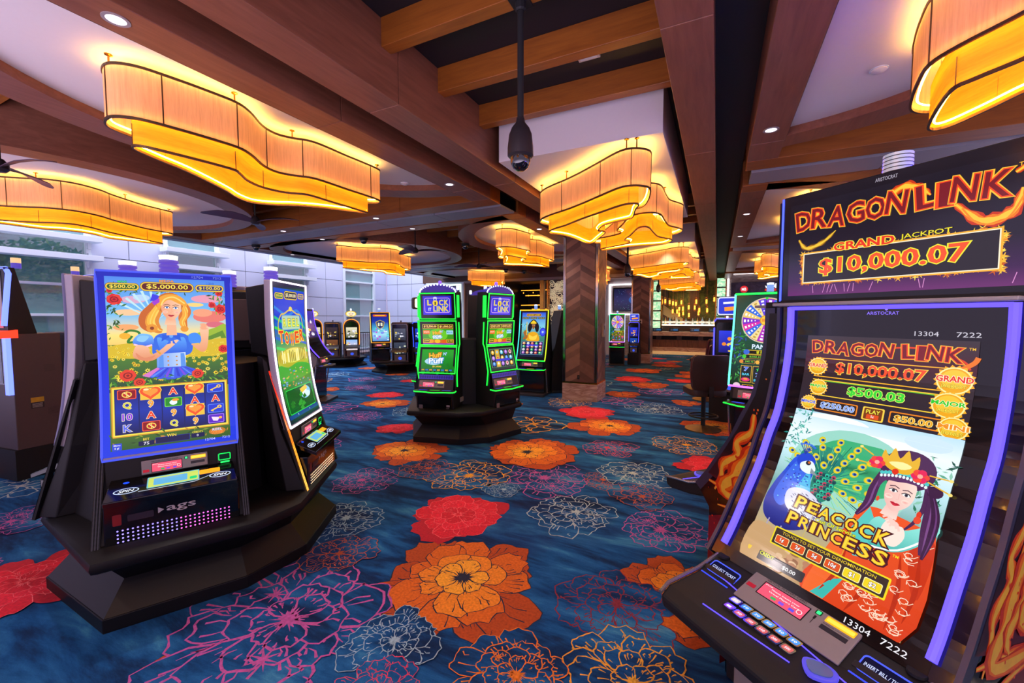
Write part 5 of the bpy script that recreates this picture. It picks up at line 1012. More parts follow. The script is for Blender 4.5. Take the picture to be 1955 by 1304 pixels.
def art_reels(seed=5):
    a = Art(); rnd = random.Random(seed); a.rect(0, 0, 100, 68, '#0a0a0c'); a.rect(7, 7, 93, 62, '#4a7a5a'); 
    for c in range(5):
        x = 10 + c * 16.4; a.rect(x, 10, x + 14.4, 56, '#c89a2a' if c == 1 else '#1c1a22')
        for r in range(3):
            y = 17.5 + 15 * r; k = (c * 2 + r) % 5; col = ('#f0b82a', '#a86ae0', '#3a7ad8', '#e8c8c8', '#58c8e8')[k] if c != 1 else '#f0c43a'; a.ell(x + 7.2, y, 5.4, 5.8, col, 14); a.ell(x + 7.2, y - 1, 3, 3, ('#fff0b0', '#d8b8ff', '#8ac8ff', '#c83a5a', '#e8ffff')[k], 10)
    a.rect(24, 35, 78, 41, '#3a3ad0'); a.rect(7, 57, 93, 62, '#14301c'); return a
def art_lucky():
    a = Art(); rnd = random.Random(31); H = 170; a.rect(0, 0, 100, H, '#0a0c12'); a.grad(8, 8, 92, 160, [(0, '#2a4ad8'), (.3, '#7ac8e8'), (.55, '#3a8a7a'), (1, '#101c4a')])
    leafs(a, 40, 10, 40, 90, 90, rnd, ('#3aa05a', '#7ad0a0', '#2a7a8a', '#a8e0c0'), 4); a.rr(24, 12, 76, 21, 4, '#f0a01e'); a.rr(26, 13, 74, 20, 3, '#5a1420'); a.text('GOOD LUCK!', 50, 16.5, 5, '#ffe04a', 42, .04, '#3a0a00', .04)
    for x, c in ((22, '#2a8ad0'), (50, '#a83ac0'), (78, '#2aa03a')): a.rr(x - 12, 24, x + 12, 30, 1, '#1c1c2a'); a.text('GOOD LUCK' if x == 50 else '$100.00', x, 27, 3.2, '#ffe86a', 20)
    hairlock(a, [(44, 40), (38, 56), (36, 74)], 12, '#16141c'); hairlock(a, [(56, 40), (62, 56), (64, 74)], 12, '#16141c'); a.ell(50, 46, 12, 14, '#16141c', 20)
    a.poly(spline([(30, 104), (32, 82), (44, 74), (56, 74), (68, 82), (72, 104)], 4), '#e8a81e'); a.poly(spline([(36, 84), (50, 90), (64, 84), (60, 100), (40, 100)], 4), '#ffd24a'); a.poly([(14, 76), (24, 66), (30, 80), (22, 92)], '#a8662e'); a.line([(26, 40), (27, 104)], 2.6, '#e8c03a'); a.poly(spline([(30, 84), (18, 92), (16, 100), (30, 96)], 4), '#a8662e')
    face(a, 50, 52, 8.4, '#a8662e', '#8a4e20', '#16141c', '#3a2410', '#8a2a1c'); a.poly([(40, 42), (50, 34), (60, 42), (60, 46), (40, 46)], '#f6d02a'); a.ell(84, 74, 11, 15, '#1c2ac0', 24); a.ell(84, 74, 9, 12, '#3a4af0', 22); a.star(84, 74, 6, 2, 8, '#bfe0ff')
    a.rr(12, 106, 88, 152, 2, '#8ab0d0'); a.rr(13, 107, 87, 151, 2, '#14204a')
    for r in range(4):
        for c in range(5): x, y = 20.5 + 14.8 * c, 113 + 10.6 * r; a.ell(x, y, 5.2, 4.4, ('#e8a05a', '#c8d0e0', '#d85a4a', '#3ab86a', '#b86ad0')[(r * 3 + c) % 5], 12); a.ell(x - 1, y - 1, 2.4, 1.8, '#f6f0e0', 9)
    a.rect(30, 117, 72, 122, '#4a3ae0'); a.rect(8, 153, 92, 160, '#14203a'); return a
def art_panda():
    a = Art(); rnd = random.Random(17); H = 175; a.rect(0, 0, 100, H, '#08100c'); a.grad(3, 3, 97, 170, [(0, '#0c3a2a'), (.4, '#14503a'), (1, '#0a1c1a')]); leafs(a, 70, 3, 70, 26, 150, rnd, ('#2a9a3a', '#1c6a3a', '#58c05a', '#2a4ab0'), 4); leafs(a, 25, 80, 70, 96, 100, rnd, ('#2a9a3a', '#1c6a3a', '#58c05a'), 4)
    cx, cy, r = 52, 47, 37; a.ell(cx, cy, r + 2.6, r + 2.6, '#d8d0c0', 48); a.ell(cx, cy, r + 1.2, r + 1.2, '#f0a030', 48); a.ell(cx, cy, r + .4, r + .4, '#3a1a3a', 48)
    cols = ['#8a2ad0', '#2a6ae0', '#d82aa8', '#7a2ac8', '#e8c86a', '#2a6ae0', '#c82ab0', '#5a3ad8', '#2a7ae0', '#b02ac0']
    for k in range(18):
        t0, t1 = 2 * PI * k / 18 - 1.6, 2 * PI * (k + 1) / 18 - 1.6; a.poly([(cx, cy)] + [(cx + r * math.cos(t0 + (t1 - t0) * j / 4), cy + r * math.sin(t0 + (t1 - t0) * j / 4)) for j in range(5)], cols[k % 10] if k % 6 != 4 else '#f0dc9a'); t = (t0 + t1) / 2
        for j in range(4):
            q = r * (.9 - .15 * j); x, y = cx + q * math.cos(t), cy + q * math.sin(t); h = 2.3 - .4 * j; a.poly([(x + u * math.cos(t) * h * .7 - v * math.sin(t) * h, y + u * math.sin(t) * h * .7 + v * math.cos(t) * h) for u, v in ((-1, -1), (1, -1), (1, 1), (-1, 1))], '#ffffff' if k % 6 != 4 else '#c8a03a')
    a.ell(cx, cy, 9, 9, '#c87a1c', 24); a.ell(cx, cy, 7.8, 7.8, '#ffc83a', 24); a.rect(cx - 6, cy - 2.6, cx + 6, cy + 2.6, '#e8902a'); a.poly([(cx - 3, cy - r - 3), (cx + 3, cy - r - 3), (cx, cy - r + 3)], '#2ac83a')
    a.text('PANDA', 52, 93, 8, '#dff0ff', 38, .07, '#2a5a7a', .05); a.rr(22, 99, 96, 107, 1, '#f0c83a'); a.rr(23, 100, 95, 106, 1, '#101410'); a.text('$10,000.05', 62, 103, 5, '#f0f02a', 42, .03, '#4a4a00', .03); a.ell(25, 103, 5, 4.6, '#3a6ad8', 16)
    for k, (x, y, t_) in enumerate(((20, 111, '$500.10'), (58, 111, '$100.20'), (16, 120, '$45.15'), (42, 120, '$25.45'), (68, 120, '$10.00'))): w = 34 if k < 2 else 24; a.rr(x, y - 3.4, x + w, y + 3.4, 1, '#c89a2a'); a.rr(x + .6, y - 2.8, x + w - .6, y + 2.8, 1, '#0c140c'); a.text(t_, x + w / 2 + 3, y, 3.4, '#7ae03a', w * .56); a.ell(x + 2, y, 3.4, 3.2, ('#3ac83a', '#a85ae0', '#e08a2a', '#f0b03a', '#f0c03a')[k], 14)
    for c in range(4):
        x = 18 + 19.4 * c; a.rr(x, 127, x + 18, 157, .8, '#d8a83a'); a.rr(x + .9, 128, x + 17.1, 156, .6, '#16202a'); xx = x + 9
        for rr in range(3):
            y = 133 + 9.2 * rr; k = (c * 2 + rr * 3) % 5
            if k == 0: a.text('7', xx, y, 7, '#4a6af0', 7, .05, '#bfd0ff', .05)
            elif k == 1: a.ell(xx, y, 7, 3.6, '#e0287a', 14); a.ell(xx, y - .8, 4, 1.4, '#f6a02a', 10)
            elif k == 2: a.star(xx, y, 4, 1.6, 5, '#3ae05a', -.3)
            elif k == 3: a.text('BAR', xx, y, 4, '#58d0f0', 12, .05, '#0a3a5a', .04)
            else: a.text('7', xx, y, 7, '#e03ad0', 7, .05, '#ffd0f6', .05)
    a.ell(13, 163, 6, 5, '#e8c8d8', 16); a.rr(22, 160, 40, 167, 1, '#c89a2a'); a.rr(23, 161, 39, 166, 1, '#101410'); a.rr(42, 160, 82, 167, 1, '#c89a2a'); a.rr(43, 161, 81, 166, 1, '#101410'); a.text('5', 31, 163.5, 3.4, '#f04a2a'); a.text('243', 62, 163.5, 4, '#f04a2a', 10, bold=.03); return a
def art_gold():
    a = Art(); rnd = random.Random(41); a.rect(0, 0, 100, 165, '#14141c'); a.grad(7, 8, 93, 156, [(0, '#1c1c7a'), (.3, '#1c3ab0'), (.6, '#58c0d8'), (.75, '#a8e0f6'), (1, '#5a8ad0')]); a.rr(14, 11, 86, 22, 4, '#e05a1c'); a.line([(24, 16), (76, 16)], 4, '#ffd23a')
    a.poly([(50, 40), (74, 52), (68, 78), (50, 94), (32, 78), (26, 52)], '#c8a83a'); a.poly([(50, 44), (70, 54), (65, 76), (50, 88), (35, 76), (30, 54)], '#1c2a6a'); a.rr(38, 56, 47, 74, 2, '#e8e8c8'); a.rr(52, 56, 62, 74, 2, '#e8e8c8')
    for k in range(24): a.ell(rnd.uniform(12, 88), rnd.uniform(84, 150), rnd.uniform(3, 9), rnd.uniform(2, 6), rnd.choice(('#4ad0d8', '#7a8af0', '#a8d8f0', '#c05ad0', '#e8f4ff')), 12)
    return a
def art_slot(c1, c2, c3, word=None, seed=1):
    a = Art(); rnd = random.Random(seed); a.rect(0, 0, 100, 100, '#0c0c12'); a.grad(6, 6, 94, 94, [(0, c1), (1, c2)])
    for k in range(16): a.ell(rnd.uniform(12, 88), rnd.uniform(30, 88), rnd.uniform(4, 11), rnd.uniform(3, 8), rnd.choice((c3, '#f0d05a', '#e8e8f6', c1)), 12)
    if word: a.text(word, 50, 20, 12, '#fff0a0', 66, .05, '#3a1a0a', .04)
    return a
# ================================================================== slot machines
LEDM = {}
def ledm(c, s):
    if (c, s) not in LEDM: LEDM[(c, s)] = glow('led_' + c[1:] + '_%d' % (s * 10), c, s)
    return LEDM[(c, s)]
M['dots'] = attr_emit('led_dot_matrix', 2.6); M['sign'] = attr_emit('lit_legend', 1.3)
def tracker(parent, o, ux, uy, w, y2=26, buttons=False):
    """the grey player-card panel: casing, pink display, card slot"""
    MB().hexa(*panel_box(o, ux, uy, w, w * y2 / 100, .008)).build('player_card_panel', M['grey'], parent, bevel=.003)
    f = flat_surf(Vector(o) + Vector(uy).cross(Vector(ux)).normalized() * .0085, ux, uy, w); a = Art(); a.rr(14, 6, 60, 24, .6, '#1c1418'); a.rr(15, 7, 59, 23, .5, '#d8506a'); a.text('Please insert your', 38, 11.5, 2, '#fff0f0', 28); a.text('Virtual Players Card', 38, 15, 2.2, '#fff0f0', 30); a.text('JACK', 20, 9, 1.6, '#fff0f0', 8)
    for x, c in ((28, '#3aa05a'), (36, '#7a4ad0'), (46, '#5a4ad0')): a.rect(x, 18, x + 5, 21, c)
    a.ell(54.6, 17, 2.6, 2.6, '#ffe0e0', 14); a.ell(54.6, 17, 2, 2, '#d8506a', 14); a.rr(2, 17, 11, 22, .6, '#a01c2c'); a.rr(63.4, 3, 69, 8, .8, '#0c3a1c'); a.rr(64.4, 3.6, 68, 7.4, .5, '#3af08a')
    a.rr(73, 3, 97, 10, 1, '#ffae1c'); a.rr(74, 4.4, 96, 8.4, .8, '#ffd24a'); a.rr(73, 14, 95, 19, .5, '#2a2228'); a.build('card_display', f, M['sign'], parent)
    b = Art(); b.text('VIRTUAL PLAYERS CARD', 34, 3.4, 2.2, '#241c20', 40); b.build('lettering', f, M['print'], parent)
    if w > .3: b = Art(); b.text('WIRELESS CHARGING', 84, 12.2, 1.3, '#241c20', 22); b.build('lettering', f, M['print'], parent); b = Art(); b.line([(66, 10), (66, 20)], .6, '#241c20'); b.rr(65, 10, 67, 14, .4, '#241c20'); b.build('cable_symbol', f, M['print'], parent)
def panel_box(o, ux, uy, w, h, t):
    o = Vector(o); ux = Vector(ux).normalized() * w; uy = Vector(uy).normalized() * h; n = uy.cross(ux).normalized() * t
    b = [o, o + uy, o + uy + ux, o + ux]; return b, [p + n for p in b]
def curved_panel(prof, w, t, x0=0., proud=0.):
    pts = spline(prof, 4, False); rings = []
    for i, (y, z) in enumerate(pts):
        a, b = pts[max(0, i - 1)], pts[min(len(pts) - 1, i + 1)]; q = math.hypot(b[0] - a[0], b[1] - a[1]); ny, nz = (b[1] - a[1]) / q, -(b[0] - a[0]) / q
        if ny > 0: ny, nz = -ny, -nz
        f, g = (y + ny * proud, z + nz * proud), (y - ny * t, z - nz * t); rings.append([(x0 - w / 2, *f), (x0 + w / 2, *f), (x0 + w / 2, *g), (x0 - w / 2, *g)])
    return MB().loft(rings)
def edge_tube(prof, w, r, proud=.004, sides='LRTB', x0=0.):
    pts = spline(prof, 4, False); P = []
    for i, (y, z) in enumerate(pts):
        a, b = pts[max(0, i - 1)], pts[min(len(pts) - 1, i + 1)]; q = math.hypot(b[0] - a[0], b[1] - a[1]); ny, nz = (b[1] - a[1]) / q, -(b[0] - a[0]) / q
        if ny > 0: ny, nz = -ny, -nz
        P.append((y + ny * proud, z + nz * proud))
    m = MB()
    if sides == 'LRTB': m.tube([(x0 - w / 2, *p) for p in P] + [(x0 + w / 2, *p) for p in reversed(P)], r, 6, True)
    else:
        if 'L' in sides: m.tube([(x0 - w / 2, *p) for p in P], r, 8)
        if 'R' in sides: m.tube([(x0 + w / 2, *p) for p in P], r, 8)
        if 'T' in sides: m.tube([(x0 - w / 2, *P[0]), (x0 + w / 2, *P[0])], r, 8)
        if 'B' in sides: m.tube([(x0 - w / 2, *P[-1]), (x0 + w / 2, *P[-1])], r, 8)
    return m
def candle(parent, x, y, z, s=1., c1='#ffffff', c2='#6a50d0', n=4):
    MB().lathe([(.04 * s, 0), (.04 * s, .012 * s)], 16, (x, y, z)).build('candle_base', M['charcoal'], parent)
    m = MB()
    for k in range(n): m.lathe([(.036 * s, .014 * s + .024 * s * k), (.044 * s, .018 * s + .024 * s * k), (.044 * s, .03 * s + .024 * s * k), (.036 * s, .036 * s + .024 * s * k)], 16, (x, y, z))
    m.build('candle_light', ledm(c2, .8), parent, True); MB().lathe([(.04 * s, 0), (.042 * s, .02 * s), (.001, .026 * s)], 16, (x, y, z + .014 * s + .024 * s * n)).build('candle_cap', ledm(c1, 2.2), parent, True)
def dot_grid(a, x0, y0, x1, y1, nx, ny, r, col, bend=0.):
    for i in range(nx):
        for j in range(ny):
            x = x0 + (x1 - x0) * i / max(1, nx - 1); y = y0 + (y1 - y0) * j / max(1, ny - 1); c = col(i, j) if callable(col) else col; p = ell(x, y, r, r, 6); a.put([(p[0], p[k], p[k + 1]) for k in range(1, 5)], c)
# ---- free-standing pod pedestals
TOE = [(-.47, -.69), (.15, -.69), (.5, -.51), (.81, 0), (.47, .69), (-.15, .69), (-.5, .51), (-.81, 0)]
RAIL = [(-.48, -.84), (.2, -.82), (.45, -.69), (.82, -.02), (.48, .84), (-.2, .82), (-.45, .69), (-.82, .02)]
def pedestal(cx, cy, ang, label, s=1., hs=1., core=True):
    t = thing('game_pedestal', label, 'pedestal', (cx, cy, 0), ang, 'black pod pedestals'); rg = lambda k, z: [(x * k * s, y * k * s, z * hs) for x, y in TOE]
    MB().loft([rg(1., 0), rg(1., .075)]).build('kick_base', M['pod'], t, bevel=.004); MB().loft([rg(.99, .075), rg(.84, .21), [(x * .9 * s, y * .9 * s, .37 * hs) for x, y in RAIL]], cap=False).build('flared_skirt', M['pod'], t)
    rl = lambda k, z: [(x * k * s, y * k * s, z * hs) for x, y in RAIL]; MB().loft([rl(.86, .36), rl(.96, .37), rl(.99, .385), rl(1., .41), rl(.99, .435), rl(.96, .45)]).build('bumper_rail', M['pod'], t, True)
    if core:
        MB().loft([rg(.55, .44), rg(.5, 1.3)]).build('core_tower', M['pod'], t, bevel=.005)
        for sg in (1, -1):
            q = [(-.42, -.56, .45), (-.69, -.03, .45), (-.53, -.06, 1.34), (-.33, -.46, 1.34)]; MB().hexa([(x * sg, y * sg, z) for x, y, z in q], [((x + .02) * sg, (y + .012) * sg, z) for x, y, z in q]).build('infill_panel', M['dark'], t, bevel=.004)
    lk = MB(); 
    for j in range(2): a = PI * j; x, y = -.16, -.6 * s; lk.lathe([(.008, -.006), (.008, .006)], 8, (x * math.cos(a) - y * math.sin(a), x * math.sin(a) + y * math.cos(a) - .0, .28))
    lk.build('lock', M['chrome'], t); return t
def pod_pos(c, ang, k):
    a = ang + PI / 3 * k; U = (math.cos(a), math.sin(a)); Nn = (math.sin(a), -math.cos(a)); o = -.16 if k % 3 == 0 else .12
    return (c[0] + Nn[0] * .6 + U[0] * o, c[1] + Nn[1] * .6 + U[1] * o, 0), a
# ---- machine with a tall gently curved screen (flower-girl pod)
PROF_A = [(.095, 1.845), (.097, 1.6), (.088, 1.4), (.068, 1.2), (.035, 1.0), (0, .86)]
def ags_machine(loc, ang, label, art, edge, dots, strip, bez='#9a93a0'):
    t = thing('slot_machine', label, 'slot machine', loc, ang, 'slot machines on the flower-girl pod')
    MB().loft([[(-.32, -.09, .45), (.32, -.09, .45), (.34, .02, .45), (.2, .2, .45), (-.2, .2, .45), (-.34, .02, .45)], [(-.31, .06, .86), (.31, .06, .86), (.32, .1, .86), (.2, .22, .86), (-.2, .22, .86), (-.32, .1, .86)], [(-.27, .14, 1.3), (.27, .14, 1.3), (.28, .17, 1.34), (.2, .24, 1.34), (-.2, .24, 1.34), (-.28, .17, 1.34)]]).build('cabinet', M['dark'], t, bevel=.006)
    MB().loft([[(-.25, .14, 1.34), (.25, .14, 1.34), (.19, .28, 1.36), (-.19, .28, 1.36)], [(-.265, .15, 1.82), (.265, .15, 1.82), (.2, .3, 1.8), (-.2, .3, 1.8)]]).build('monitor_housing', M['dark'], t, bevel=.008)
    MB().box(-.15, .15, .29, .31, 1.42, 1.74).build('rear_door', M['brown'], t, bevel=.004)
    curved_panel(PROF_A, .583, .045).build('monitor', plain('monitor_edge', bez, .4, .2) if 'monitor_edge' not in bpy.data.materials else bpy.data.materials['monitor_edge'], t, bevel=.006)
    f = prof_surf([(y - .0012, z) for y, z in PROF_A], .575); sc = art.build('screen', f, M['art'], t, 20, f.H, .00016)
    edge_tube([(y, z) for y, z in PROF_A], .583, .0065, .003).build('edge_light', edge, t, True)
    MB().box(-.285, .285, -.1, 0, .44, .66).build('front_door', M['blackgloss'], t, bevel=.006)
    g = flat_surf((-.285, -.1012, .86), (1, 0, 0), (0, 0, -1), .57); a = Art(); a.poly([(37, 45.6), (41.4, 48.4), (37, 51.2)], '#b8b2b8')
    a.text('ags', 54, 49.3, 6.6, '#b8b2b8', 22, bold=.02); a.rr(6, 45, 12, 55, 1, '#7a1418'); a.rr(16, 47, 34, 53, 1, '#2a2030'); a.build('logo_lettering', g, M['print'], t)
    a = Art(); dot_grid(a, 9, 60, 91, 73.6, 25, 5, .75, dots); a.build('led_dot_panel', g, M['dots'], t, eps=.0005)
    # perforated light strips up both front edges of the cabinet
    for sx in (-1, 1):
        a = Art(); dot_grid(a, 20, 6, 80, 300, 3, 34, 9, strip if strip and sx < 0 else '#2a282c'); P0, P1 = Vector((sx * .285, .135, 1.24)), Vector((sx * .318, -.092, .44)); wv = Vector((.035, 0, 0)); dv = P1 - P0
        n = dv.cross(wv).normalized(); n = n if n.y < 0 else -n
        MB().hexa([P0 - wv * .5, P0 + wv * .5, P1 + wv * .5, P1 - wv * .5], [P0 - wv * .5 + n * .012, P0 + wv * .5 + n * .012, P1 + wv * .5 + n * .012, P1 - wv * .5 + n * .012]).build('perforated_strip', M['black'], t)
        a.build('strip_lights', lambda x, y, d, P0=P0, wv=wv, dv=dv, n=n: tuple(P0 + wv * (x / 100 - .5) + dv * (y / 306) + n * (.0125 + d)), M['dots'] if strip and sx < 0 else M['print'], t)
    MB().box(-.28, .28, -.005, .06, .66, .86).build('upper_front', M['black'], t)
    tracker(t, (-.14, -.008, .835), (1, 0, 0), (0, 0, -1), .285)
    MB().box(.19, .255, -.012, 0, .755, .81).build('bill_slot', M['charcoal'], t, bevel=.004); a = Art(); a.rr(0, 0, 100, 70, 12, '#1cf05a'); a.rr(8, 9, 92, 61, 8, '#0a2014'); a.rr(16, 80, 90, 96, 6, '#2aff6a'); a.build('bill_slot_light', flat_surf((.194, -.0128, .812), (1, 0, 0), (0, 0, -1), .06), M['sign'], t)
    MB().loft([[(-.262, .0, .756), (.262, .0, .756), (.262, .0, .72), (-.262, .0, .72)], [(-.278, -.155, .69), (.278, -.155, .69), (.278, -.155, .664), (-.278, -.155, .664)]]).build('button_deck', M['blackgloss'], t, bevel=.004)
    a = Art(); a.rr(28, 6, 70, 22, 1, '#6ab0b8'); a.rr(29, 7, 69, 21, 1, '#b8c85a'); a.rr(33, 9, 60, 19, 1, '#58a0c8'); a.rr(70, 8, 88, 15, 1, '#ffa01c'); a.rr(62, 15, 68, 19, 1, '#1cc06a')
    for x in (13, 92): a.ell(x if x < 50 else 88, 20, 9.5, 4, '#c8d8ff', 24); a.ell(x if x < 50 else 88, 20, 8.6, 3.3, '#0a0c1c', 24); a.text('SPIN', x if x < 50 else 88, 20, 3.4, '#e8f0ff', 12, bold=.03, shear=.25)
    a.ell(12, 8, 2.5, 1.5, '#1c4aff', 10); a.line([(22, 24), (30, 24), (66, 24), (80, 18)], .5, '#c8d0e8'); a.build('deck_display', flat_surf((-.262, -.0, .7572), (1, 0, 0), (0, -.155, -.066), .524), M['sign'], t)
    candle(t, 0, .22, 1.82, 1.05); return t
C1, A1 = (-3.1324, 1.6408), R(62.2)
pedestal(C1[0], C1[1], A1, 'large black twelve-sided pedestal under the flower-girl slot machines')
def dots1(i, j): return '#8a7af0' if i < 13 else '#e05ac8'
girl = None
p, a_ = pod_pos(C1, A1, 0); g0 = ags_machine(p, a_, 'slot machine showing a woman in a blue dress among yellow flowers', art_garden(), ledm('#4a5cff', .9), dots1, None)
p, a_ = pod_pos(C1, A1, 1); g1 = ags_machine(p, a_, 'slot machine with a white-lit curved screen and red letters, beside the flower-girl game', art_tower(), ledm('#ffeaff', 3.2), '#ffd0a8', lambda i, j: ('#ff2a10', '#ff4a14', '#ff7a1e', '#ff9a2e', '#ffb04a')[min(4, j // 7)])
p, a_ = pod_pos(C1, A1, 3); g3 = ags_machine(p, a_, 'dark back of the slot machine directly behind the flower-girl screen', art_slot('#3a2ab0', '#1c1c5a', '#58c0d8', None, 4), ledm('#8a7ab8', .45), '#3a3440', None)
p, a_ = pod_pos(C1, A1, 4); copy_tree(g3, p, a_, 'dark slot machine seen edge-on at the left of the flower-girl game')
# ---- big dragon game, right foreground
PROF_D = [(.375, 1.524), (.36, 1.389), (.33, 1.256), (.301, 1.168), (.255, 1.083), (.196, .956), (.121, .834), (.049, .716), (0, .65)]
PROF_DX = [(.375, 1.645)] + PROF_D + [(-.03, .61)]
def dragon_machine(loc, ang, label):
    t = thing('slot_machine', label, 'slot machine', loc, ang, 'dragon games with fire side panels')
    pr = spline(PROF_DX, 3, False); back = [(.46, .0), (.46, 1.66)]
    MB().xprism([(y + .02, z) for y, z in pr] + [(.06, .5), (.08, .0)] + back, -.375, .375).build('cabinet', M['charcoal'], t, bevel=.008)
    curved_panel(PROF_DX, .66, .012, 0, .001).build('bezel', M['blackgloss'], t)
    f = prof_surf([(y - .0022, z) for y, z in PROF_D], .518); art_peacock().build('screen', f, M['art'], t, 26, f.H, .00014)
    led = ledm('#5040ff', 2.6); e = edge_tube(PROF_DX[:-1], .66, .0135, .012, 'LRT'); e.build('edge_light', led, t, True)
    curved_panel(PROF_DX, .05, .03, -.355, .0).build('side_bezel', plain('blue_black_gloss', '#06061c', .1, coat=.5, var=0), t); curved_panel(PROF_DX, .05, .03, .355, .0).build('side_bezel', bpy.data.materials['blue_black_gloss'], t)
    for sx in (-1, 1):
        curved_panel([(y - .012, z) for y, z in PROF_DX], .014, .05, sx * .386).build('side_trim', plain('slate_trim', '#4a4a62', .3, .5) if 'slate_trim' not in bpy.data.materials else bpy.data.materials['slate_trim'], t)
        g = art_side(pr); s = flat_surf((sx * .3935, 0 if sx > 0 else 1., 1.66), (0, 1 if sx > 0 else -1, 0), (0, 0, -1), 1.) 
        MB().xprism([(y, z) for y, z in pr] + [(.06, .5), (.1, .0)] + back, sx * .38, sx * .392).build('side_panel', M['blackgloss'], t)
        (g if sx > 0 else art_side(pr, True)).build('flame_print', s, M['print'], t)
    MB().box(-.37, .37, .35, .46, 1.645, 1.675).build('topper_mount', M['black'], t); MB().box(-.36, .36, .28, .4, 1.648, 1.662).build('top_cap', M['grey'], t, bevel=.004)
    f2 = prof_surf([(y - .0024, z) for y, z in PROF_DX], .58)
    a = Art(); a.text('ARISTOCRAT', 50, 5, 2, '#8a70ff', 17); a.ell(52, 2.6, .8, .8, '#8a70ff', 10); a.build('logo_lettering', f2, M['sign'], t, eps=.0004)
    for tx, x, y, h, w_, c in (('13304', 72, 17.5, 2.8, 11, '#b8b4c0'), ('7222', 90, 17.5, 2.8, 10, '#b8b4c0'), ('13304', 77, 190.6, 3.2, 12, '#d8d4dc'), ('7222', 93, 190.6, 3.2, 11, '#d8d4dc')): a = Art(); a.text(tx, x, y, h, c, w_, 0, '#000', .0); a.build('asset_number', f2, M['sign'], t, eps=.0004)
    # topper
    MB().box(-.42, .40, .424, .434, 1.668, 2.145).build('topper', M['black'], t, bevel=.006); MB().box(-.415, .398, .434, .55, 1.675, 2.135).build('topper_back', plain('beige_back_shell', '#b5a096', .5), t, bevel=.01); MB().tube([(-.35, .52, 2.15), (.35, .52, 2.15)], .008, 6).build('topper_uplight', ledm('#3a22ff', 70.), t)
    art_topper().build('topper_screen', flat_surf((-.41, .4225, 2.14), (1, 0, 0), (0, 0, -1), .82), M['art'], t); MB().box(-.424, -.417, .42, .43, 1.675, 2.14).build('topper_edge_light', ledm('#3a4aff', 3.), t)
    m = MB().lathe([(.045, 0), (.045, .075)], 18, (-.035, .5, 2.145)); m.build('candle_light', plain('silver_lit_candle', '#b8c0c8', .3, .5, emit='#c8d8e8', es=.3), t, True); cr = MB()
    for k in range(5): cr.lathe([(.046, .006 + .014 * k), (.046, .009 + .014 * k)], 18, (-.035, .5, 2.145))
    cr.build('candle_ring', M['charcoal'], t)
    # deck
    MB().loft([[(-.34, .0, .62), (.34, .0, .62), (.34, .0, .52), (-.34, .0, .52)], [(-.345, -.13, .565), (.345, -.13, .565), (.345, -.13, .49), (-.345, -.13, .49)], [(-.345, -.29, .545), (.345, -.29, .545), (.345, -.29, .47), (-.345, -.29, .47)], [(-.33, -.35, .525), (.33, -.35, .525), (.33, -.34, .475), (-.33, -.34, .475)]]).build('button_deck', M['black'], t, bevel=.012)
    MB().tube([(-.342, .0, .615), (-.349, -.13, .568), (-.349, -.29, .546), (-.335, -.345, .53)], .008, 8).build('deck_trim', M['silver'], t, True); MB().tube([(.342, .0, .615), (.349, -.13, .568), (.349, -.29, .546), (.335, -.345, .53)], .008, 8).build('deck_trim', M['silver'], t, True)
    MB().box(-.3, .3, .03, .1, .0, .5).build('lower_door', M['grey'], t, bevel=.01)
    tracker(t, (-.175, -.012, .6185), (1, 0, 0), (0, -.125, -.053), .352, 40); u = Vector((0, -.125, -.053)).normalized()
    for sx, tx in ((-1, 'COLLECT TICKET'), (1, 'INSERT BILL / TICKET')):
        o = (-.335 if sx < 0 else .195, -.04, .606); a = Art(); a.rr(6, 14, 94, 58, 9, '#4a5cff'); a.rr(9, 18, 91, 54, 7, '#0a0c2a'); a.text(tx, 50, 36, 9, '#c8d0ff', 72); a.rr(2, 70, 90, 74, 1, '#3a4aff'); a.build('ticket_slot_light', flat_surf(o, (1, 0, 0), u, .14), M['sign'], t); MB().hexa(*panel_box((o[0], o[1] - .052, o[2] - .026), (1, 0, 0), u, .13, .02, .006)).build('ticket_slot', M['charcoal'], t)
    d = Vector((0, -.16, -.02)).normalized(); nrm = d.cross(Vector((1, 0, 0))).normalized()
    for k in range(12):
        r, c = divmod(k, 6); x = -.145 + .042 * c + .006 * r; y = -.168 - .042 * r; z = .565 - (abs(y) - .13) * .125 + .001
        MB().prism(rrect(-.0195, -.017, .0195, .017, .007, 2), 0, .007).build('bet_button', M['chrome'], t, xf=Matrix.Translation((x, y, z)))
        a = Art(); a.rr(10, 10, 90, 76, 14, ('#3a8af0' if r == 0 else '#c85a5a') if c else ('#c8b8b0', '#8a4ad8')[r]); a.text(('50', '10', '20', '50', '50', '50')[c] if r == 0 else ('1', '50', '100', '150', '200', '500')[c], 50, 44, 30, '#f4f0ff', 44); a.build('button_cap', flat_surf((x - .018, y + .0155, z + .0073), (1, 0, 0), (0, -1, 0), .036), M['sign'], t)
    MB().prism(spline([(.115, -.205), (.16, -.17), (.2, -.18), (.205, -.22), (.16, -.255)], 4), .558, .57).build('spin_button', ledm('#5a50e8', .9), t, bevel=.003); MB().prism(spline([(.128, -.208), (.16, -.182), (.19, -.19), (.194, -.218), (.16, -.243)], 4), .57, .573).build('spin_cap', plain('clear_blue_cap', '#4a5a8a', .1, coat=.6, emit='#3a4a9a', es=.4), t)
    [MB().tube(q, .002, 6).build('deck_light', ledm('#4a3aff', 3.), t) for q in ([(-.33, -.1, .579), (.0, -.145, .567), (.33, -.2, .56)], [(-.2, -.27, .549), (.1, -.245, .552)])]
    [MB().lathe([(.022, -.004), (.022, .004)], 16, (q, -.03, .615)).build('speaker', M['black'], t) for q in (-.31, .31)]
    return t
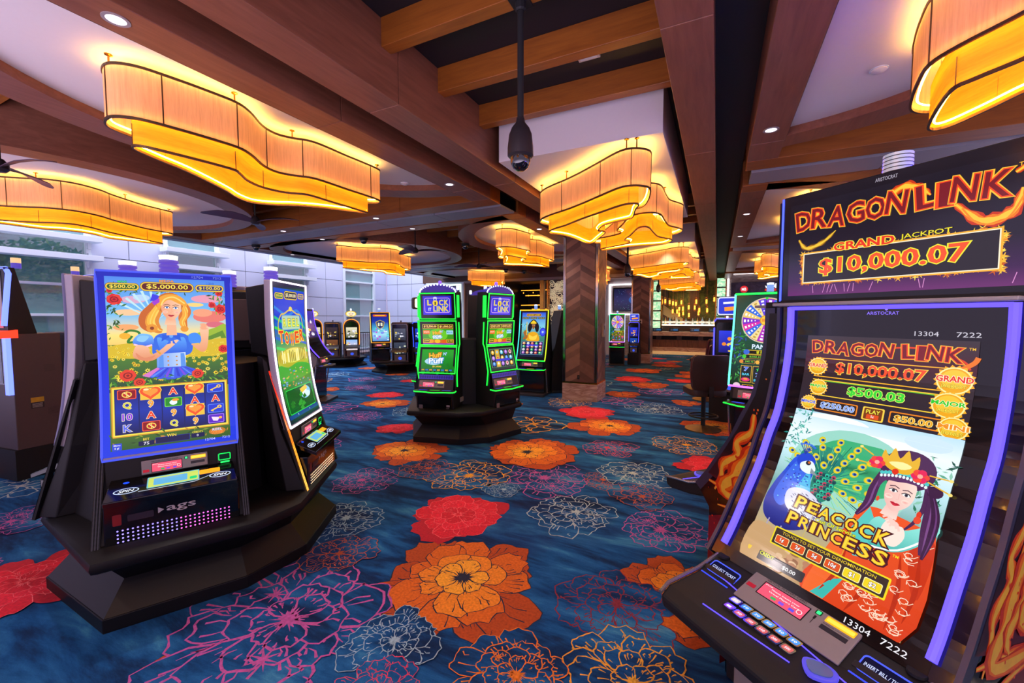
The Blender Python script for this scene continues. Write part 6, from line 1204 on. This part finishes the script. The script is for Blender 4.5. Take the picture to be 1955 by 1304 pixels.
def art_side(pr, flip=False):
    a = Art(); rnd = random.Random(77)
    def q(y, z): x = y * 100; return ((100 - x) if flip else x, (1.66 - z) * 100)
    def edge(z):
        for (y0, z0), (y1, z1) in zip(pr, pr[1:]):
            if z1 <= z <= z0: return y0 + (y1 - y0) * (z0 - z) / max(1e-6, z0 - z1)
        return .05 if z < .6 else .375
    zs = [1.62, 1.4, 1.2, 1.0, .85, .7, .6, .45, .3, .05]; cols = ['#120c12', '#140c10', '#180c10', '#241014', '#3a1016', '#5a101a', '#76101c', '#86141e', '#6a1018', '#3a0c10']
    for (z0, z1), (c0, c1) in zip(zip(zs, zs[1:]), zip(cols, cols[1:])):
        a.put([(q(edge(z0) + .012, z0), q(.46, z0), q(.46, z1)), (q(edge(z0) + .012, z0), q(.46, z1), q(edge(z1) + .012, z1))], c0)
    F = lambda pts, w: flame(a, [q(edge(z) + d, z) for d, z in pts], w, ('#d8380a', '#ff7a10', '#ffc83a'))
    F(((.06, 1.1), (.09, 1.0), (.05, .93), (.1, .86), (.06, .78), (.1, .7), (.12, .62)), 5); F(((.12, .95), (.13, .86), (.11, .8)), 3); F(((.05, .66), (.09, .6), (.07, .54)), 3.4)
    F(((.2, .98), (.16, .88), (.16, .74), (.2, .62), (.28, .6)), 8); F(((.2, .88), (.24, .78), (.2, .7), (.26, .64)), 6); F(((.26, .8), (.3, .7), (.28, .6)), 5)
    for k in range(60): z = rnd.uniform(.4, 1.45); d = rnd.uniform(.03, .3); x, y = q(edge(z) + d, z); a.ell(x, y, rnd.uniform(.2, .6), rnd.uniform(.3, .8), rnd.choice(('#ff5a1c', '#ff8a2a', '#e83a14')), 7)
    return a
OD, AD = (.3078, 1.7108), R(-40.56)
dragon_machine((OD[0], OD[1], 0), AD, 'large game with a purple-lit curved screen of a peacock and a woman in red')
Ud, Nd = (.7597, -.6502), (-.6502, -.7597)
nb = (OD[0] - Ud[0] * .905 - Nd[0] * .885, OD[1] - Ud[1] * .905 - Nd[1] * .885)
dg2 = [o for o in bpy.data.objects if o.get('category') == 'slot machine' and 'peacock' in o['label']][0]
copy_tree(dg2, (nb[0], nb[1], 0), AD - PI / 2, 'neighbouring dragon game showing its flame-printed side, left of the peacock screen')
# ---- three-screen green-lit machines
def lock_machine(loc, ang, label, mid, low):
    t = thing('slot_machine', label, 'slot machine', loc, ang, 'green-lit lock games on the middle pod'); G = ledm('#14ff3a', 1.9)
    MB().xprism([(-.1, .45), (-.12, .66), (-.02, .68), (-.03, .88), (.05, 1.23), (.03, 1.56), (.05, 1.57), (.02, 1.93), (.2, 1.93), (.23, 1.5), (.24, .45)], -.25, .25).build('cabinet', M['dark'], t, bevel=.008)
    for nm, art, y0, z0, y1, z1, w in (('top_screen', art_lock(), .0, 1.905, .03, 1.58, .47), ('middle_screen', mid, .01, 1.555, .035, 1.245, .5), ('lower_screen', low, .03, 1.225, -.045, .895, .5)):
        h = math.hypot(z0 - z1, y1 - y0); f = flat_surf((-w / 2, y0 - .004, z0), (1, 0, 0), (0, y1 - y0, z1 - z0), w); MB().hexa(*panel_box((-w / 2, y0 + .02, z0), (1, 0, 0), (0, y1 - y0, z1 - z0), w, h, .022)).build(nm + '_case', M['blackgloss'], t, bevel=.004)
        art.build(nm, f, M['art'], t, eps=.0004); MB().tube([f(0, 0, .004), f(100, 0, .004), f(100, h / w * 100, .004), f(0, h / w * 100, .004)], .0085, 6, True).build('edge_light', G, t)
    for sx in (-1, 1):
        sb = MB(); sb.hexa([(sx * .262 - .008, .03, 1.6), (sx * .262 + .008, .03, 1.6), (sx * .262 + .008, .08, 1.6), (sx * .262 - .008, .08, 1.6)], [(sx * .262 - .008, .02, 1.88), (sx * .262 + .008, .02, 1.88), (sx * .262 + .008, .07, 1.88), (sx * .262 - .008, .07, 1.88)]).tube([(sx * .266, .06, 1.54), (sx * .272, .07, 1.26), (sx * .268, .05, 1.22), (sx * .262, -.01, .9), (sx * .255, .02, .72)], .008, 6)
        sb.build('side_light', G, t)
    MB().hexa(*panel_box((-.235, -.035, .875), (1, 0, 0), (0, -.05, -.2), .47, .2, .01)).build('service_panel', M['charcoal'], t, bevel=.004); a = Art(); a.rect(0, 0, 100, 12, '#3a2a9a')
    for k in range(14): a.ell(4 + 7 * k, 6, 3, 4, '#2a1c6a', 8)
    a.build('glow_strip', flat_surf((-.23, -.047, .872), (1, 0, 0), (0, -.05, -.2), .46), M['art'], t); tracker(t, (-.22, -.063, .8), (1, 0, 0), (0, -.05, -.2), .34)
    a = Art(); a.rr(0, 0, 45, 30, 6, '#e8e0ff'); a.rr(6, 6, 39, 24, 4, '#1c1c2a'); a.rr(55, 0, 100, 30, 6, '#e8e0ff'); a.rr(61, 6, 94, 24, 4, '#1c1c2a'); a.build('ticket_light', flat_surf((.14, -.066, .79), (1, 0, 0), (0, -.05, -.2), .08), M['art'], t)
    dk = spline([(-.26, -.05), (-.26, -.15), (-.12, -.17), (0, -.2), (.12, -.17), (.26, -.15), (.26, -.05)], 4, False); MB().prism(dk, .655, .685).build('button_deck', M['black'], t); MB().tube([(x, y, .672) for x, y in dk], .008, 6).build('deck_light', G, t)
    a = Art(); a.rr(5, 4, 30, 14, 2, '#2a3ad0'); a.rr(36, 6, 64, 16, 3, '#3ad03a'); a.rr(70, 4, 95, 14, 2, '#3a6ae0'); a.build('deck_display', flat_surf((-.24, -.05, .6862), (1, 0, 0), (0, -1, 0), .48), M['art'], t)
    MB().box(-.23, .23, -.115, -.1, .46, .64).build('belly_door', M['blackgloss'], t, bevel=.006); a = Art(); a.rr(2, 30, 14, 46, 1, '#6a6068'); a.rr(86, 28, 96, 34, 1, '#8a8088'); a.text('ICE', 90, 38, 3, '#8a8088', 8); a.build('door_sticker', flat_surf((-.22, -.1162, .63), (1, 0, 0), (0, 0, -1), .44), M['print'], t)
    arc = [(.25 * math.cos(PI * k / 12), 1.92 + .1 * math.sin(PI * k / 12)) for k in range(13)]; MB().yprism(arc, .02, .1).build('arched_header', plain('violet_header', '#2a1e5a', .3, emit='#3a2ab0', es=.5) if 'violet_header' not in bpy.data.materials else bpy.data.materials['violet_header'], t)
    a = Art()
    for k in range(17): q = PI * (k + .5) / 17; x, y = 50 - 47 * math.cos(q), 22 - 18.6 * math.sin(q); a.poly([(x + u * 2.2 * math.sin(q) - v * 1.8 * math.cos(q), y + u * 2.2 * -math.cos(q) * -1 + v * 1.8 * math.sin(q)) for u, v in ((-1, -1), (1, -1), (.4, 1), (-1, .6))], '#dfe4ff')
    a.build('header_light_dots', flat_surf((-.26, .0185, 2.03), (1, 0, 0), (0, 0, -1), .52), M['dots'], t, eps=.0006)
    for x in (-.2, 0, .24): MB().lathe([(.018, 0), (.02, .015), (.02, .05), (.014, .06)], 12, (x, .1, 1.93 + (.08 if x == 0 else .02))).build('candle_light', ledm('#e8f0ff', 1.6) if x else ledm('#7a50ff', 1.8), t, True)
    MB().box(.253, .262, .12, .4, .5, .56).build('side_sticker', M['grey'], t)
    return t
C2, A2 = (-3.169, 4.968), R(13.37)
pedestal(C2[0], C2[1], A2, 'black faceted pedestal under the pair of green-lit lock games')
p, a_ = pod_pos(C2, A2, 0); l0 = lock_machine(p, a_, 'three-screen green-lit lock game, left one, with a green puff picture on its lowest screen', art_lockmid(), art_huff())
p, a_ = pod_pos(C2, A2, 1); l1 = lock_machine(p, a_, 'three-screen green-lit lock game, right one, with rows of symbols on its lowest screen', art_lockmid(True), art_reels())
for k, l in ((4, 'green-lit lock game seen from the side, left edge of the middle pod'), (3, 'dark arched back of a lock game between the two green-lit ones')):
    p, a_ = pod_pos(C2, A2, k); copy_tree(l1, p, a_, l)
# ---- other curved-screen machines
def curved_machine(loc, ang, label, art, prof, w, leds, group, deckc='#14ff3a', body='dark', zb=0., aw=None):
    t = thing('slot_machine', label, 'slot machine', loc, ang, group); z1, z0 = prof[0][1], prof[-1][1]; yb = max(y for y, z in prof)
    MB().xprism([(y + .03, z) for y, z in spline(prof, 3, False)] + [(-.02 + .03, z0 - .14), (.06, z0 - .2), (.08, zb + .02), (.52, zb + .02), (.5, z0), (yb + .14, z1)], -w / 2 + .01, w / 2 - .01).build('cabinet', M[body], t, bevel=.008)
    curved_panel(prof, w, .03).build('monitor', M['blackgloss'], t, bevel=.004); f = prof_surf([(y - .002, z) for y, z in prof], aw or w * .99); art.build('screen', f, M['art'], t, 16, f.H, .0004)
    for s, c in leds: edge_tube(prof, w, .011, .003, s).build('edge_light', c, t, True)
    MB().hexa(*panel_box((-w * .4, -.01, z0 - .02), (1, 0, 0), (0, -.03, -.12), w * .8, .11, .008)).build('service_panel', M['charcoal'], t); tracker(t, (-w * .32, -.022, z0 - .035), (1, 0, 0), (0, -.03, -.12), w * .56)
    dk = [(-w * .48, .02), (-w * .5, -.12), (-w * .2, -.2), (w * .2, -.2), (w * .5, -.12), (w * .48, .02)]; zd = z0 - .17; MB().prism(dk, zd - .025, zd).build('button_deck', M['black'], t, bevel=.004)
    if deckc: MB().tube([(x, y, zd - .008) for x, y in dk], .007, 6).build('deck_light', ledm(deckc, 2.), t)
    a = Art(); a.rr(5, 4, 28, 14, 2, '#3a4ad0'); a.rr(36, 6, 64, 15, 3, '#c8a03a'); a.rr(72, 4, 95, 14, 2, '#3a6ae0'); a.build('deck_display', flat_surf((-w * .45, .0, zd + .001), (1, 0, 0), (0, -1, 0), w * .9), M['art'], t)
    MB().box(-w * .42, w * .42, .04, .08, zb + .06, z0 - .22).build('belly_door', M['blackgloss'], t, bevel=.006); MB().box(-w * .5, w * .5, -.16, .5, zb, zb + .05).build('foot', M['charcoal'], t, bevel=.006)
    [MB().tube([(q * w / 2, .0, z0 - .16), (q * w / 2, .1, zb + .06)], .012, 6).build('leg_trim', M['silver'], t) for q in (-1, 1)]
    candle(t, 0, yb + .1, z1 + .01, .8, '#e8f0ff', '#8ab0ff'); return t
PC = [(.16, 1.75), (.13, 1.5), (.09, 1.25), (.03, 1.0), (-.03, .82), (-.07, .72)]
curved_machine((-3.4, 7.85, 0), R(3), 'curved-screen game with a golden-clad woman, left of the herringbone column', art_lucky(), PC, .62, (('T', ledm('#ffa81e', 2.)), ('R', ledm('#b8d81e', 1.8)), ('L', ledm('#3ad8d0', 1.6)), ('B', ledm('#14ff3a', 2.))), 'curved-screen games')
curved_machine((-2.86, 8.75, 0), R(128), 'dark slot machine seen from behind, against the left edge of the herringbone column', art_slot('#1c2a6a', '#0c0c2a', '#58a0d8', None, 8), PC, .6, (('R', ledm('#8a8aff', 1.)),), 'curved-screen games', None)
PP = [(.12, 1.855), (.1, 1.6), (.07, 1.35), (.03, 1.1), (0, .85)]
curved_machine((-6.75, 5.55, 0), R(118), 'grey-sided game with a violet edge light, just right of the white-lit curved screen', art_slot('#3a2ab0', '#1c1c5a', '#58c0d8', None, 4), [(.3, 1.76), (.27, 1.5), (.2, 1.25), (.08, 1.02), (-.06, .86)], .6, (('L', ledm('#5a3aff', 2.4)), ('R', ledm('#5a3aff', 2.4))), 'curved-screen games', None, 'grey')
pan = curved_machine((.42, 5.06, 0), R(-23.6), 'green-lit panda game with a big prize wheel, left of the dragon game', art_panda(), PP, .62, (('T', ledm('#14ff4a', 2.2)), ('L', ledm('#5af0c0', 2.2)), ('R', ledm('#b0c0ff', 2.)), ('B', ledm('#c060ff', 2.4))), 'curved-screen games')
PG = [(.16, 1.74), (.12, 1.5), (.07, 1.25), (0, .98), (-.03, .88)]
curved_machine((-8.67, 9.12, 0), R(52), 'tall curved game with a yellow edge light, far left of the lock pod', art_gold(), PG, .54, (('R', ledm('#ffc21e', 2.)), ('L', ledm('#ffd060', 1.2)), ('TB', ledm('#c87a1e', 1.))), 'curved-screen games', None, 'dark', .30)
copy_tree(pan, (-2.98, 14.05, 0), R(10), 'distant game with a cyan edge light between the two herringbone columns', None, (.8, .8, .92))
# ---- upright stepper and old cabinet games on the far pods
def upright(loc, ang, label, art1, art2, trim, sign, group, body='brown', led=None):
    t = thing('slot_machine', label, 'slot machine', loc, ang, group); r = .24
    pr = [(-r, 0), (-r, 1.02)] + [(r * math.cos(PI - PI * k / 10), 1.02 + .22 * math.sin(PI * k / 10)) for k in range(1, 10)] + [(r, 1.02), (r, 0)] if sign else [(-r, 0), (-r, 1.12), (-r + .03, 1.16), (r - .03, 1.16), (r, 1.12), (r, 0)]
    MB().yprism(pr, .0, .42).build('cabinet', M[body], t, bevel=.008); MB().yprism([(x * .86, .06 + z * .9) for x, z in pr], -.012, .0).build('face_panel', M['blackgloss'], t)
    if led: MB().tube([(x, -.01, z) for x, z in pr[1:-1]] + [(r * .95, -.05, .45), (r * .9, -.06, .42)], .011, 6).tube([(-r, -.01, 1.02), (-r * .95, -.05, .45)], .011, 6).build('edge_light', led, t)
    else: MB().tube([(x * .9, -.013, .06 + z * .9) for x, z in pr], .01, 6, True).build('face_trim', trim, t)
    art1.build('top_glass', flat_surf((-.19, -.0135, 1.0), (1, 0, 0), (0, 0, -1), .38), M['art'], t, eps=.0005); art2.build('reel_glass', flat_surf((-.19, -.0135, .6), (1, 0, 0), (0, 0, -1), .38), M['art'], t, eps=.0005)
    MB().hexa([(-.22, -.2, .3), (.22, -.2, .3), (.22, 0, .3), (-.22, 0, .3)], [(-.22, -.16, .36), (.22, -.16, .36), (.22, .0, .42), (-.22, .0, .42)]).build('button_deck', M['charcoal'], t, bevel=.006)
    a = Art(); a.rect(8, 8, 92, 60, '#3a2a2a'); a.ell(50, 40, 14, 12, '#3a5af0', 12); a.build('belly_glass', flat_surf((-.19, -.0135, .27), (1, 0, 0), (0, 0, -1), .38), M['art'], t)
    if sign:
        MB().box(-.012, .012, .1, .13, 1.2, 1.34).build('sign_pole', M['black'], t); MB().yprism(ell(0, 1.42, .17, .1, 20), .09, .13).build('sign', M['brass'], t); a = Art(); a.ell(50, 30, 46, 27, '#ffd84a', 24); a.ell(50, 30, 38, 21, '#fff2c8', 24); a.line([(50, 16), (50, 44)], 4, '#c8501c'); a.line(spline([(34, 36), (42, 44), (58, 44), (66, 36)], 4, False), 4, '#c8501c')
        a.line([(30, 24), (42, 30)], 5, '#6a2ab0'); a.line([(58, 30), (72, 24)], 5, '#6a2ab0'); a.build('sign_face', flat_surf((-.175, .0895, 1.52), (1, 0, 0), (0, 0, -1), .35), M['art'], t, eps=.0005); MB().lathe([(.025, 0), (.03, .03), (.02, .07)], 10, (0, .11, 1.52)).build('candle_light', ledm('#e8f0ff', 1.4), t, True)
    else: MB().lathe([(.02, 0), (.02, .05)], 10, (0, .2, 1.16)).build('candle_light', M['charcoal'], t)
    return t
GU = 'upright games along the white wall'
pedestal(-11.2, 10.0, R(40), 'black pedestal under the anchor-signed upright games by the white wall', .95, .66, False)
u1 = upright((-10.62, 9.86, .3), R(52), 'upright game with an orange edge and oval anchor sign, by the white wall window', art_slot('#f0e8c8', '#3a4a2a', '#1c1c1c', None, 3), art_slot('#8ab8f0', '#f0d8d8', '#e03a4a', None, 4), M['brass'], True, GU, 'brown', ledm('#ff8a1e', 2.))
copy_tree(u1, (-11.62, 9.28, .3), R(75), 'upright game with an oval anchor sign half hidden behind the grey-sided game')
upright((-11.12, 9.52, .3), R(40), 'unlit brown upright game between the two anchor-signed games', art_slot('#3a2c2a', '#241a1a', '#6a4a3a', None, 5), art_slot('#7a4a2a', '#3a2418', '#a86a3a', None, 6), M['brass'], False, GU)
pedestal(-8.55, 9.7, R(50), 'black pedestal under the yellow-edged game near the railing', .95, .66, False)
upright((-8.2, 9.38, .30), R(30), 'grey unlit upright game right of the yellow-edged game', art_slot('#4a5060', '#2c303c', '#9aa4b8', None, 7), art_slot('#3a4458', '#20242c', '#d8e0c8', None, 8), M['silver'], False, GU)
bx = upright((-7.75, 9.75, .30), R(60), 'blue-sided upright game just left of the lock pod', art_slot('#1c3ad0', '#0c1c6a', '#58a0f0', None, 9), art_slot('#1c3ad0', '#0c1c6a', '#58a0f0', None, 10), M['silver'], False, GU, 'dark', ledm('#2a4aff', 2.))
t = thing('topper_sign', 'bright white lit sign box on top of the blue-sided game', 'sign', (-7.72, 9.78, 1.46), R(60)); MB().box(-.02, .02, .08, .12, 0, .4).build('pole', M['black'], t); MB().yprism(rrect(-.24, .38, .24, .72, .06), .0, .18).build('case', M['bronze'], t, bevel=.01); MB().yprism(rrect(-.2, .42, .2, .68, .05), -.006, .0).build('lit_face', ledm('#fff2d0', 2.4), t)
# ---- blue arched game behind the wheel game
t = upright((.2, 7.15, .42), R(-18), 'blue arched game with a lit sign, half hidden behind the wheel game', art_slot('#2a3ae0', '#1c1c7a', '#f08a2a', None, 11), art_slot('#1c4ab0', '#0c1c5a', '#58b8f0', None, 12), M['brass'], False, 'upright games near the bar', 'dark', ledm('#4a48ff', 2.2))
MB().yprism(rrect(-.22, 1.2, .24, 1.5, .04), .02, .12).build('topper_box', M['blackgloss'], t); a = Art(); a.rr(2, 2, 98, 62, 8, '#dfe4ff'); a.rr(6, 6, 94, 58, 6, '#1c34d0'); a.line([(20, 22), (60, 20)], 7, '#f4f6ff'); a.line([(24, 42), (84, 38)], 13, '#ff9a2a'); a.build('topper_face', flat_surf((-.22, .018, 1.5), (1, 0, 0), (0, 0, -1), .46), M['art'], t); MB().box(-.26, .26, -.1, .45, -.42, 0).build('stand', M['dark'], t)
copy_tree(t, (-2.5, 14.45, .38), R(0), 'distant orange-and-gold game squeezed against the far herringbone column', None, (.7, .8, .9))
# ---- back-to-back cabinets at the left edge
def left_cabinet():
    t = thing('slot_machine', 'tall brown cabinet with blue edge lights, cut off by the left edge', 'slot machine', (-6.36, 1.44, 0), R(8), 'cabinets at the left edge'); B = ledm('#5a6cff', 3.)
    MB().box(-.3, .27, .0, .36, .3, 1.44).build('cabinet', M['brown'], t, bevel=.006); MB().box(-.3, .27, -.02, .36, 0, .3).build('plinth', M['dark'], t)
    MB().box(-.28, .22, -.03, 0, .95, 1.42).build('lower_monitor', M['blackgloss'], t); art_slot('#2a5a6a', '#1a2a4a', '#58a0b0', None, 14).build('lower_screen', flat_surf((-.26, -.032, 1.4), (1, 0, 0), (0, 0, -1), .44), M['art'], t)
    MB().box(.215, .275, -.035, .0, .85, 1.42).build('edge_light', B, t); MB().tube([(.23, -.02, 1.52), (.26, .02, 2.02), (.22, .02, 2.07), (-.3, .02, 2.07)], .022, 8).build('edge_light', B, t)
    MB().xprism([(.0, 1.44), (.0, 2.08), (.07, 2.08), (.2, 1.44)], -.3, .24).build('upper_monitor', M['dark'], t); a = Art(); a.grad(0, 0, 100, 120, [(0, '#5a6070'), (.7, '#8a5a60'), (1, '#c81c1c')]); a.ell(80, 110, 16, 6, '#ff4a2a', 14); a.build('upper_screen', flat_surf((-.28, -.004, 2.05), (1, 0, 0), (0, 0, -1), .46), M['art'], t)
    MB().xprism([(-.08, 1.4), (-.08, 1.46), (.05, 1.48), (.05, 1.4)], .1, .28).build('red_light', ledm('#ff3a1e', 1.6), t); MB().lathe([(.035, 0), (.035, .05)], 12, (.2, .1, 2.08)).build('candle_light', ledm('#5a48c8', .8), t, True); MB().lathe([(.035, .05), (.035, .1)], 12, (.2, .1, 2.08)).build('candle_cap', ledm('#ffc890', 1.), t, True)
    a = Art(); a.rect(30, 60, 62, 76, '#c8a01e'); a.rect(30, 77, 62, 96, '#1c181a')
    for k in range(5): a.rect(33, 80 + 3 * k, 58, 81 + 3 * k, '#b8b4b0')
    for k in range(6): a.rect(70, 100 + 4 * k, 98, 101 + 4 * k, '#2a2020'); a.rect(66, -46 + 4 * k, 94, -45 + 4 * k, '#2a2020')
    a.build('label_lettering', flat_surf((.2715, .02, .98), (0, 1, 0), (0, 0, -1), .3), M['print'], t); return t
lc = left_cabinet(); copy_tree(lc, (-6.45, 2.26, 0), R(188), 'brown cabinet standing back to back with the one at the left edge')
# ================================================================== chairs
def chair(loc, ang, label, mat):
    t = thing('casino_chair', label, 'chair', loc, ang, 'swivel chairs'); MB().lathe([(.24, 0), (.24, .012), (.1, .035), (.03, .06)], 28).build('base', M['bronze'], t, True); MB().lathe([(.03, .05), (.03, .5)], 14).build('post', M['black'], t, True)
    MB().tube([(.19 * math.cos(2 * PI * k / 24), .19 * math.sin(2 * PI * k / 24), .2) for k in range(24)], .012, 8, True).box(-.19, .19, -.01, .01, .194, .206).build('footrest', M['black'], t)
    MB().loft([[(x * k, y * k, z) for x, y in rrect(-.24, -.23, .24, .24, .09)] for k, z in ((.8, .5), (1, .52), (1.02, .56), (1, .6), (.85, .62))]).build('seat', M['darkleather'], t, True)
    rings = []
    for z, w, y in ((.6, .2, .25), (.64, .225, .262), (.8, .25, .285), (.98, .255, .315), (1.06, .24, .33), (1.09, .2, .335)):
        rings.append([(x, y + d - .06 * (1 - (x / w) ** 2) * 0, z) for x, d in ((-w, -.02), (-w * .6, .01), (0, .02), (w * .6, .01), (w, -.02), (w, -.05), (w * .6, -.045), (0, -.04), (-w * .6, -.045), (-w, -.05))])
    MB().loft(rings).build('backrest', M['darkleather'], t, True); MB().loft([[(x, y - .055, z) for x, y, z in r[:5]] + [(x, y - .085, z) for x, y, z in reversed(r[:5])] for r in rings]).build('back_cushion', mat, t, True)
    MB().box(-.03, .03, .16, .3, .52, .56).box(-.03, .03, .26, .3, .52, .66).build('bracket', M['black'], t); return t
c0 = chair((-.14, 6.5, 0), R(200), 'dark leather swivel chair nearest the green-lit wheel game', M['leather'])
copy_tree(c0, (-.16, 8.9, 0), R(235), 'oxblood swivel chair behind the nearest chair, by the blue arched game'); copy_tree(c0, (-.3, 11.2, 0), R(250), 'most distant oxblood swivel chair, in front of the bar counter')
# ================================================================== light and camera
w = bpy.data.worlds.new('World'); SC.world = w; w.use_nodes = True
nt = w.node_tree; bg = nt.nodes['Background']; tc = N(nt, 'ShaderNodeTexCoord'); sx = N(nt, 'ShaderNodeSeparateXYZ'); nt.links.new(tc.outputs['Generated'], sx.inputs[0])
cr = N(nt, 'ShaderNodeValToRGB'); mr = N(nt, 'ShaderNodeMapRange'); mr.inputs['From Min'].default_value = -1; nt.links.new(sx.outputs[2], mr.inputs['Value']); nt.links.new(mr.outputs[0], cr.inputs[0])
e = cr.color_ramp.elements; e[0].position = .28; e[0].color = (.92, .74, 1.02, 1); e[1].position = .45; e[1].color = (.15, .12, .18, 1); nt.links.new(cr.outputs[0], bg.inputs['Color']); bg.inputs['Strength'].default_value = 4.9  # added light: world brightened below the horizon to lift the ceilings
def area_light(name, loc, rot, sx, sy, e, col):
    l = bpy.data.lights.new(name, 'AREA'); l.shape = 'RECTANGLE'; l.size = sx; l.size_y = sy; l.energy = e; l.color = col
    o = bpy.data.objects.new(name, l); COL.objects.link(o); o.location = loc; o.rotation_euler = rot; return o
area_light('skylight_over_patio', (-12.0, 6.5, 6.2), (0, R(-18), 0), 2.6, 18, 950, (.78, .86, 1.))
area_light('daylight_outside', (-15.0, 5, 6.5), (0, 0, 0), 2., 14, 500, (.95, 1., .95))
for x, y, z, e, c in ((-1.3, 18.6, 3.2, 160, (1, .78, .5)), (-1.3, 21.4, 3.5, 120, (1, .8, .4)), (-1.2, 10, 3.2, 40, (1, .85, .75)), (-3.4, 16.5, 3.2, 60, (1, .9, .85)), (-5.3, 13.2, 3.2, 60, (1, .85, .7))):
    spot(x, y, z, e, c)  # added fill spots with no fixture, brightening the bar end and aisle
cd = bpy.data.cameras.new('camera'); cam = bpy.data.objects.new('camera', cd); COL.objects.link(cam); SC.camera = cam
cd.sensor_width = 36; cd.lens = 797 / 1955 * 36; cd.clip_start = .05; cd.clip_end = 100
cam.location = (0, 0, 1.6); cam.rotation_euler = (R(90) - math.atan(46 / 797), 0, R(26.1))
SC.view_settings.view_transform = 'Standard'; SC.view_settings.look = 'None'; SC.view_settings.gamma = 1; SC.view_settings.exposure = 0.12
try: SC.view_settings.use_curve_mapping = False
except Exception: pass
SC.cycles.max_bounces = 6; SC.cycles.diffuse_bounces = 3; SC.cycles.glossy_bounces = 3; SC.cycles.transparent_max_bounces = 8; SC.cycles.sample_clamp_indirect = 4; SC.cycles.caustics_reflective = False; SC.cycles.caustics_refractive = False
SUB = dict(screen='monitor', edge_light='monitor', lettering='player_card_panel', card_display='player_card_panel', deck_display='button_deck', deck_light='button_deck', bill_slot_light='bill_slot', strip_lights='perforated_strip', led_dot_panel='front_door', logo_lettering='front_door', rear_door='monitor_housing',
  topper_screen='topper', topper_edge_light='topper', flame_print='side_panel', button_cap='bet_button', spin_cap='spin_button', ticket_slot_light='ticket_slot', glow_strip='service_panel', ticket_light='service_panel', door_sticker='belly_door', header_light_dots='arched_header', top_screen='top_screen_case', middle_screen='middle_screen_case', lower_screen='lower_screen_case',
  sign_face='sign', back_cushion='backrest', lens='trim_ring', socket='cover_plate', rocker='cover_plate', candle_cap='candle_light', candle_ring='candle_light', perforated_panel='housing', edge='backing', lattice='backing', topper_face='topper_box')
roots = [o for o in bpy.data.objects if o.parent is None and o.get('category')]
for r in roots:
    by = {}
    for c in kids(r): by.setdefault(c.name.split('.')[0], []).append(c)
    for cn, pn in SUB.items():
        if cn in by and pn in by:
            for k, c in enumerate(by[cn]): c.parent = by[pn][k if len(by[pn]) == len(by[cn]) else 0]
for o in list(bpy.data.objects):
    if o.type == 'LIGHT': o['kind'] = 'helper'
